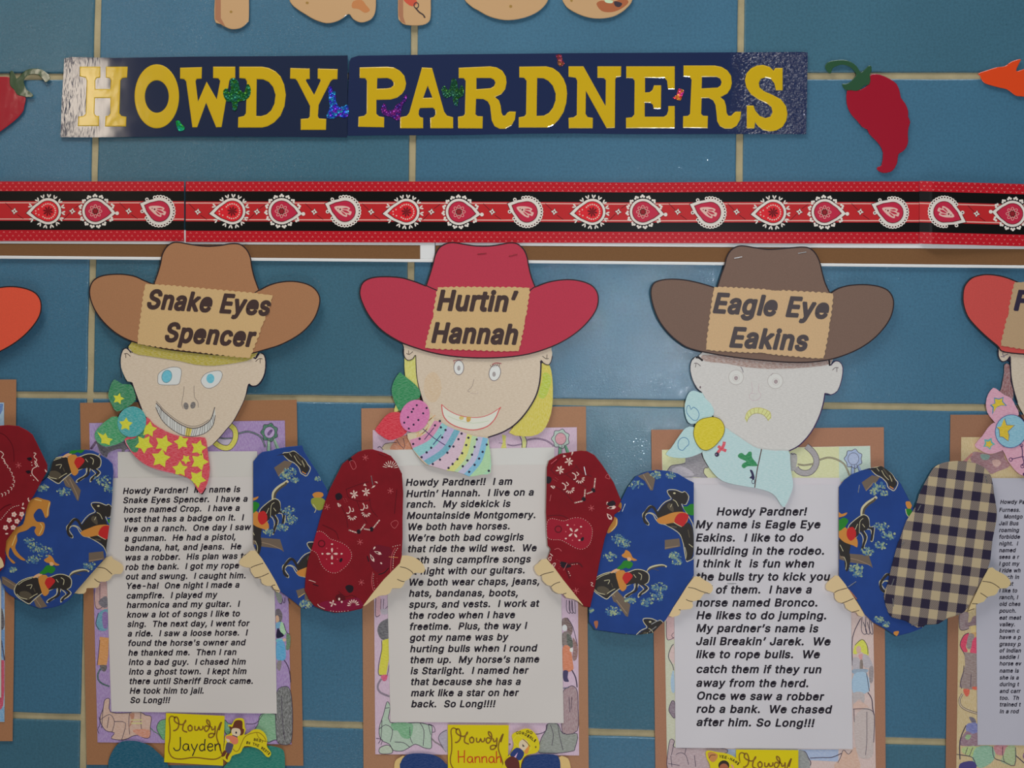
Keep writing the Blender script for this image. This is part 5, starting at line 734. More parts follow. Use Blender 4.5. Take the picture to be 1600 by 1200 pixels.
RR = [(854,754),(854.4,730),(857.5,720),(875,709),(896,705.6),(907.5,704),(917.5,705),(929,711),(940,725),(950,740),(959,754),(965,769),(970.5,782),(966,791),(971,796),(960,804),(959,812),(951,825),(945,841),(937.5,875),(929,919),(922,949),(912.5,947.5),(910,944),(880,908),(855,874),(860.6,858),(855.6,852.5),(854,825),(853,800)]
s = sheet('sleeve', RR, 12.0, RED(), ha, **SL)
def rr(p):   # the boots motif turned a quarter towards the right sleeve
    o = []
    for a, b in p:
        u, v = (a-700)/8.0, (b-830)/8.0; th = math.radians(-32); o.append((888+u*math.cos(th)-v*math.sin(th)+2, 750+u*math.sin(th)+v*math.cos(th)))
    return o
boots(s, rr, RR, d_, -32)
g7 = lambda p: T(800, 800, 8, p)
guitar(s, g7([(435,170),(448,110),(490,82),(560,92),(640,110),(700,95),(790,70),(880,82),(955,130),(1000,200),(1000,300),(970,400),(900,460),(820,460),(740,420),(670,380),(600,350),(500,345),(440,310)]), 800+768/8, 800+258/8, 52, RR, d_, (800+578/8, 800+215/8))
prints('printed_motifs', ministar(924,794,5)+ministar(900,923,5)+[(pkw, 'P', petal(948,789,5.5,2.6,-75)), (pkw, 'P', petal(948,794,15,6,-8)), (dkr, 'P', petal(950,794,7,3.4,-8)), (pkw, 'P', petal(948,802,13,6,52)), (dkr, 'P', petal(950,804,7,3,52)), (blk, 'p', [(948,787),(958,782),(962,788),(954,791)]), (pk2, 'c', [(950,741),(946,746),(953,748)], .7), (dkr, 'l', g7([(440,50),(600,40),(700,80)]), 1.0), (pk2, 'L', [(861,773),(859,783)], .7), (pkw, 'c', g7([(455,580),(490,560),(480,610)]), 1.0), (pkw, 'c', g7([(510,650),(545,640),(520,690)]), 1.0), (pkw, 'l', g7([(475,520),(510,550)]), 1.2), (blk, 'p', g7([(600,620),(700,640),(740,680),(680,700),(620,690)])), (dkr, 'l', g7([(700,650),(830,640),(880,690)]), 2.4), (dkr, 'l', g7([(670,700),(720,830)]), 2.2), (pk2, 'L', g7([(690,640),(645,730)]), .8), (pkw, 'dash', g7([(700,730),(730,800)]), 1.3, 2.5), (pkw, 'dash', g7([(735,660),(820,650)]), 1.3, 3), (pk2, 'l', g7([(530,470),(580,455),(620,490)]), .9), (pk2, 'dash', g7([(540,590),(600,620),(600,690),(560,720)]), .9, 3), (pkw, 'l', g7([(985,880),(1010,890),(990,915),(1020,930)]), 1.0)], d_, s, RR, step=.006)
staple(s, (912.5,729),(915.4,742.5), 12); staple(s, (861,725),(870,717.5), 12, stm)
hand(ha, [(628,868),(645,870),(657.5,877.5),(664,887.5),(661.5,895),(650,895),(644,898),(639,905),(633,907.5),(631.5,912),(626,919),(613,919.3),(610,926),(602.5,930),(592.5,931),(580,939),(567,947),(600,905),(625,880)], [f8([(1240,525),(1310,540),(1380,580),(1410,620)]), f8([(1205,680),(1260,705),(1295,710)])], 12.6)
hand(ha, [(854,873),(841,880),(835,885),(836,892.5),(841,899),(847,900),(847.5,906),(855,914),(861,915.5),(864,922.5),(872.5,927.5),(880,928),(885,934),(897.5,936.5),(905,941),(911,945),(880,906)], [g7([(350,800),(400,775),(520,745)]), g7([(490,930),(540,895),(600,875)]), g7([(640,1025),(680,1015)])], 12.6)
navy = K(6,46,102,.06,1.0)
sheet('paper_knee', smooth([(625,1205),(626,1192),(631,1183),(640,1178),(658,1177),(675,1179),(687,1184),(696,1193),(700,1205),(700,1300),(630,1300)], True, 3), 4.8, navy, ha, thick=.5)
sheet('paper_knee', smooth([(815,1205),(817,1192),(822,1183),(838,1179),(855,1178),(869,1180),(874,1186),(876,1205),(878,1300),(818,1300)], True, 3), 4.8, navy, ha, thick=.5)
sheet('hand', smooth([(616,1205),(617,1190),(624,1184),(634,1182),(636,1210),(630,1230),(618,1225)], True, 2), 4.4, P(196,166,110), ha, thick=.4)
sheet('hand', smooth([(872,1184),(884,1183),(890,1190),(892,1210),(884,1226),(872,1220)], True, 2), 4.4, P(196,166,110), ha, thick=.4)
# ============================ cowboy with the dark brown hat
ea = thing('paper_cowboy', 'paper cowboy with dark brown hat, gold frowning teeth and pale blue neckerchief', 'paper figure', 1195, 1240, 2.0, 'paper cowboys with stories')
h = make_hat(ea, EA_C, EA_R, mat('card', (106, 85, 75)))
staple(h, (1146.8,403.8),(1159.7,401.3), 8.4); staple(h, (1247,396),(1260,393.6), 8.4)
card(ea, [(1115.5,447.5),(1210,453),(1302.5,458),(1297,505),(1287,561),(1190,552),(1102.3,547)], 8, [('Eagle Eye', *T(1090,430,6.667,[(158,395),(1348,457)]), 32.5), ('Eakins', *T(1090,430,6.667,[(330,752),(1132,792)]), 32.5)], col=(180, 150, 114), ink=(68, 60, 62))
ef = smooth([(1098,550),(1097,561),(1090,557.5),(1084,559.5),(1080,567),(1079,578.5),(1082.8,594),(1089.8,606.5),(1096.8,613.5),(1102,622),(1112,645),(1125,668),(1140,688),(1160,700),(1185,708),(1210,708),(1233,704.5),(1249,695.8),(1266.5,676.5),(1278.8,653.8),(1285.8,632.8),(1289,614),(1298,616.3),(1308.5,610),(1314.6,592.5),(1316.4,575),(1312,566),(1305,564.5),(1297,571),(1295,552),(1200,545)], True, 2)
hd = sheet('head', ef, 6.5, K(190,186,182,.12,.8), ea, thick=.3)
pu = I(54,34,72); prints('head_outline', [(pu, 'l', [(1233,704.5),(1249,695.8),(1266.5,676.5),(1278.8,653.8),(1285.8,632.8),(1289,614.5)], 1.9), (pu, 'l', [(1289,614.5),(1298,617),(1308.8,610.5),(1315.2,592.5),(1317,575),(1312.5,566),(1305,564.2),(1298,571)], 1.3), (ik, 'l', [(1097,613),(1089,606.5),(1082,594),(1078.5,578.5),(1079.5,566),(1086,558)], .7), (I(30,22,26), 'l', [(1087,558.5),(1092,559),(1098,563.5)], 3.0), (I(30,22,26), 'l', [(1295.5,563),(1296.5,571.5)], 2.6)], 6.56, hd, each=True)
y5 = lambda p: T(1060, 540, 5.714, p)
prints('hairline', [(K(150,118,106,.55,.2), 'p', y5([(215,85),(400,90),(700,120),(1000,130),(1350,100),(1345,165),(1200,190),(1000,205),(800,208),(600,192),(420,160),(240,140)]))], 6.6, hd)
prints('ear_line', [(I(70,54,60), 'l', y5([(140,160),(165,157),(198,183)]), .9), (I(70,54,60), 'l', y5([(158,160),(152,195)]), .8), (I(90,70,76), 'e', (1060+195/5.714, 540+372/5.714, 1.2, 2))], 6.56, hd)
prints('ear_line', [(I(70,54,60), 'l', y5([(1375,220),(1400,197),(1430,200)]), .9), (I(70,54,60), 'l', y5([(1415,200),(1415,235)]), .8)], 6.56, hd)
for cx, cy, px, py, r in ((515,283,515,290,11.6),(865,316,870,322,12)):
    prints('eye', [(P(190,188,184), 'e', (1060+cx/5.714, 540+cy/5.714, r, r)), (I(164,156,152), 'E', (1060+cx/5.714, 540+cy/5.714, r, r), .9), (I(176,168,164), 'E', (1060+px/5.714, 540+py/5.714, 5.4, 5.4), .7), (K(146,126,128), 'e', (1060+px/5.714, 540+py/5.714, 3.1, 3.3))], 6.56, hd)
prints('eyebrow', [(I(120,112,118), 'l', y5([(555,188),(572,215),(578,240)]), 1.2), (I(150,140,140), 'l', y5([(825,268),(845,245)]), 1.0)], 6.62, hd)
prints('nose', [(I(176,160,162), 'l', y5([(652,325),(660,410),(635,440),(640,475),(680,492),(720,475),(738,440),(715,400),(720,340)]), .8), (I(176,160,162), 'l', y5([(655,425),(700,430)]), .6)], 6.56, hd)
U = smooth(y5([(595,655),(612,600),(655,565),(720,555),(780,572),(820,600),(825,650)]), False, 6); Lw = smooth(y5([(610,685),(628,645),(665,612),(710,605),(755,618),(785,645),(803,672)]), False, 6)
prints('mouth', [(K(206,198,128,.2), 'P', U+Lw[::-1]), (I(176,166,90), 'L', U, .9), (I(150,142,96), 'L', Lw, .8)]+[(I(160,150,90), 'L', [U[k], Lw[k]], .7) for k in range(2, len(U)-1, 4)], 6.56, hd, step=.005)
pb = K(164,196,202,.3,.5)
a = sheet('neckerchief_leaf', smooth(y5([(95,420),(140,402),(190,420),(215,425),(240,470),(290,520),(320,590),(290,640),(200,680),(110,700),(70,650),(55,560),(68,480)]), True, 2), 7.2, pb, ea, thick=.25)
prints('cloud_doodle', [(I(60,112,150), 'c', y5([(78,545),(100,537),(112,570),(135,550),(170,575),(185,620),(165,665),(135,665),(115,650),(75,600)]), 1.0)], 7.25, a)
w6 = lambda p: T(1020, 640, 6.667, p)
a = sheet('neckerchief_leaf', smooth(w6([(345,190),(300,240),(250,310),(190,400),(135,465),(220,500),(350,502),(460,470),(540,410),(500,260),(420,180)]), True, 2), 7.2, pb, ea, thick=.25)
prints('cloud_doodle', [(I(60,112,150), 'c', w6([(262,350),(285,305),(330,290),(368,315),(375,360),(345,390),(310,425),(270,405)]), 1.0)], 7.25, a)
sc_ = smooth(w6([(750,190),(800,220),(900,285),(1050,385),(1140,412),(1280,428),(1415,432),(1430,520),(1440,640),(1462,760),(1455,830),(1425,910),(1372,1012),(1330,985),(1280,905),(1200,852),(1060,815),(850,780),(720,740),(630,660),(560,560),(515,450),(560,350),(640,240)]), True, 2)
a = sheet('neckerchief', sc_, 7.6, K(168,196,200,.35,.5), ea, thick=.3)
prints('chili_doodle', [(K(198,50,70), 'l', w6([(745,335),(735,380),(700,420),(675,450)]), 4.6), (K(198,50,70), 'l', w6([(680,380),(720,410),(765,430)]), 4.6), (I(50,40,60), 'e', (1020+668/6.667, 640+468/6.667, 3.6, 3.6)), (I(120,100,130), 'e', (1020+660/6.667, 640+468/6.667, 1.2, 1.2))], 7.66, a)
prints('cactus_doodle', [(K(18,124,70,.15), 'p', w6([(890,470),(925,450),(965,475),(1000,440),(1030,445),(1035,500),(1075,550),(1090,585),(1050,590),(990,590),(950,612),(925,590),(940,560),(975,540),(920,515),(890,495)]))], 7.66, a)
prints('boot_doodle', [(I(44,40,70), 'p', w6([(1010,630),(1035,632),(1055,680),(1060,715),(1045,735),(1030,720),(1005,710),(1030,685)])), (I(44,40,70), 'c', w6([(1035,735),(1060,730),(1055,770),(1035,765)]), 1.0)], 7.66, a)
prints('pen_line', [(I(84,64,60), 'l', w6([(1133,410),(1110,520),(1085,640),(1062,812)]), 1.6)], 7.7, a)
a = sheet('neckerchief_knot', smooth(y5([(250,645),(320,638),(380,665),(412,730),(400,800),(350,870),(300,915),(250,935),(200,920),(155,860),(135,780),(155,700),(200,660)]), True, 3), 8.2, K(212,180,30,.1,.9), ea, thick=.3)
prints('knot_outline', [(I(96,84,40), 'c', y5([(250,645),(320,638),(380,665),(412,730),(400,800),(350,870),(300,915),(250,935),(200,920),(155,860),(135,780),(155,700),(200,660)]), .9)], 8.26, a)
sheet('blank_centre', [(1060,746.5),(1312,746.5),(1316,770),(1060,770)], 3.4, P(186,180,184), ea, thick=.2)  # uncoloured white centre of the pale page behind the figure
L3 = [("Howdy Pardner!",(340,147),(1143,147)),("My name is Eagle Eye",(153,262),(1265,262)),("Eakins.  I like to do",(155,380),(1113,380)),("bullriding in the rodeo.",(155,497),(1303,497)),("I think it  is fun when",(157,610),(1210,612)),("the bulls try to kick you",(160,728),(1350,728)),("off of them.  I have a",(160,845),(1188,843)),("horse named Bronco.",(158,960),(1243,960)),("He likes to do jumping.",(160,1073),(1322,1075)),("My pardner’s name is",(159,1188),(1246,1191)),("Jail Breakin’ Jarek.  We",(157,1304),(1355,1307)),("like to rope bulls.  We",(157,1421),(1260,1422)),("catch them if they run",(160,1553),(1275,1557)),("away from the herd.",(160,1676),(1162,1680)),("Once we saw a robber",(163,1791),(1292,1799)),("rob a bank.  We chased",(161,1908),(1365,1914)),("after him. So Long!!!",(162,2026),(1210,2036))]
pg = page(ea, [(1051.5,757),(1327.5,757),(1332.3,1170.5),(1055.5,1168.5)], L3, 1060, 780, 13.0, col=(182, 178, 182))
staple(pg, (1136,911.6),(1150,911.6), 4)
EL = [(971,781),(980,762.5),(992.5,745),(1007.5,737.5),(1026,734),(1045,736),(1059,740),(1074,749),(1084,754),(1084,805),(1084,855),(1084,899),(1062,933),(1040,969),(1032.5,976),(1020,989),(995,992),(976,990.6),(951,987),(930,984),(920.5,972),(920.5,954),(921,935),(928,890),(938,840),(950,800)]
s = sheet('sleeve', EL, 9.0, BLU(), ea, **SL); d_ = 9.06
H2(s, 920, 730, EL, d_); H1(s, 902.5, 852.5, EL, d_); H2(s, 882, 931, EL, d_)
for cx, cy, q in ((993,757,9),(1048,743,7),(1025,742,7),(966,842,9),(975,850,9),(952,870,9),(1055,868,8),(1058,878,6),(958,955,10),(1030,918,10),(1025,932,10),(1010,941,8),(985,938,7),(922,953,5)): cloud(s, cx, cy, q, EL, d_, int(q))
prints('printed_log', [(logc, 'P', T(920,730,8,[(610,110),(740,60),(830,150),(800,290),(770,290),(700,170)])), (logl, 'l', T(920,730,8,[(680,90),(780,270)]), 1.0)], d_+.1, s, EL)
prints('printed_log', [(logc, 'P', T(920,860,8,[(310,600),(380,530),(520,680),(490,830),(460,820)])), (logl, 'l', T(920,860,8,[(345,620),(475,790)]), 1.0)], d_+.1, s, EL)
prints('printed_boot', [(I(150,90,60), 'p', T(920,860,8,[(65,890),(110,880),(115,930),(95,980),(75,940)]))], d_+.1, s, EL)
gold(s, [('p', T(920,730,8,[(330,430),(400,440),(410,500),(380,560),(340,560),(300,600),(300,480)])), ('p', T(920,730,8,[(290,620),(350,635),(360,700),(330,760),(270,815),(230,820),(250,740),(260,680)])), ('l', T(920,730,8,[(350,650),(340,730),(280,800)]))], EL, d_+.2)
staple(s, (1014,987.5),(1025.6,978.8), 9); staple(s, (1017.5,975.6),(1030,969), 9); staple(s, (972,799.5),(977,787), 9)
ER = [(1310.6,761),(1319,750),(1331,741),(1346,735),(1360,731),(1377.5,728),(1394,740),(1407.5,756),(1420,780),(1427.5,795),(1440,815),(1462,850),(1478,900),(1468,955),(1440,982),(1421,989),(1401,994),(1385,984),(1364,972.5),(1351,960),(1340,940),(1324,920),(1310.6,900),(1310.6,850)]
s = sheet('sleeve', ER, 9.0, BLU(), ea, **SL)
H4(s, 1290, 720, ER, d_); H3(s, 1290, 720, ER, d_); H2(s, 1290, 836, ER, d_)
for cx, cy, q in ((1372,760,9),(1366,768,6),(1381,771,5),(1378,823,9),(1388,836,9),(1376,852,8),(1355,862,8),(1338,888,9),(1341,897,7),(1373,968,6),(1385,975,5)): cloud(s, cx, cy, q, ER, d_, int(q))
prints('printed_rider', [(tan_, 'p', T(1290,720,8,[(1000,515),(1060,510),(1080,550),(1060,600),(1020,590)])), (gr, 'p', T(1290,720,8,[(1000,610),(1060,600),(1080,640),(1040,700),(1010,670)])), (ho, 'l', T(1290,720,8,[(1000,600),(1010,660),(1040,700)]), 1.0), (tan_, 'p', T(1290,850,8,[(850,1100),(915,1090),(900,1140),(870,1150)])), (I(150,90,60), 'l', T(1290,850,8,[(290,570),(390,690)]), 1.6)], d_+.1, s, ER)
staple(s, (1343,757.5),(1341,770), 9); staple(s, (1325.6,917),(1338,908.8), 9)
y2 = lambda p: T(920, 860, 8, p); x2 = lambda p: T(1290, 850, 8, p)
hand(ea, [(1085,900.6),(1100,906),(1111,912.5),(1114,920),(1110,927),(1101,927),(1096.5,932.5),(1092.5,937.5),(1082,940),(1083,946),(1079,951.5),(1064,953),(1063,957.5),(1059,962),(1045,962.5),(1062,934)], [y2([(1240,462),(1320,475),(1400,510),(1490,535)]), y2([(1215,612),(1250,630),(1300,640)]), y2([(1125,740),(1150,745)])], 9.8, (192, 168, 128))
hand(ea, [(1310.6,900),(1301,902.5),(1292.5,910),(1290,916),(1292.5,922.5),(1303.5,926),(1304,934),(1310,941),(1319.5,943),(1321.5,950),(1331,956),(1338.5,957),(1341,961.5),(1351,961.5),(1332,930)], [x2([(110,608),(160,580),(280,548)]), x2([(200,742),(260,720),(350,680)]), x2([(330,852),(385,840),(420,828)])], 9.8, (192, 168, 128))
def plain_face(h_, dx, dy):
    for cx in (717, 773): prints('eye', [(P(196,194,190), 'e', (cx+dx, 585+dy, 9, 11)), (I(110,100,100), 'E', (cx+dx, 585+dy, 9, 11), 1.1), (K(110,84,70), 'e', (cx+dx, 586+dy, 4, 5))], 6.56, h_)
    prints('nose', [(I(150,132,122), 'l', [(742+dx, 598+dy), (737+dx, 612+dy), (748+dx, 614+dy)], 1.0)], 6.56, h_)
    prints('mouth', [(mr, 'l', [(712+dx, 636+dy), (730+dx, 648+dy), (752+dx, 649+dy), (776+dx, 638+dy)], 1.8)], 6.56, h_)
# ============================ far right and far left neighbours
FR_C = sh(HAN_HAT, 942.6, 3)
FR_R = sh(HAN_R[:16], 942.6, 3) + [(1570,551),(1558,541),(1540,526),(1523.5,510),(1511.5,495),(1505,477),(1503.9,461),(1507,446),(1517,434.5),(1530,429.5),(1545,428),(1566,431),(1585,437.6),(FR_C[0][0], FR_C[0][1])]
ri = thing('paper_cowboy', 'paper figure with orange red hat and pink star neckerchief, cut off by the right edge', 'paper figure', 1660, 1235, 2.0, 'paper cowboys with stories')
make_hat(ri, FR_C, FR_R, mat('card', (172, 66, 62)))
card(ri, [(1585,440),(1740,446),(1725,560),(1563,541),(1575,490)], 12, [], col=(158, 132, 102))
k = [o for o in COL.objects if o.name.startswith('name_card')][-1]
prints('lettering', [(I(40, 32, 52), 'M', text_polys('F', (1584,485.3), (1606,486.3), 32.5, .2, 1.35))], 9.04, k)
hd = sheet('head', sh(hf, 929, 2), 6.5, K(186,170,150,.2,.3), ri, thick=.3)
prints('head_outline', [(ik, 'l', sh([(661,627.5),(654.4,605),(651,586),(650,567.5),(649.3,555),(645,560.5),(638.8,563),(634,560.6),(631,553.8),(631,545)], 929, 2), 1.6), (ik, 'l', [(1588,634),(1594,648),(1604,664)], 1.6), (I(30,20,40), 'e', (1577,561.5,2.6,3)), (I(70,50,90), 'l', T(1440,540,10,[(1270,100),(1275,160),(1350,130)]), .9), (I(70,50,90), 'l', T(1440,540,10,[(1235,170),(1270,175),(1300,175)]), .9)], 6.56, hd)
sheet('hair', smooth(T(1440,540,10,[(1295,300),(1290,420),(1265,560),(1240,680),(1200,760),(1290,800),(1420,850),(1430,700),(1390,560),(1370,300)]), True, 2), 6.0, mat('crayon', (124,70,72), k=.4, a=.2, v=1), ri, thick=.2)
plain_face(hd, 929, 2)
pk_ = K(206,140,160,.3,.7); bl_ = K(118,168,186,.25,.6)
sb = T(1440,540,10,[(1065,930),(1140,900),(1130,810),(1210,830),(1280,800),(1270,870),(1335,940),(1240,940),(1170,970),(1100,1080),(1110,970)])
a = sheet('neckerchief_leaf', smooth([(1552,606),(1560,610),(1569,617),(1580,622),(1587,635),(1592,648),(1575,660),(1560,664),(1551,656),(1543,645),(1540.5,630),(1544,616)], True, 2), 7.2, pk_, ri, thick=.25); prints('star_print', [(I(64,118,150), 'P', sb), (K(204,170,36,.1), 'P', [(x*.8+.2*1560.5, y*.8+.2*631) for x, y in sb])], 7.25, a)
a = sheet('neckerchief_leaf', smooth(T(1440,640,10,[(1125,205),(1030,290),(950,410),(830,550),(900,625),(1050,695),(1200,660),(1290,600),(1200,450),(1180,250)]), True, 2), 7.2, pk_, ri, thick=.25); prints('star_print', [(I(90,150,150), 'P', star(1545, 693, 10, 25, .6)), (K(196,164,40,.1), 'P', star(1545, 694, 6.4, 25, .6))], 7.25, a)
sc_ = smooth(T(1440,640,10,[(1270,600),(1300,690),(1350,800),(1420,900),(1530,1010),(1700,1060),(1900,1080),(1960,900),(1980,600),(1900,350),(1760,420),(1600,440),(1450,500)]), True, 2)
a = sheet('neckerchief', sc_, 7.6, pk_, ri, thick=.3)
m_ = I(70,40,80); t4 = lambda p: T(1440,640,10,p)
prints('branch_doodle', [(m_, 'L', t4([(1405,775),(1570,735),(1600,740)]), 1.3), (m_, 'L', t4([(1560,560),(1575,640),(1575,735),(1600,820),(1570,880)]), 1.5), (m_, 'E', (1440+1393/10, 640+780/10, 2.6, 2.6), 1.1), (m_, 'E', (1440+1560/10, 640+560/10, 2.2, 2.2), 1.1), (m_, 'E', (1440+1575/10, 640+885/10, 2.6, 2.6), 1.1), (m_, 'e', (1598, 688, 2, 2)), (m_, 'e', (1600, 741, 2, 2.4))], 7.66, a, sc_)
a = sheet('neckerchief_knot', ell(1579.5,673.8,24.5,26.2,15,30), 8.2, bl_, ri, thick=.3)
prints('star_print', [(K(204,168,34,.1), 'P', t4([(1170,275),(1240,265),(1290,140),(1325,240),(1450,245),(1345,340),(1368,400),(1352,492),(1280,430),(1225,425),(1210,310)])), (I(70,90,130), 'L', t4([(1300,135),(1330,240),(1455,245),(1350,345),(1370,400),(1355,495),(1270,430),(1220,425),(1210,310),(1170,275)]), 1.1), (I(60,80,130), 'E', (1579.5,673.8,24.2,25.9,15,30), .9)], 8.26, a)
L4 = [("Howdy Pardner!",1562.7,787.5),("Furness.",1561,800),("Montgo",1568.4,810.4),("Jail Bus",1561,820.9),("roaming",1561,831.6),("forbidde",1561,842),("night.  I",1561,852.5),("named",1561,863),("sees a r",1561,873.4),("I got my",1561,884),("I ride wh",1561,894.6),("ranch in",1561,904.8),("about",1561,915.5),("I like to",1561,926),("ranch, I",1561.3,936.5),("old ches",1561.5,947),("pouch.",1561.5,957.5),("eat meat",1561.5,968.4),("valley.",1561.5,978.8),("brown c",1561.5,988.8),("have a p",1561.5,998.8),("grassy p",1561.5,1009.5),("of Indian",1561.5,1019.7),("saddle i",1561.6,1029.8),("horse ev",1561.7,1040),("name is",1561.8,1051.2),("she is a",1561.8,1062),("during t",1561.8,1072.4),("and carr",1561.9,1083),("too.  Th",1562,1093.7),("trained t",1562,1104),("in a rod",1562,1114.7)]
pg = sheet('story_page', [(1523,747),(1790,747),(1790,1166),(1527.5,1164)], 4.0, P(160,158,168), ri, thick=.25)
for s_, x, y in L4:
    w = sum(GL[c_][0] for c_ in s_)*0.01065
    prints('text_line', [(I(22,16,34), 'M', text_polys(s_, (x, y), (x+w, y), 6.6, .2))], 4.04, pg)
PL = smooth([(1430,792.5),(1436,772.5),(1442.5,759),(1451,744),(1459,731),(1471,724),(1487.5,720.6),(1506,720.6),(1525,724),(1540,732.5),(1549,745),(1553,770),(1557.5,800),(1555.6,820),(1551,842.5),(1548,870),(1545.6,882),(1537.5,900),(1525,922.5),(1512.5,949),(1500,960),(1480,966),(1466,975),(1447.5,976),(1434.4,981),(1415,970),(1395,965),(1387.5,956),(1381,932),(1387.5,910),(1392.5,887.5),(1402.5,850),(1406,842.5),(1416,814)], True, 2)
pl = mat('fabric', (150,136,112), plaid=1)
nt = pl.node_tree; N = nt.nodes; Lk = nt.links; bs = N['Principled BSDF']
cen = sum([wp(x, y, 12) for x, y in PL], Vector())/len(PL)
o0, ou, ov = wp(1473.1, 739.4, 12), wp(1473.1+28, 739.4+3.5, 12), wp(1473.1-3.9, 739.4+29.1, 12)
u_, v_ = ou-o0, ov-o0; det = u_.x*v_.z-u_.z*v_.x
tc = N.new('ShaderNodeTexCoord')
def mth(op, a, b=None):
    m_2 = N.new('ShaderNodeMath'); m_2.operation = op
    for i_, q_ in enumerate((a, b)):
        if q_ is None: continue
        if hasattr(q_, 'links'): Lk.new(q_, m_2.inputs[i_])
        else: m_2.inputs[i_].default_value = q_
    return m_2.outputs[0]
def sheetcentre(): return None
geo_off = {}
def uvsel(cx_, cz_, ref):
    dt = N.new('ShaderNodeVectorMath'); dt.operation = 'DOT_PRODUCT'; Lk.new(tc.outputs['Object'], dt.inputs[0]); dt.inputs[1].default_value = (cx_, 0, cz_)
    ad = mth('ADD', dt.outputs['Value'], 0.0); geo_off[ref] = ad.node
    fr = mth('FRACT', mth('ADD', mth('ADD', ad, 1000.25), 0.0)); return mth('LESS_THAN', fr, 0.5), ad
ca = (v_.z/det, -v_.x/det); cb = (-u_.z/det, u_.x/det)
A1, ad1 = uvsel(ca[0], ca[1], 'u'); B1, ad2 = uvsel(cb[0], cb[1], 'v')
tw = mth('LESS_THAN', mth('FRACT', mth('MULTIPLY', mth('ADD', ad1, mth('MULTIPLY', ad2, -1.0)), 9.0)), 0.5)
both = mth('MULTIPLY', A1, B1); one = mth('SUBTRACT', mth('ADD', A1, B1), mth('MULTIPLY', both, 2.0))
mxa = N.new('ShaderNodeMix'); mxa.data_type = 'RGBA'; mxa.inputs[6].default_value = lin((158,142,114)); mxa.inputs[7].default_value = lin((108,98,92))
mxt = N.new('ShaderNodeMix'); mxt.data_type = 'RGBA'; mxt.inputs[6].default_value = lin((88,78,82)); mxt.inputs[7].default_value = lin((122,110,96)); Lk.new(tw, mxt.inputs[0]); Lk.new(mxt.outputs[2], mxa.inputs[7])
Lk.new(one, mxa.inputs[0]); mxb = N.new('ShaderNodeMix'); mxb.data_type = 'RGBA'; mxb.inputs[7].default_value = lin((34,28,48)); Lk.new(mxa.outputs[2], mxb.inputs[6]); Lk.new(both, mxb.inputs[0])
Lk.new(mxb.outputs[2], bs.inputs['Base Color'])
s = sheet('sleeve', PL, 12.0, pl, ri, **SL); s['label'] = 'black and tan checked fabric sleeve'
oc = WLOC[s.name]; off = oc-o0
geo_off['u'].inputs[1].default_value = ca[0]*off.x+ca[1]*off.z; geo_off['v'].inputs[1].default_value = cb[0]*off.x+cb[1]*off.z
for p0, p1 in (((1394.8,935),(1396,947.5)),((1424.4,976.9),(1434.4,973)),((1540,742.5),(1542,755)),((1408.5,851.9),(1413,846)),((1434,798),(1439,789)),((1393,915),(1397,904))): staple(s, p0, p1, 12)
u8 = lambda p: T(1400, 850, 8, p)
hand(ri, [(1545,887.5),(1556,891),(1571,899),(1577.5,906),(1579,912.5),(1572.5,919),(1561.5,919.5),(1559,925),(1554,930),(1542.5,932.5),(1537.5,940),(1525.5,944),(1525,949),(1521,952.5),(1512.5,956),(1526,925)], [u8([(1080,465),(1180,480),(1250,515),(1295,550)]), u8([(1055,612),(1100,640),(1145,670)]), u8([(950,745),(1020,748)]), u8([(905,835),(980,808)])], 12.6, (180, 160, 118))
RS = sh([(990.6-10,761-35),(1000,708),(1020,704),(1050,720),(1070,760),(1080,820),(1060,900),(1030,940),(1000,925),(985,900)], 800, 20)
sheet('sleeve', smooth(RS, True, 3), 12.0, pl, ri, **SL)
le = thing('paper_cowboy', 'paper figure with orange hat and red bandana sleeve, cut off by the left edge', 'paper figure', -125, 1160, 2.0, 'paper cowboys with stories')
make_hat(le, sh(HAN_HAT, -870.5, 11), sh(HAN_R, -870.5, 11), mat('card', (196, 74, 52)))
hl = sheet('head', sh(hf, -870.5, 11), 6.5, K(196,178,156,.2,.3), le, thick=.3)
plain_face(hl, -870.5, 11)
sheet('neckerchief', sh(sc_, -1720, 5), 7.6, K(150,60,60,.3,.7), le, thick=.3)
sheet('story_page', [(-262,750),(-2,750),(2,800),(2,1090),(-258,1088)], 4.0, P(176,172,164), le, thick=.25)
FL = [(-10,668),(0,665),(12.5,664),(29,665.6),(42.5,672.5),(51,679),(59,695),(67.5,712.5),(74,726),(74,736),(60,761),(52.5,775),(45,785),(41,797),(35,810),(31,817),(19,832.5),(10,845),(7.5,864),(9,867.5),(7,885),(-10,905),(-45,925),(-75,900),(-88,850),(-92,790),(-80,730),(-50,690)]
s = sheet('sleeve', FL, 12.0, RED(), le, **SL); d_ = 12.06
q1 = lambda p: T(0, 580, 8, p); q2 = lambda p: T(0, 720, 8, p)
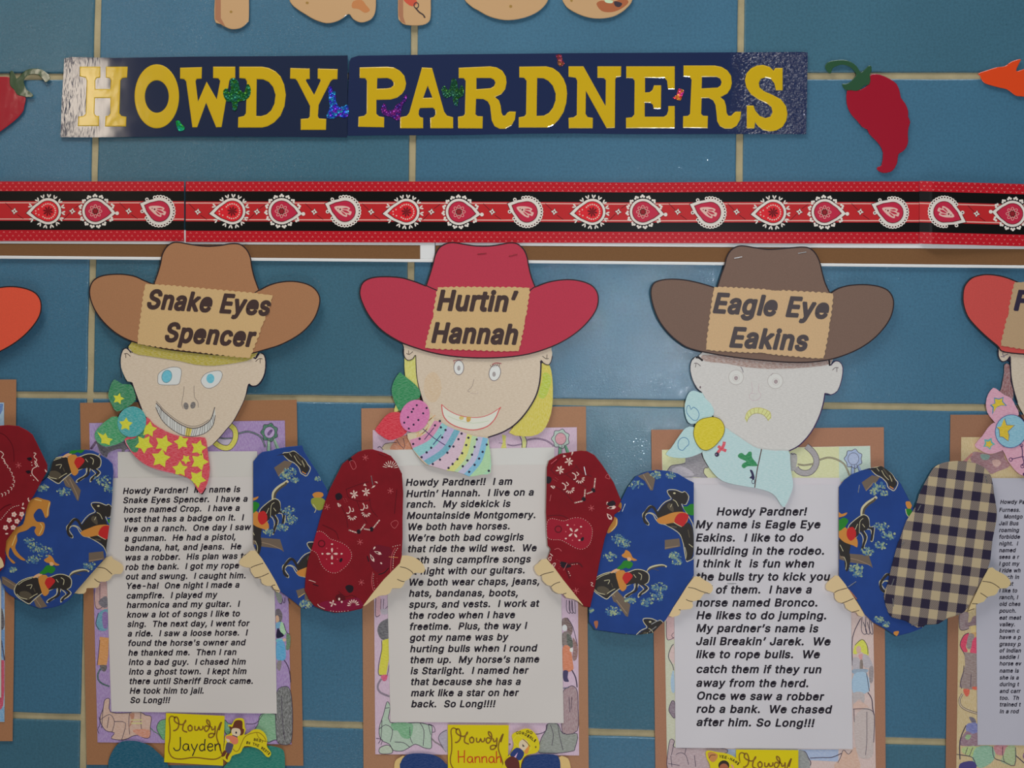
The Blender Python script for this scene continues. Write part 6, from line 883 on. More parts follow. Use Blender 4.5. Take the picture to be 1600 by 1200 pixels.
prints('printed_motifs', [(dkr, 'l', q1([(-40,760),(60,800),(140,900),(170,1000),(175,1130)]), 1.2), (pkw, 'l', q1([(0,1000),(20,1010),(45,1040),(20,1080),(50,1100),(60,1140),(80,1160)]), 1.2)]
    + [(pkw, 'l', [(q2([(x, y)])[0]), (q2([(x+22, y+8)])[0]), (q2([(x+18, y+38)])[0])], 1.1) for x, y in ((40,0),(75,50),(105,90),(130,140),(150,190),(160,240),(150,290),(125,330),(90,370),(50,395),(10,410))]
    + ministar(29,727,5) + [(pkw, 'l', q1([(420,1020),(450,1030),(425,1070),(460,1110),(435,1150),(460,1190)]), 1.3), (pkw, 'l', q2([(430,0),(470,60),(410,100),(400,160),(440,210),(480,255)]), 1.3), (blk, 'p', q1([(335,1090),(380,1075),(400,1100),(370,1120)])), (blk, 'p', q2([(320,130),(370,120),(385,145),(350,160)])), (pkw, 'P', petal(70,733,5,2,60)), (pkw, 'P', petal(71,737,5,2,10))]
    + [(pkw, 'e', (x/8, 720+y/8, 1.0, .8, 0, 6)) for x, y in ((395,20),(385,185),(420,240),(480,70),(400,55))]
    + [(dkr, 'l', q2([(0,620),(60,570),(140,540)]), 1.2), (pkw, 'dash', q2([(0,750),(40,700),(100,630),(160,580),(250,555)]), 1.3, 2.6), (pkw, 'P', petal(35,791,6,2.4,-75)), (pkw, 'P', petal(46,785,5,2.4,-110)), (pkw, 'P', petal(43,781,4,1.8,-60)), (pkw, 'P', petal(33,793,6,3,20)), (pk2, 'e', (34.5,810,2,2.6)), (pkw, 'e', (10.5,834,2.5,1.2))], d_, s, FL, step=.006)
prints('printed_flowers', [x for cx, cy in ((175,670),(272,668),(115,742),(213,755),(70,835),(165,832)) for x in ([(I(206,170,160), 'P', star(cx/8, 720+cy/8, 4.6, cx % 40, .72)), (I(196,120,110), 'e', (cx/8, 720+cy/8, 1.3, 1.3))])], d_+.05, s, FL)
hand(le, [(-12,862),(-2,868),(3,874),(5.5,881),(5,886),(-6,890),(-14,884)], [], 12.6)
# ------------------------------------------------------------ brown mounts with coloured drawing sheets
def mount(label, board, sheet_pts, col, bcol=(140, 98, 68)):
    t = thing('mounted_drawing', label, 'drawing', (board[2][0]+board[3][0])/2, board[2][1], 0.5, 'crayoned pages on brown mounts')
    sheet('mount_board', board, 2.0, mat('card', bcol), t, thick=.8)
    s = sheet('drawing_sheet', sheet_pts, 2.7, col, t, thick=.2)
    return t, s
LN = I(62, 50, 70)
def rosette(s, cx, cy, outc, inc, ribc, d, r=11):
    pts = [(cx+(r+(1.6 if k % 2 else -1.0))*math.cos(math.pi*k/7), cy+(r+(1.6 if k % 2 else -1.0))*1.08*math.sin(math.pi*k/7)) for k in range(14)]
    prints('rosette_doodle', [(ribc, 'P', [(cx-3,cy+10),(cx+1,cy+10),(cx+1,cy+30),(cx-4,cy+30)]), (ribc, 'P', [(cx+4,cy+8),(cx+8,cy+8),(cx+17,cy+28),(cx+11,cy+30)]), (outc, 'p', pts), (LN, 'c', pts, .9), (inc, 'e', (cx, cy, r*.66, r*.72)), (LN, 'E', (cx, cy, r*.66, r*.72), .7), (LN, 'l', [(cx-3,cy+10),(cx-4,cy+29)], .8), (LN, 'l', [(cx+2,cy+10),(cx+2,cy+29)], .8), (LN, 'l', [(cx+5,cy+9),(cx+13,cy+29)], .8)], d, s)
def rope(s, pts, c_, d, w=2.6): prints('rope_doodle', [(LN, 'l', pts, w), (c_, 'l', pts, w*.5)], d, s)
def shoe(s, pts, c_, d, w=8): prints('horseshoe_doodle', [(LN, 'l', pts, w+1.6), (c_, 'l', pts, w)], d, s)
def scribble_area(nm, s, pts, c_, d, lines=(), lc=None): prints(nm, [(c_, 'p', pts), (lc or LN, 'c', pts, 1.0)]+[(lc or LN, 'l', l, .9) for l in lines], d, s)
# --- purple sheet behind the tan-hatted figure
V3 = lambda r, g, b, k=.3: mat('crayon', (r, g, b), k=k, a=1.1, v=1)
t, s = mount('brown mount with purple crayoned page behind the cowboy with star neckerchief', [(125,629.5),(463.5,624.5),(474,1196.5),(135.5,1195)], [(139.5,661),(445,657),(455.5,1163),(152.5,1160)], V3(148,118,170,.32))
sheet('purple_bar', [(139.5,661),(186,661),(187,747),(141,747)], 2.8, V3(150,122,176,.45), s, thick=.05)
r8 = lambda p: T(320, 640, 8, p)
shoe(s, r8([(120,410),(180,455),(240,478),(300,475),(345,435),(378,370),(385,300),(365,240),(320,200)]), K(196,188,72,.2), 2.78, 7.5)
rope(s, r8([(180,350),(250,362),(345,355)]), K(100,110,110), 2.8); rope(s, r8([(420,300),(530,275),(630,300),(700,345),(735,410),(755,470)]), K(90,110,110), 2.8, 3)
prints('rope_gap', [(P(170,160,176), 'p', r8([(170,370),(345,372),(320,430),(250,440),(200,420)]))], 2.77, s)
rosette(s, 320+808/8, 640+285/8, K(40,104,76), K(168,140,186), K(130,168,140), 2.85, 12.5); prints('rosette_centre', [(K(84,50,110), 'p', r8([(780,300),(820,250),(850,255),(820,310),(790,325)]))], 2.95, s)
prints('pony_doodle', [(K(92,84,92,.3), 'p', m8([(80,390),(130,430),(200,470),(330,440),(420,400),(560,380),(600,440),(520,480),(440,510),(450,600),(440,650),(405,650),(400,500),(330,500),(240,540),(210,600),(150,560),(120,510)])), (K(80,44,84), 'P', m8([(0,490),(70,390),(95,410),(30,500)])), (K(92,84,92,.3), 'p', m8([(480,520),(520,560),(510,605),(480,590)]))], 2.82, s)
prints('chaps_doodle', [(K(180,142,138), 'p', [(150,920),(166,908),(168,950),(158,952),(148,948)]), (LN, 'l', [(147,915),(148,940),(151,951),(158,950),(164,944)], .9), (LN, 'l', [(156,912),(156,940)], .8)], 2.8, s)
prints('child_doodle', [(K(96,90,100), 'p', T(0,860,8,[(1230,640),(1330,570),(1345,700),(1280,710)])), (K(82,140,160), 'p', T(0,860,8,[(1230,790),(1345,740),(1345,980),(1240,1000),(1200,920)])), (K(120,90,150), 'p', T(0,860,8,[(1280,790),(1345,780),(1345,960),(1290,960)])), (K(214,136,76,.15), 'P', T(0,1000,6,[(935,-30),(1020,-20),(1015,150),(1000,235),(915,235),(925,120)])), (LN, 'l', T(0,1000,6,[(935,0),(925,120),(912,235)]), 1.0), (K(80,72,72), 'p', T(0,1000,6,[(935,240),(1000,240),(990,290),(960,290)])), (K(46,80,76), 'l', T(0,1000,6,[(950,265),(920,310),(920,370),(960,410),(1025,435)]), 2.4), (LN, 'l', T(0,860,8,[(1230,780),(1198,915),(1240,990)]), 1.0)], 2.82, s)
j8 = lambda p: T(140, 1050, 8, p)
scribble_area('wagon_doodle', s, j8([(190,350),(250,340),(260,500),(500,510),(530,500),(640,505),(700,540),(770,560),(760,680),(750,815),(670,820),(620,790),(540,800),(480,830),(400,850),(270,830),(310,760),(200,730),(130,600),(170,450)]), K(192,158,140,.3,.2), 2.8, [j8([(130,600),(250,530),(310,620),(280,750)]), j8([(500,510),(490,620),(500,780)]), j8([(640,505),(640,640),(660,790)]), j8([(310,620),(450,640),(400,850)]), j8([(120,560),(130,650),(100,720),(120,770)]), j8([(170,450),(160,560),(150,700)]), j8([(240,560),(220,700)])])
prints('wagon_shading', [(K(170,110,80,.3), 'p', j8([(500,530),(560,520),(540,620),(490,700),(520,600)])), (K(196,130,104,.3), 'p', j8([(550,720),(740,720),(745,815),(660,815),(560,760)])), (K(196,182,120,.3), 'l', j8([(520,640),(660,640)]), 2.5), (K(196,182,120,.3), 'l', j8([(520,600),(660,598)]), 2)], 2.86, s)
prints('rope_doodle', [(K(60,96,80), 'l', j8([(755,690),(800,740),(850,770),(880,800),(910,840),(950,840)]), 1.4), (K(86,150,98,.3), 'p', j8([(840,680),(880,610),(950,590),(1000,600),(1000,800),(950,845),(900,820),(850,740)])), (LN, 'l', j8([(950,590),(880,610),(840,680),(850,740),(900,820)]), .9)], 2.8, s)
k10 = lambda p: T(320, 1080, 10, p)
scribble_area('cactus_doodle', s, k10([(310,450),(360,500),(420,520),(400,640),(350,680),(300,600)]), K(90,150,110,.3), 2.8)
scribble_area('green_bush_doodle', s, k10([(880,360),(1100,360),(1160,480),(1330,480),(1300,640),(1290,760),(1100,760),(990,800),(930,700),(780,620),(830,520)]), K(110,158,120,.3), 2.8, [k10([(640,510),(800,500),(900,370)]), k10([(1000,800),(1100,760),(1280,780),(1320,700)])])
scribble_area('dark_trunk_doodle', s, T(360,900,8,[(570,1480),(680,1380),(750,1440),(775,1700),(770,2000),(740,2100),(620,2100),(575,2000)]), mat('crayon', (78,78,76), k=.5, a=.2, v=1), 2.84, [T(360,900,8,[(640,1500),(650,1800),(680,2050)])])
prints('child_doodle', [(K(84,72,80), 'p', T(360,900,8,[(565,430),(610,410),(650,480),(640,560),(600,590),(565,520)])), (K(190,150,120), 'p', T(360,900,8,[(568,500),(600,500),(610,560),(570,580)])), (K(96,150,180), 'p', T(360,900,8,[(570,590),(640,575),(620,640),(575,660)])), (K(150,190,150), 'p', T(360,900,8,[(630,580),(660,590),(695,700),(660,740),(620,680)])), (I(30,26,50), 'p', T(360,900,8,[(590,650),(630,700),(670,740),(640,765),(575,770)])), (K(100,170,180), 'p', T(360,900,8,[(575,790),(640,780),(660,820),(580,830)])), (K(86,118,86,.2), 'p', T(360,900,8,[(700,720),(745,740),(748,850),(730,920),(695,915),(700,830)])), (K(70,150,190,.25), 'p', T(360,900,8,[(580,830),(660,810),(690,920),(685,1040),(600,1055),(570,1000)])), (LN, 'l', T(360,900,8,[(665,590),(700,700),(745,730)]), 1.0), (LN, 'l', T(360,900,8,[(670,1050),(710,1110),(740,1200),(752,1330)]), 1.3), (K(120,110,110), 'p', T(360,900,8,[(590,1070),(640,1060),(620,1180),(580,1150)])), (K(196,160,140), 'e', (360+675/8,900+798/8,2.8,2.8)), (LN, 'l', T(360,900,8,[(600,250),(610,330),(640,345),(640,250)]), 1.0), (LN, 'l', T(360,900,8,[(640,260),(660,330),(680,330),(680,270)]), 1.0), (LN, 'l', T(360,900,8,[(720,280),(730,320),(748,350)]), 1.0), (K(130,136,124), 'p', T(360,900,8,[(565,190),(640,240),(640,330),(600,330),(570,250)]))], 2.82, s)
# --- pink sheet behind the cowgirl
t, s = mount('brown mount with pink crayoned page behind the cowgirl', [(564.5,638),(915.5,635),(920,1216),(568,1216)], [(582.5,672),(901.3,667.5),(904.9,1180.4),(586.4,1178.6)], V3(192,164,184,.3), (150, 110, 84))
i8 = lambda p: T(790, 660, 8, p)
rosette(s, 790+688/8, 660+205/8, K(164,180,170), K(214,140,150), K(80,150,110), 2.85, 13)
rope(s, i8([(-85,255),(-10,270),(0,280)]), K(190,160,180), 2.8, 1.6); rope(s, i8([(20,275),(90,290),(200,272)]), K(150,120,150), 2.8, 2); rope(s, i8([(270,220),(380,202),(500,225),(580,275),(600,300)]), K(150,120,150), 2.8, 2.4)
prints('horseshoe_doodle', [(K(196,190,90,.2), 'P', i8([(-45,150),(5,165),(0,250),(10,320),(-60,325),(-35,250)])), (K(206,196,120,.2), 'P', i8([(195,160),(245,180),(260,240),(250,325),(190,325),(210,230)])), (LN, 'l', i8([(90,90),(160,150),(200,230),(205,325)]), 1.1), (LN, 'l', i8([(235,170),(265,230),(255,325)]), 1.0)], 2.84, s)
prints('saddle_doodle', [(K(190,170,140), 'p', n5([(140,860),(200,820),(320,810),(330,905),(150,905)])), (K(190,120,84,.3), 'p', n5([(320,770),(440,720),(500,800),(520,905),(250,905),(260,840)])), (LN, 'l', n5([(140,870),(180,825),(320,810)]), .9), (LN, 'l', n5([(310,760),(350,830),(400,880)]), .8), (LN, 'l', n5([(400,760),(420,850),(400,900)]), .8), (LN, 'l', n5([(80,880),(110,860),(150,905)]), 1.0)], 2.82, s)
h6 = lambda p: T(560, 930, 6.667, p)
prints('child_doodle', [(K(196,150,160), 'p', h6([(180,30),(230,30),(230,200),(190,225),(178,190)])), (LN, 'l', h6([(182,30),(178,200),(195,225),(225,205)]), 1.0), (LN, 'l', h6([(235,40),(232,150)]), .8), (LN, 'l', h6([(265,40),(262,150),(310,110)]), .8), (K(170,160,170), 'p', h6([(230,150),(270,140),(300,150),(310,190),(260,200),(235,180)])), (K(82,78,84,.3), 'p', h6([(225,290),(290,250),(318,260),(320,440),(240,460),(198,370)])), (K(206,190,60,.1), 'P', h6([(250,470),(322,450),(320,650),(290,830),(220,830),(210,800),(240,600)])), (LN, 'l', h6([(240,470),(245,560),(215,700),(208,820),(240,835)]), 1.0), (K(196,70,110), 'p', h6([(240,835),(300,830),(295,880),(265,895),(240,870)])), (K(120,104,120), 'l', h6([(240,870),(205,930),(205,980),(240,1020),(325,1055)]), 3.0), (LN, 'l', h6([(300,840),(325,700)]), .8)], 2.82, s)
g8 = lambda p: T(570, 1060, 8.556, p)
scribble_area('wagon_doodle', s, g8([(300,310),(340,380),(340,590),(700,590),(850,620),(900,650),(890,800),(890,930),(800,930),(680,880),(600,920),(500,970),(380,960),(330,880),(220,820),(190,680),(250,480),(270,400)]), K(160,180,160,.3), 2.8, [g8([(270,400),(330,390)]), g8([(190,680),(280,620),(370,690),(340,850)]), g8([(370,690),(600,680)]), g8([(600,650),(610,800),(640,870)]), g8([(740,600),(790,700),(780,900)]), g8([(850,620),(880,750)]), g8([(230,560),(215,800),(180,870)]), g8([(150,800),(230,820),(215,890)]), g8([(400,850),(520,860),(600,920)]), g8([(850,610),(920,640),(940,710),(900,720)])])
prints('wagon_shading', [(K(104,160,116,.3), 'p', g8([(360,600),(620,600),(640,700),(600,800),(500,790),(440,700),(380,690)]))], 2.86, s)
scribble_area('wheel_doodle', s, g8([(200,930),(300,890),(360,930),(370,990),(300,1010),(200,1000)]), K(170,180,160,.3), 2.8)
prints('rope_doodle', [(K(120,104,110), 'l', g8([(890,800),(940,850),(1020,900),(1090,980)]), 2.4), (K(160,150,166,.3), 'p', g8([(1100,690),(1020,730),(985,790),(1000,850),(1050,930),(1110,980)])), (LN, 'l', g8([(1100,690),(1020,730),(985,790),(1000,850),(1050,930)]), .9)], 2.8, s)
p8 = lambda p: T(750, 1060, 8.556, p)
scribble_area('bush_doodle', s, p8([(900,610),(1040,610),(1110,740),(1300,740),(1270,930),(1240,970),(1050,1000),(900,1000),(780,980),(820,800),(880,700)]), K(130,134,126,.3), 2.8, [p8([(940,620),(980,750),(960,900)]), p8([(1040,620),(1070,800),(1110,960)])])
scribble_area('trunk_doodle', s, p8([(1110,180),(1180,120),(1240,100),(1300,170),(1310,400),(1300,700),(1100,720),(1110,400)]), mat('crayon', (150,120,124), k=.35, a=.2, v=1), 2.84, [p8([(1190,250),(1200,450)]), p8([(1230,250),(1215,420)])])
prints('fence_doodle', [(LN, 'l', p8([(720,745),(800,740),(880,700),(900,620)]), 1.1), (K(60,60,90), 'l', p8([(1110,130),(1170,125),(1190,110)]), 1.6)], 2.86, s)
q6 = lambda p: T(850, 930, 6.667, p)
prints('child_doodle', [(K(104,78,74,.3), 'p', q6([(190,250),(240,235),(270,270),(300,350),(280,420),(240,400),(240,330),(190,330)])), (P(190,190,190), 'e', (850+215/6.667, 930+340/6.667, 4, 5)), (K(112,96,92,.3), 'p', q6([(190,400),(260,380),(290,450),(300,520),(270,560),(200,550)])), (K(70,76,66), 'p', q6([(240,400),(290,450),(300,540),(250,530)])), (K(130,90,86,.3), 'p', q6([(300,440),(350,530),(345,650),(310,685),(295,640),(305,560)])), (K(214,116,80,.2), 'p', q6([(195,545),(270,540),(300,700),(300,780),(200,785)])), (P(200,196,190), 'e', (850+285/6.667, 930+570/6.667, 2.6, 3.4)), (I(66,60,90), 'p', q6([(200,790),(250,790),(245,860),(260,900),(205,890)])), (LN, 'l', q6([(290,780),(330,860),(345,960)]), 1.8), (LN, 'l', q6([(240,235),(300,330),(350,530)]), 1.0)]+[(LN, 'l', q6([(235+i*28,50),(235+i*28,150),(262+i*30,190),(272+i*28,170),(268+i*26,60)]), .9) for i in range(3)], 2.82, s)
# --- pale sheet behind the cowboy with the dark hat
t, s = mount('brown mount with pale yellow and pink page behind the dark hatted cowboy', [(1017.5,671.5),(1381,667.5),(1384,1240),(1024.5,1240)], [(1034,702.7),(1359.8,696.5),(1369,1235),(1043,1235)], V3(198,172,166,.3), (148, 106, 84))
prints('sheet_tint', [(K(202,200,150,.25), 'P', [(1034.3,703),(1359.5,697),(1361,752),(1035.5,756)]), (K(178,196,180,.4), 'P', [(1311,698),(1359.5,697),(1361,752),(1311,752)]), (K(186,186,160,.4), 'P', [(1038,950),(1058,950),(1058,1235),(1043,1235)]), (K(150,166,200,.4), 'P', [(1044,1170),(1310,1171),(1310,1190),(1250,1187),(1046,1186)])], 2.74, s, each=True)
b8 = lambda p: T(1200, 660, 8, p)
shoe(s, b8([(478,295),(560,370),(605,460),(590,550),(530,620),(450,635),(380,610),(345,565)]), K(150,144,146,.2), 2.8, 8); prints('horseshoe_doodle', [(K(156,152,150,.2), 'p', b8([(285,385),(355,400),(365,480),(340,590),(290,600),(275,480)])), (LN, 'l', b8([(285,385),(310,400),(330,390),(355,405)]), 1.0)], 2.85, s)
rope(s, b8([(370,522),(450,535),(570,518)]), K(160,150,110), 2.8, 2.6); rope(s, b8([(645,470),(740,440),(840,455),(940,510),(985,580),(1020,665)]), K(160,150,110), 2.8, 2.6)
rosette(s, 1200+1068/8, 660+455/8, K(150,166,196), K(156,168,196), K(140,160,200), 2.85, 13)
prints('pony_doodle', [(K(136,130,136,.3), 'p', w6([(150,640),(200,580),(330,555),(350,490),(500,440),(525,500),(560,570),(575,600),(535,610),(530,670),(570,710),(440,705),(350,715),(200,700)])), (LN, 'l', w6([(150,640),(190,585),(260,575),(340,560)]), .9), (LN, 'l', w6([(500,440),(530,520),(580,600),(540,610),(530,660),(570,710)]), .9), (K(172,164,172,.3), 'p', w6([(200,620),(300,590),(400,640),(420,690),(250,690)]))], 2.82, s)
u6 = lambda p: T(1000, 900, 6.667, p)
prints('chaps_doodle', [(K(196,160,160), 'p', u6([(275,430),(360,430),(360,640),(340,660),(290,665),(275,600)])), (LN, 'l', u6([(275,470),(275,620),(290,665),(320,660),(355,640)]), .9), (LN, 'l', u6([(350,590),(330,620),(350,650)]), .8), (LN, 'l', u6([(350,710),(325,740),(295,840),(340,930),(350,980)]), 1.1), (K(200,170,166), 'p', u6([(350,720),(320,770),(305,840),(355,920),(358,780)])), (K(150,176,200), 'p', u6([(350,980),(360,1200),(330,1200),(320,1080)]))], 2.82, s)
scribble_area('wagon_doodle', s, T(1000,1080,10,[(470,760),(540,780),(545,880),(1000,885),(1330,900),(1360,960),(1250,1000),(1300,1200),(560,1250),(430,1200),(430,1000)]), K(170,146,150,.35), 2.8, [T(1000,1080,10,l) for l in ([(560,990),(640,960),(720,1010),(760,1150)],[(720,890),(700,980)],[(440,1130),(620,1160)],[(480,1010),(500,1180)],[(850,1000),(870,1180)],[(540,780),(490,1000)])])
scribble_area('boot_doodle', s, T(1000,1080,10,[(500,150),(545,190),(545,420),(480,360),(450,280)]), K(124,104,118,.3), 2.8)
prints('horn_doodle', [(LN, 'l', T(1120,1150,6.667,[(860,150),(920,165),(950,220),(980,280),(960,330)]), 1.3), (K(130,132,130,.3), 'p', T(1120,1150,6.667,[(850,160),(920,170),(950,230),(970,280),(960,400),(850,400)])), (LN, 'l', T(1120,1150,6.667,[(970,230),(1100,225),(1200,222),(1300,180)]), 1.2), (K(206,160,140,.3), 'p', T(1120,1150,6.667,[(1220,310),(1290,230),(1320,140),(1370,190),(1400,150),(1450,120),(1470,220),(1490,340),(1300,400)])), (LN, 'l', T(1120,1150,6.667,[(1260,280),(1290,220),(1320,145),(1370,190),(1410,150)]), .9)], 2.85, s)
n5_ = lambda p: T(1300, 960, 5, p)
prints('child_doodle', [(LN, 'l', n5_([(225,30),(160,180),(160,400)]), 1.3)]+[(LN, 'l', n5_([(235+i*30,20),(230+i*32,120),(250+i*30,155),(272+i*24,140),(245+i*30,60)]), 1.0) for i in range(3)]+[(K(204,196,70,.15), 'p', n5_([(165,300),(185,230),(240,195),(275,240),(285,320),(240,300),(220,290),(190,310)])), (LN, 'l', n5_([(180,240),(235,195),(275,245),(280,310)]), .9), (K(210,160,140), 'e', (1300+208/5,960+275/5,4,6)), (K(210,140,140), 'p', n5_([(205,320),(240,310),(230,360)])), (K(168,160,166,.3), 'p', n5_([(165,340),(215,350),(215,430),(165,430)])), (K(168,160,166,.3), 'p', n5_([(240,320),(280,320),(320,400),(280,420),(245,400)])), (K(120,104,96), 'p', n5_([(220,360),(240,360),(240,430),(218,430)])), (K(130,150,170,.3), 'p', n5_([(165,430),(280,430),(260,460),(170,465)])), (K(150,176,208,.2), 'p', n5_([(170,470),(270,460),(290,600),(165,612)])), (LN, 'l', n5_([(270,460),(292,600)]), 1.0), (K(136,124,126,.3), 'p', n5_([(290,420),(322,410),(320,520),(295,530)])), (K(170,160,160), 'p', n5_([(165,615),(245,612),(250,690),(210,660),(170,700)])), (K(206,164,150), 'p', n5_([(170,700),(215,680),(290,730),(180,745)])), (LN, 'l', n5_([(280,610),(310,660),(318,735),(330,790)]), 1.4), (K(180,164,160,.3), 'p', n5_([(180,800),(240,740),(290,735),(330,790),(325,1000),(310,1115),(210,1110),(175,960)])), (LN, 'l', n5_([(165,740),(280,740),(330,790),(325,1000)]), 1.0), (LN, 'l', n5_([(272,760),(272,980),(262,1100)]), .8), (LN, 'l', n5_([(170,740),(175,840)]), .9)], 2.82, s)
# --- cream sheet at the right
t, s = mount('brown mount with cream crayoned page at the right edge of the view', [(1485,648),(1840,648),(1836,1240),(1477,1240)], [(1502,683),(1815,683),(1815,1215),(1494,1215)], V3(186,164,120,.2), (134, 96, 74))
prints('saddle_doodle', [(K(150,104,110,.3), 'p', t4([(790,680),(870,660),(1100,700),(1260,620),(1300,760),(1380,880),(1200,960),(1050,1000),(780,820)])), (K(120,150,140,.3), 'p', t4([(920,700),(1060,710),(1040,780),(950,780)])), (K(176,110,104,.3), 'P', t4([(640,810),(780,680),(810,690),(700,820)])), (K(190,150,140,.3), 'p', t4([(1100,800),(1200,780),(1240,850),(1150,900)]))], 2.82, s)
o10 = lambda p: T(1440, 940, 10, p)
prints('child_doodle', [(K(140,116,118,.3), 'p', o10([(590,190),(730,170),(725,320),(740,420),(640,450),(590,400)])), (LN, 'l', o10([(590,200),(590,400),(640,450),(740,420)]), 1.0), (K(122,92,100,.3), 'p', o10([(680,330),(760,320),(800,240),(865,230),(865,360),(770,380),(700,400)])), (K(196,170,110), 'p', o10([(770,390),(865,380),(865,500),(790,500)])), (K(186,140,70,.3), 'p', o10([(760,500),(865,480),(865,560),(800,540)])), (K(196,50,84,.15), 'p', o10([(690,510),(740,500),(720,620),(690,700),(720,780),(650,780),(600,680),(640,570)])), (K(128,112,110,.3), 'p', o10([(740,510),(820,520),(810,650),(760,740),(700,700)])), (K(198,52,90,.15), 'p', o10([(800,600),(865,560),(865,800),(760,800),(780,700)])), (LN, 'l', o10([(740,490),(660,530),(600,680),(670,820),(680,900)]), 1.1), (K(132,112,108,.25), 'P', o10([(670,790),(865,810),(865,1340),(590,1340),(610,1200),(680,1000)])), (K(132,112,108,.25), 'P', T(1440,1040,7.5,[(480,120),(660,120),(660,270),(560,280),(450,255),(460,170)])), (LN, 'l', T(1440,1040,7.5,[(495,0),(490,80),(455,200),(470,270)]), 1.0), (LN, 'l', T(1440,1040,7.5,[(580,100),(575,250)]), .9), (K(208,84,60,.15), 'p', T(1440,1040,7.5,[(488,280),(560,280),(550,350),(515,355)])), (K(208,84,60,.15), 'p', T(1440,1040,7.5,[(595,250),(655,250),(655,285),(600,275)])), (LN, 'l', T(1440,1040,7.5,[(480,330),(445,400),(460,470),(530,520),(650,560)]), 3.0), (K(190,170,140), 'l', T(1440,1040,7.5,[(480,330),(445,400),(460,470),(530,520),(650,560)]), 1.6)], 2.82, s)
v7 = lambda p: T(1440, 1040, 7.5, p)
prints('wagon_doodle', [(K(92,84,100), 'p', v7([(555,605),(610,610),(640,660),(600,680)])), (K(100,104,160,.3), 'p', v7([(530,690),(590,670),(650,680),(665,790),(560,800),(520,760)])), (K(130,96,110,.3), 'p', v7([(520,770),(600,800),(665,790),(700,930),(480,940),(445,900)])), (K(130,160,110,.3), 'p', v7([(530,810),(580,820),(550,870),(510,850)])), (K(160,176,110,.3), 'p', v7([(480,960),(660,950),(640,1080),(540,1050),(480,1020)])), (K(122,164,136,.3), 'p', v7([(640,960),(830,950),(850,1100),(700,1200),(600,1120)])), (K(176,110,116,.3), 'p', v7([(850,940),(1010,940),(1000,1040),(880,1040)])), (K(150,166,120,.3), 'p', v7([(1000,950),(1100,950),(1090,1160),(930,1130),(960,1050)])), (LN, 'l', v7([(520,700),(450,880),(450,1100)]), 1.6), (LN, 'l', v7([(410,1040),(480,1050),(600,1080),(640,1200)]), 1.2), (LN, 'l', v7([(540,960),(510,1040)]), .9), (LN, 'l', v7([(600,960),(560,1060)]), .9), (LN, 'l', v7([(830,950),(850,1080),(950,1120),(1090,1170),(1100,960)]), 1.1), (I(66,60,110), 'p', v7([(450,1150),(600,1120),(640,1200),(460,1250)])), (LN, 'l', v7([(1100,1050),(1200,1140),(1260,1200)]), 1.4), (K(128,84,110,.3), 'e', (1604,1181,6,7)), (LN, 'l', v7([(950,950),(950,1040),(970,1130)]), .9)], 2.82, s)
# --- blue sheet at the left
t, s = mount('brown mount with blue, white and red page at the left edge of the view', [(-300,593),(25.6,593),(22,1000),(19.7,1158),(-296,1158)], [(-285,629),(6.3,629),(7.5,1000),(7,1128),(-282,1128)], V3(140,172,196,.5), (146, 102, 72))
prints('crayon_patch', [(K(70,110,170,.3), 'P', [(-40,632),(5,631),(4,641),(0,648),(-40,650)]), (K(96,136,190,.3), 'P', [(-3,912),(5,912),(7,952),(-3,954)]), (K(78,72,80,.2), 'p', [(1,952),(4.5,954),(7,972),(5.5,982),(1,983)]), (K(84,130,180,.3), 'P', [(-3,984),(7,984),(7,1010),(5,1032),(-3,1010)]), (K(40,44,80,.3), 'l', [(2,1000),(5,1018),(7,1032)], 2), (K(186,64,92,.2), 'P', [(-4,1030),(6.8,1032),(6.8,1078),(5,1102),(-4,1120)]), (P(196,190,180), 'P', [(-4,1035),(1.2,1020),(.8,1080),(-4,1080)]), (K(96,150,190,.5), 'P', [(-4,1112),(7,1104),(6.8,1127),(-4,1127)])], 2.76, s)
# ------------------------------------------------------------ yellow name notes and die-cut stickers
GLY = {'H': ([[(0,1),(.02,0)],[(0,.48),(.5,.5)],[(.5,1.02),(.48,0)]], .72), 'J': ([[(.5,1),(.5,.3),(.4,.05),(.15,.02),(0,.22)]], .68), 'a': ([[(.42,.42),(.25,.5),(.06,.4),(.02,.16),(.18,.02),(.36,.12),(.42,.42),(.43,.1),(.52,.0)]], .62), 'y': ([[(0,.5),(.1,.2),(.22,.05)],[(.45,.5),(.3,.15),(.08,-.38)]], .56), 'd': ([[(.4,.4),(.22,.48),(.04,.3),(.08,.05),(.25,0),(.4,.15)],[(.44,.85),(.4,.4),(.42,0)]], .6), 'e': ([[(.02,.26),(.38,.3),(.34,.48),(.15,.5),(.02,.28),(.08,.05),(.25,-.02),(.42,.1)]], .56), 'n': ([[(0,.5),(.02,0)],[(.02,.3),(.15,.48),(.34,.46),(.38,.2),(.4,.0)]], .55), 'h': ([[(0,.95),(0,0)],[(.02,.3),(.16,.48),(.32,.42),(.36,0)]], .5)}
def pen(word, x, y, sz, m, w, d, parent, tilt=0):
    its = []
    for ch in word:
        for st in GLY[ch][0]: its.append((m, 'l', [(x+a*sz, y-b*sz-tilt*0) for a, b in st], w))
        x += GLY[ch][1]*sz
    prints('handwriting', its, d, parent)
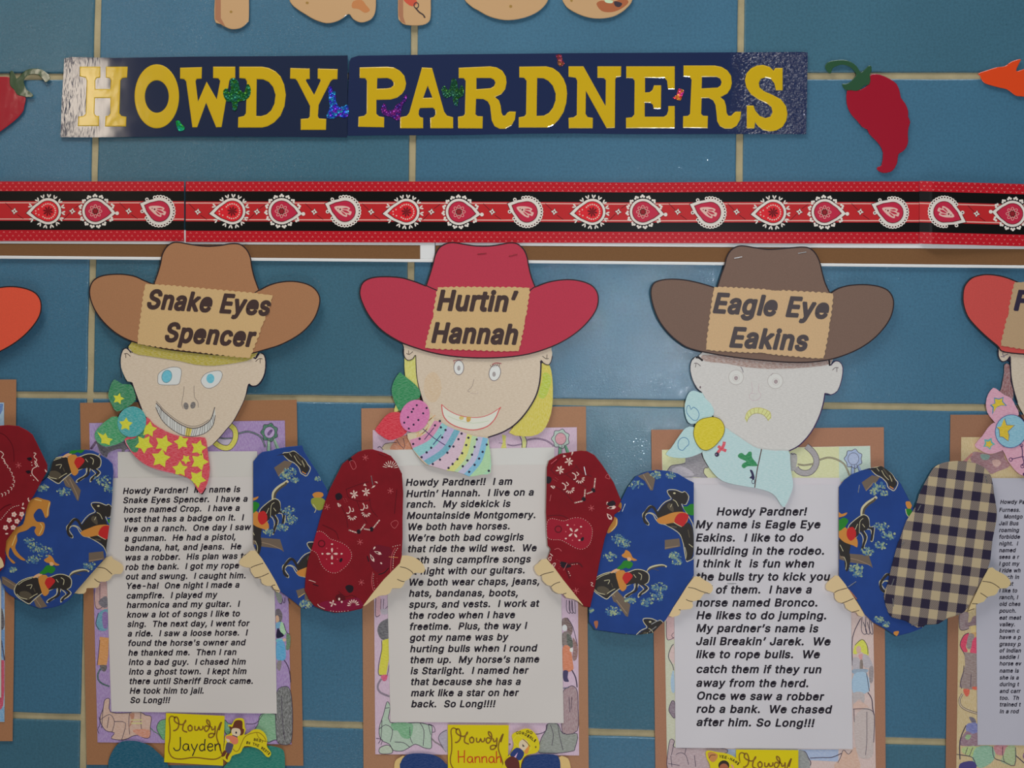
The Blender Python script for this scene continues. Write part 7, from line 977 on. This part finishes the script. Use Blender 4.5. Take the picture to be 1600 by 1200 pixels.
def howdy(parent, X, Y, s, d):
    q = lambda p: [(X+(a-1000)/8*s, Y+(b-520)/8*s) for a, b in p]; br = I(120, 86, 26)
    prints('printed_word', [(br, 'l', q(p), 2.3) for p in ([(1040,720),(1060,725),(1100,690),(1110,620),(1090,560),(1060,560),(1055,600),(1085,630),(1150,650),(1195,610),(1190,590)],[(1190,600),(1165,660),(1160,720),(1215,745)],[(1255,655),(1225,680),(1235,725),(1270,720),(1275,680),(1250,655)],[(1310,665),(1312,715),(1345,715),(1360,675),(1375,715),(1405,705),(1412,665)],[(1485,680),(1450,665),(1428,700),(1450,735),(1480,710),(1500,660),(1490,610),(1460,590),(1465,630),(1510,680)],[(1520,675),(1525,715),(1555,700),(1565,665)],[(1565,670),(1560,760),(1530,805),(1490,810),(1485,775),(1520,760),(1560,770)])]+[(I(104,74,22), 'L', q([(1642,616),(1610,720)]), 2.6)], d, parent)
def note(label, cor, word, wx, wy, sz, wm, fx):
    t = thing('name_note', label, 'note', (cor[2][0]+cor[3][0])/2, cor[2][1], 4.5, 'yellow name notes')
    a = sheet('note_sheet', cor, 5.4, mat('gloss', (196,178,14)), t, thick=.3); X, Y = cor[0]
    howdy(t, X+6.2, Y+2, 1.0, 5.46)
    fr = [(15,8),(9,5),(5,9),(6,22),(6,40),(4,52),(5,62),(11,70),(24,72),(44,69.5),(66,72),(78,72),(88,67)]
    prints('printed_frame', [(I(120,88,22), 'l', [(X+a_, Y+b_) for a_, b_ in fr], 2.0), (I(120,88,22), 'l', [(X+85,Y+16),(X+80,Y+28),(X+79,Y+38),(X+83,Y+50),(X+87,Y+64)], 2.2)], 5.46, t)
    if word: pen(word, wx, wy, sz, wm, 1.7, 5.5, t)
    return t
note('yellow note reading Howdy Jayden under the tan hatted cowboy', [(259.5,1114),(351,1118.5),(348.5,1196.5),(256.5,1191)], 'Jayden', 271, 1173, 21.5, I(40,34,30), 0)
note('yellow note reading Howdy Hannah under the cowgirl', [(699.7,1132.5),(795,1133),(793,1225),(700,1225)], 'Hannah', 716, 1192, 19.5, I(176,56,20), 0)
note('yellow note reading Howdy, mostly below the view, under the dark hatted cowboy', [(1150,1171),(1247.5,1172),(1247,1262),(1150,1262)], None, 0, 0, 0, None, 0)
yl = mat('gloss', (200,180,26)); bt = I(92,46,28); sk = I(204,178,150)
t = thing('cowboy_sticker', 'yellow die cut sticker of a small cowboy swinging a lasso, beside the Jayden note', 'sticker', 370, 1188, 5.8, 'die cut figure stickers')
sheet('sticker_base', smooth(k10([(360,530),(420,520),(470,440),(540,420),(610,440),(625,560),(640,600),(620,680),(690,650),(760,600),(860,600),(940,660),(975,760),(970,860),(1035,960),(1010,1025),(960,1020),(880,930),(780,880),(620,860),(560,960),(470,990),(420,1020),(390,1090),(350,1110),(300,1070),(250,1030),(290,950),(310,780),(320,700),(400,660),(410,600)]), True, 3), 6.2, yl, t, thick=.2)
prints('printed_cowboy', [(bt, 'p', k10([(380,545),(430,560),(460,480),(510,452),(585,470),(590,580),(615,600),(600,670),(550,690),(480,640),(410,610)])), (sk, 'p', k10([(420,600),(460,575),(540,590),(560,650),(530,700),(450,695),(420,650)])), (I(40,36,50), 'e', (320+49,1080+64.8,1.4,1.8)), (I(40,40,80), 'l', k10([(430,690),(510,715)]), 1.6), (I(196,112,84), 'p', k10([(340,700),(430,695),(510,730),(520,800),(480,830),(430,820),(380,760),(330,740)])), (sk, 'p', k10([(330,740),(390,760),(380,800),(350,790)])), (I(72,68,92), 'p', k10([(350,800),(440,830),(440,870),(400,970),(340,960),(320,900)])), (bt, 'p', k10([(300,930),(340,940),(310,1010),(255,1020)])), (bt, 'p', k10([(345,970),(390,975),(360,1030),(355,1070),(325,1040)])), (I(130,104,20), 'l', k10([(440,900),(480,940),(530,920),(580,800),(640,700),(760,650),(850,650),(930,720),(960,790)]), 1.0), (I(130,104,20), 'l', k10([(810,650),(840,720),(900,770),(960,785)]), .9)], 6.26, t)
def arc(s, pts, cap, m, d, parent):
    pp = smooth(pts, False, 12); L = [0]
    for i in range(1, len(pp)): L.append(L[-1]+math.hypot(pp[i][0]-pp[i-1][0], pp[i][1]-pp[i-1][1]))
    polys = []
    for k, ch in enumerate(s):
        if ch == ' ': continue
        q = L[-1]*(k+.1)/len(s); i = max(j for j in range(len(L)) if L[j] <= q); j = min(i+1, len(pp)-1); i = j-1
        t_ = (q-L[i])/max(1e-6, L[j]-L[i]); x, y = pp[i][0]+(pp[j][0]-pp[i][0])*t_, pp[i][1]+(pp[j][1]-pp[i][1])*t_; ux, uy = (pp[j][0]-pp[i][0])/(L[j]-L[i]), (pp[j][1]-pp[i][1])/(L[j]-L[i]); w = L[-1]/len(s)*.85
        polys += text_polys(ch, (x, y), (x+ux*w, y+uy*w), cap, 0)
    prints('printed_words', [(m, 'M', polys)], d, parent)
dkb = I(58,44,18)
arc('BEST', k10([(760,775),(830,785),(910,815)]), 4.2, dkb, 6.28, t); arc('IN THE WEST!', k10([(640,820),(720,840),(800,860),(880,905),(950,960),(1005,1005)]), 4.4, dkb, 6.28, t)
t = thing('cowgirl_sticker', 'yellow die cut sticker of a small cowgirl in a blue vest, beside the Hannah note', 'sticker', 815, 1200, 5.8, 'die cut figure stickers')
sheet('sticker_base', smooth(p8([(430,750),(520,700),(640,670),(740,740),(790,850),(790,950),(740,1000),(640,1020),(570,1080),(540,1198),(520,1300),(280,1300),(300,1180),(330,1100),(400,1010),(450,900),(435,820)]), True, 3), 6.2, yl, t, thick=.2)
prints('printed_cowgirl', [(I(210,186,60), 'c', p8([(445,830),(500,760),(570,800),(640,850),(680,940),(600,980),(500,900)]), 1.0), (sk, 'e', (750+582/8.556,1060+890/8.556,7.4,8.6)), (I(200,130,60), 'p', p8([(600,960),(660,900),(640,1000),(600,1000)])), (I(120,80,30), 'l', p8([(570,810),(620,850),(670,910)]), 1.2), (I(40,34,40), 'P', p8([(565,875),(600,910),(570,915)])), (I(180,40,50), 'p', p8([(500,940),(540,935),(560,980),(520,985)])), (I(36,52,104), 'p', p8([(490,925),(590,990),(540,1095),(460,1060),(400,1020)])), (I(196,160,190), 'P', p8([(505,990),(480,1060),(455,1050)])), (I(84,38,34), 'p', p8([(420,1040),(510,1090),(530,1180),(520,1260),(400,1240),(330,1120)])), (I(110,90,30), 'e', (750+745/8.556,1060+918/8.556,1.2,1.6)), (I(110,90,30), 'e', (750+400/8.556,1060+880/8.556,1.2,1.6))], 6.26, t)
arc('GO', p8([(610,720),(700,750)]), 4.2, dkb, 6.28, t); arc('COWGIRL!', p8([(480,745),(560,750),(640,790),(740,860)]), 4.6, dkb, 6.28, t)
t = thing('cowboy_sticker', 'yellow die cut sticker of a dark haired child with a hat, beside the lowest note', 'sticker', 1130, 1200, 5.8, 'die cut figure stickers')
c10 = lambda p: T(1000, 1080, 10, p)
sheet('sticker_base', smooth(c10([(1040,930),(1200,950),(1380,980),(1520,1060),(1590,1180),(1560,1300),(1300,1420),(1130,1350),(1090,1150),(1040,1040)]), True, 3), 6.2, yl, t, thick=.2)
prints('printed_child', [(I(176,120,70), 'p', c10([(1060,970),(1120,950),(1210,990),(1200,1060),(1140,1110),(1080,1060)])), (I(90,50,36), 'l', c10([(1080,1050),(1110,1000),(1180,1000)]), 1.2), (I(44,34,30), 'e', (1131,1196,8.6,8)), (I(150,88,60), 'e', (1131,1200,7,7)), (I(190,120,140), 'l', c10([(1430,1150),(1460,1200)]), 2)], 6.26, t)
arc('YEE-HAW!', c10([(1230,1040),(1330,1055),(1440,1095),(1540,1165)]), 4.6, dkb, 6.28, t)
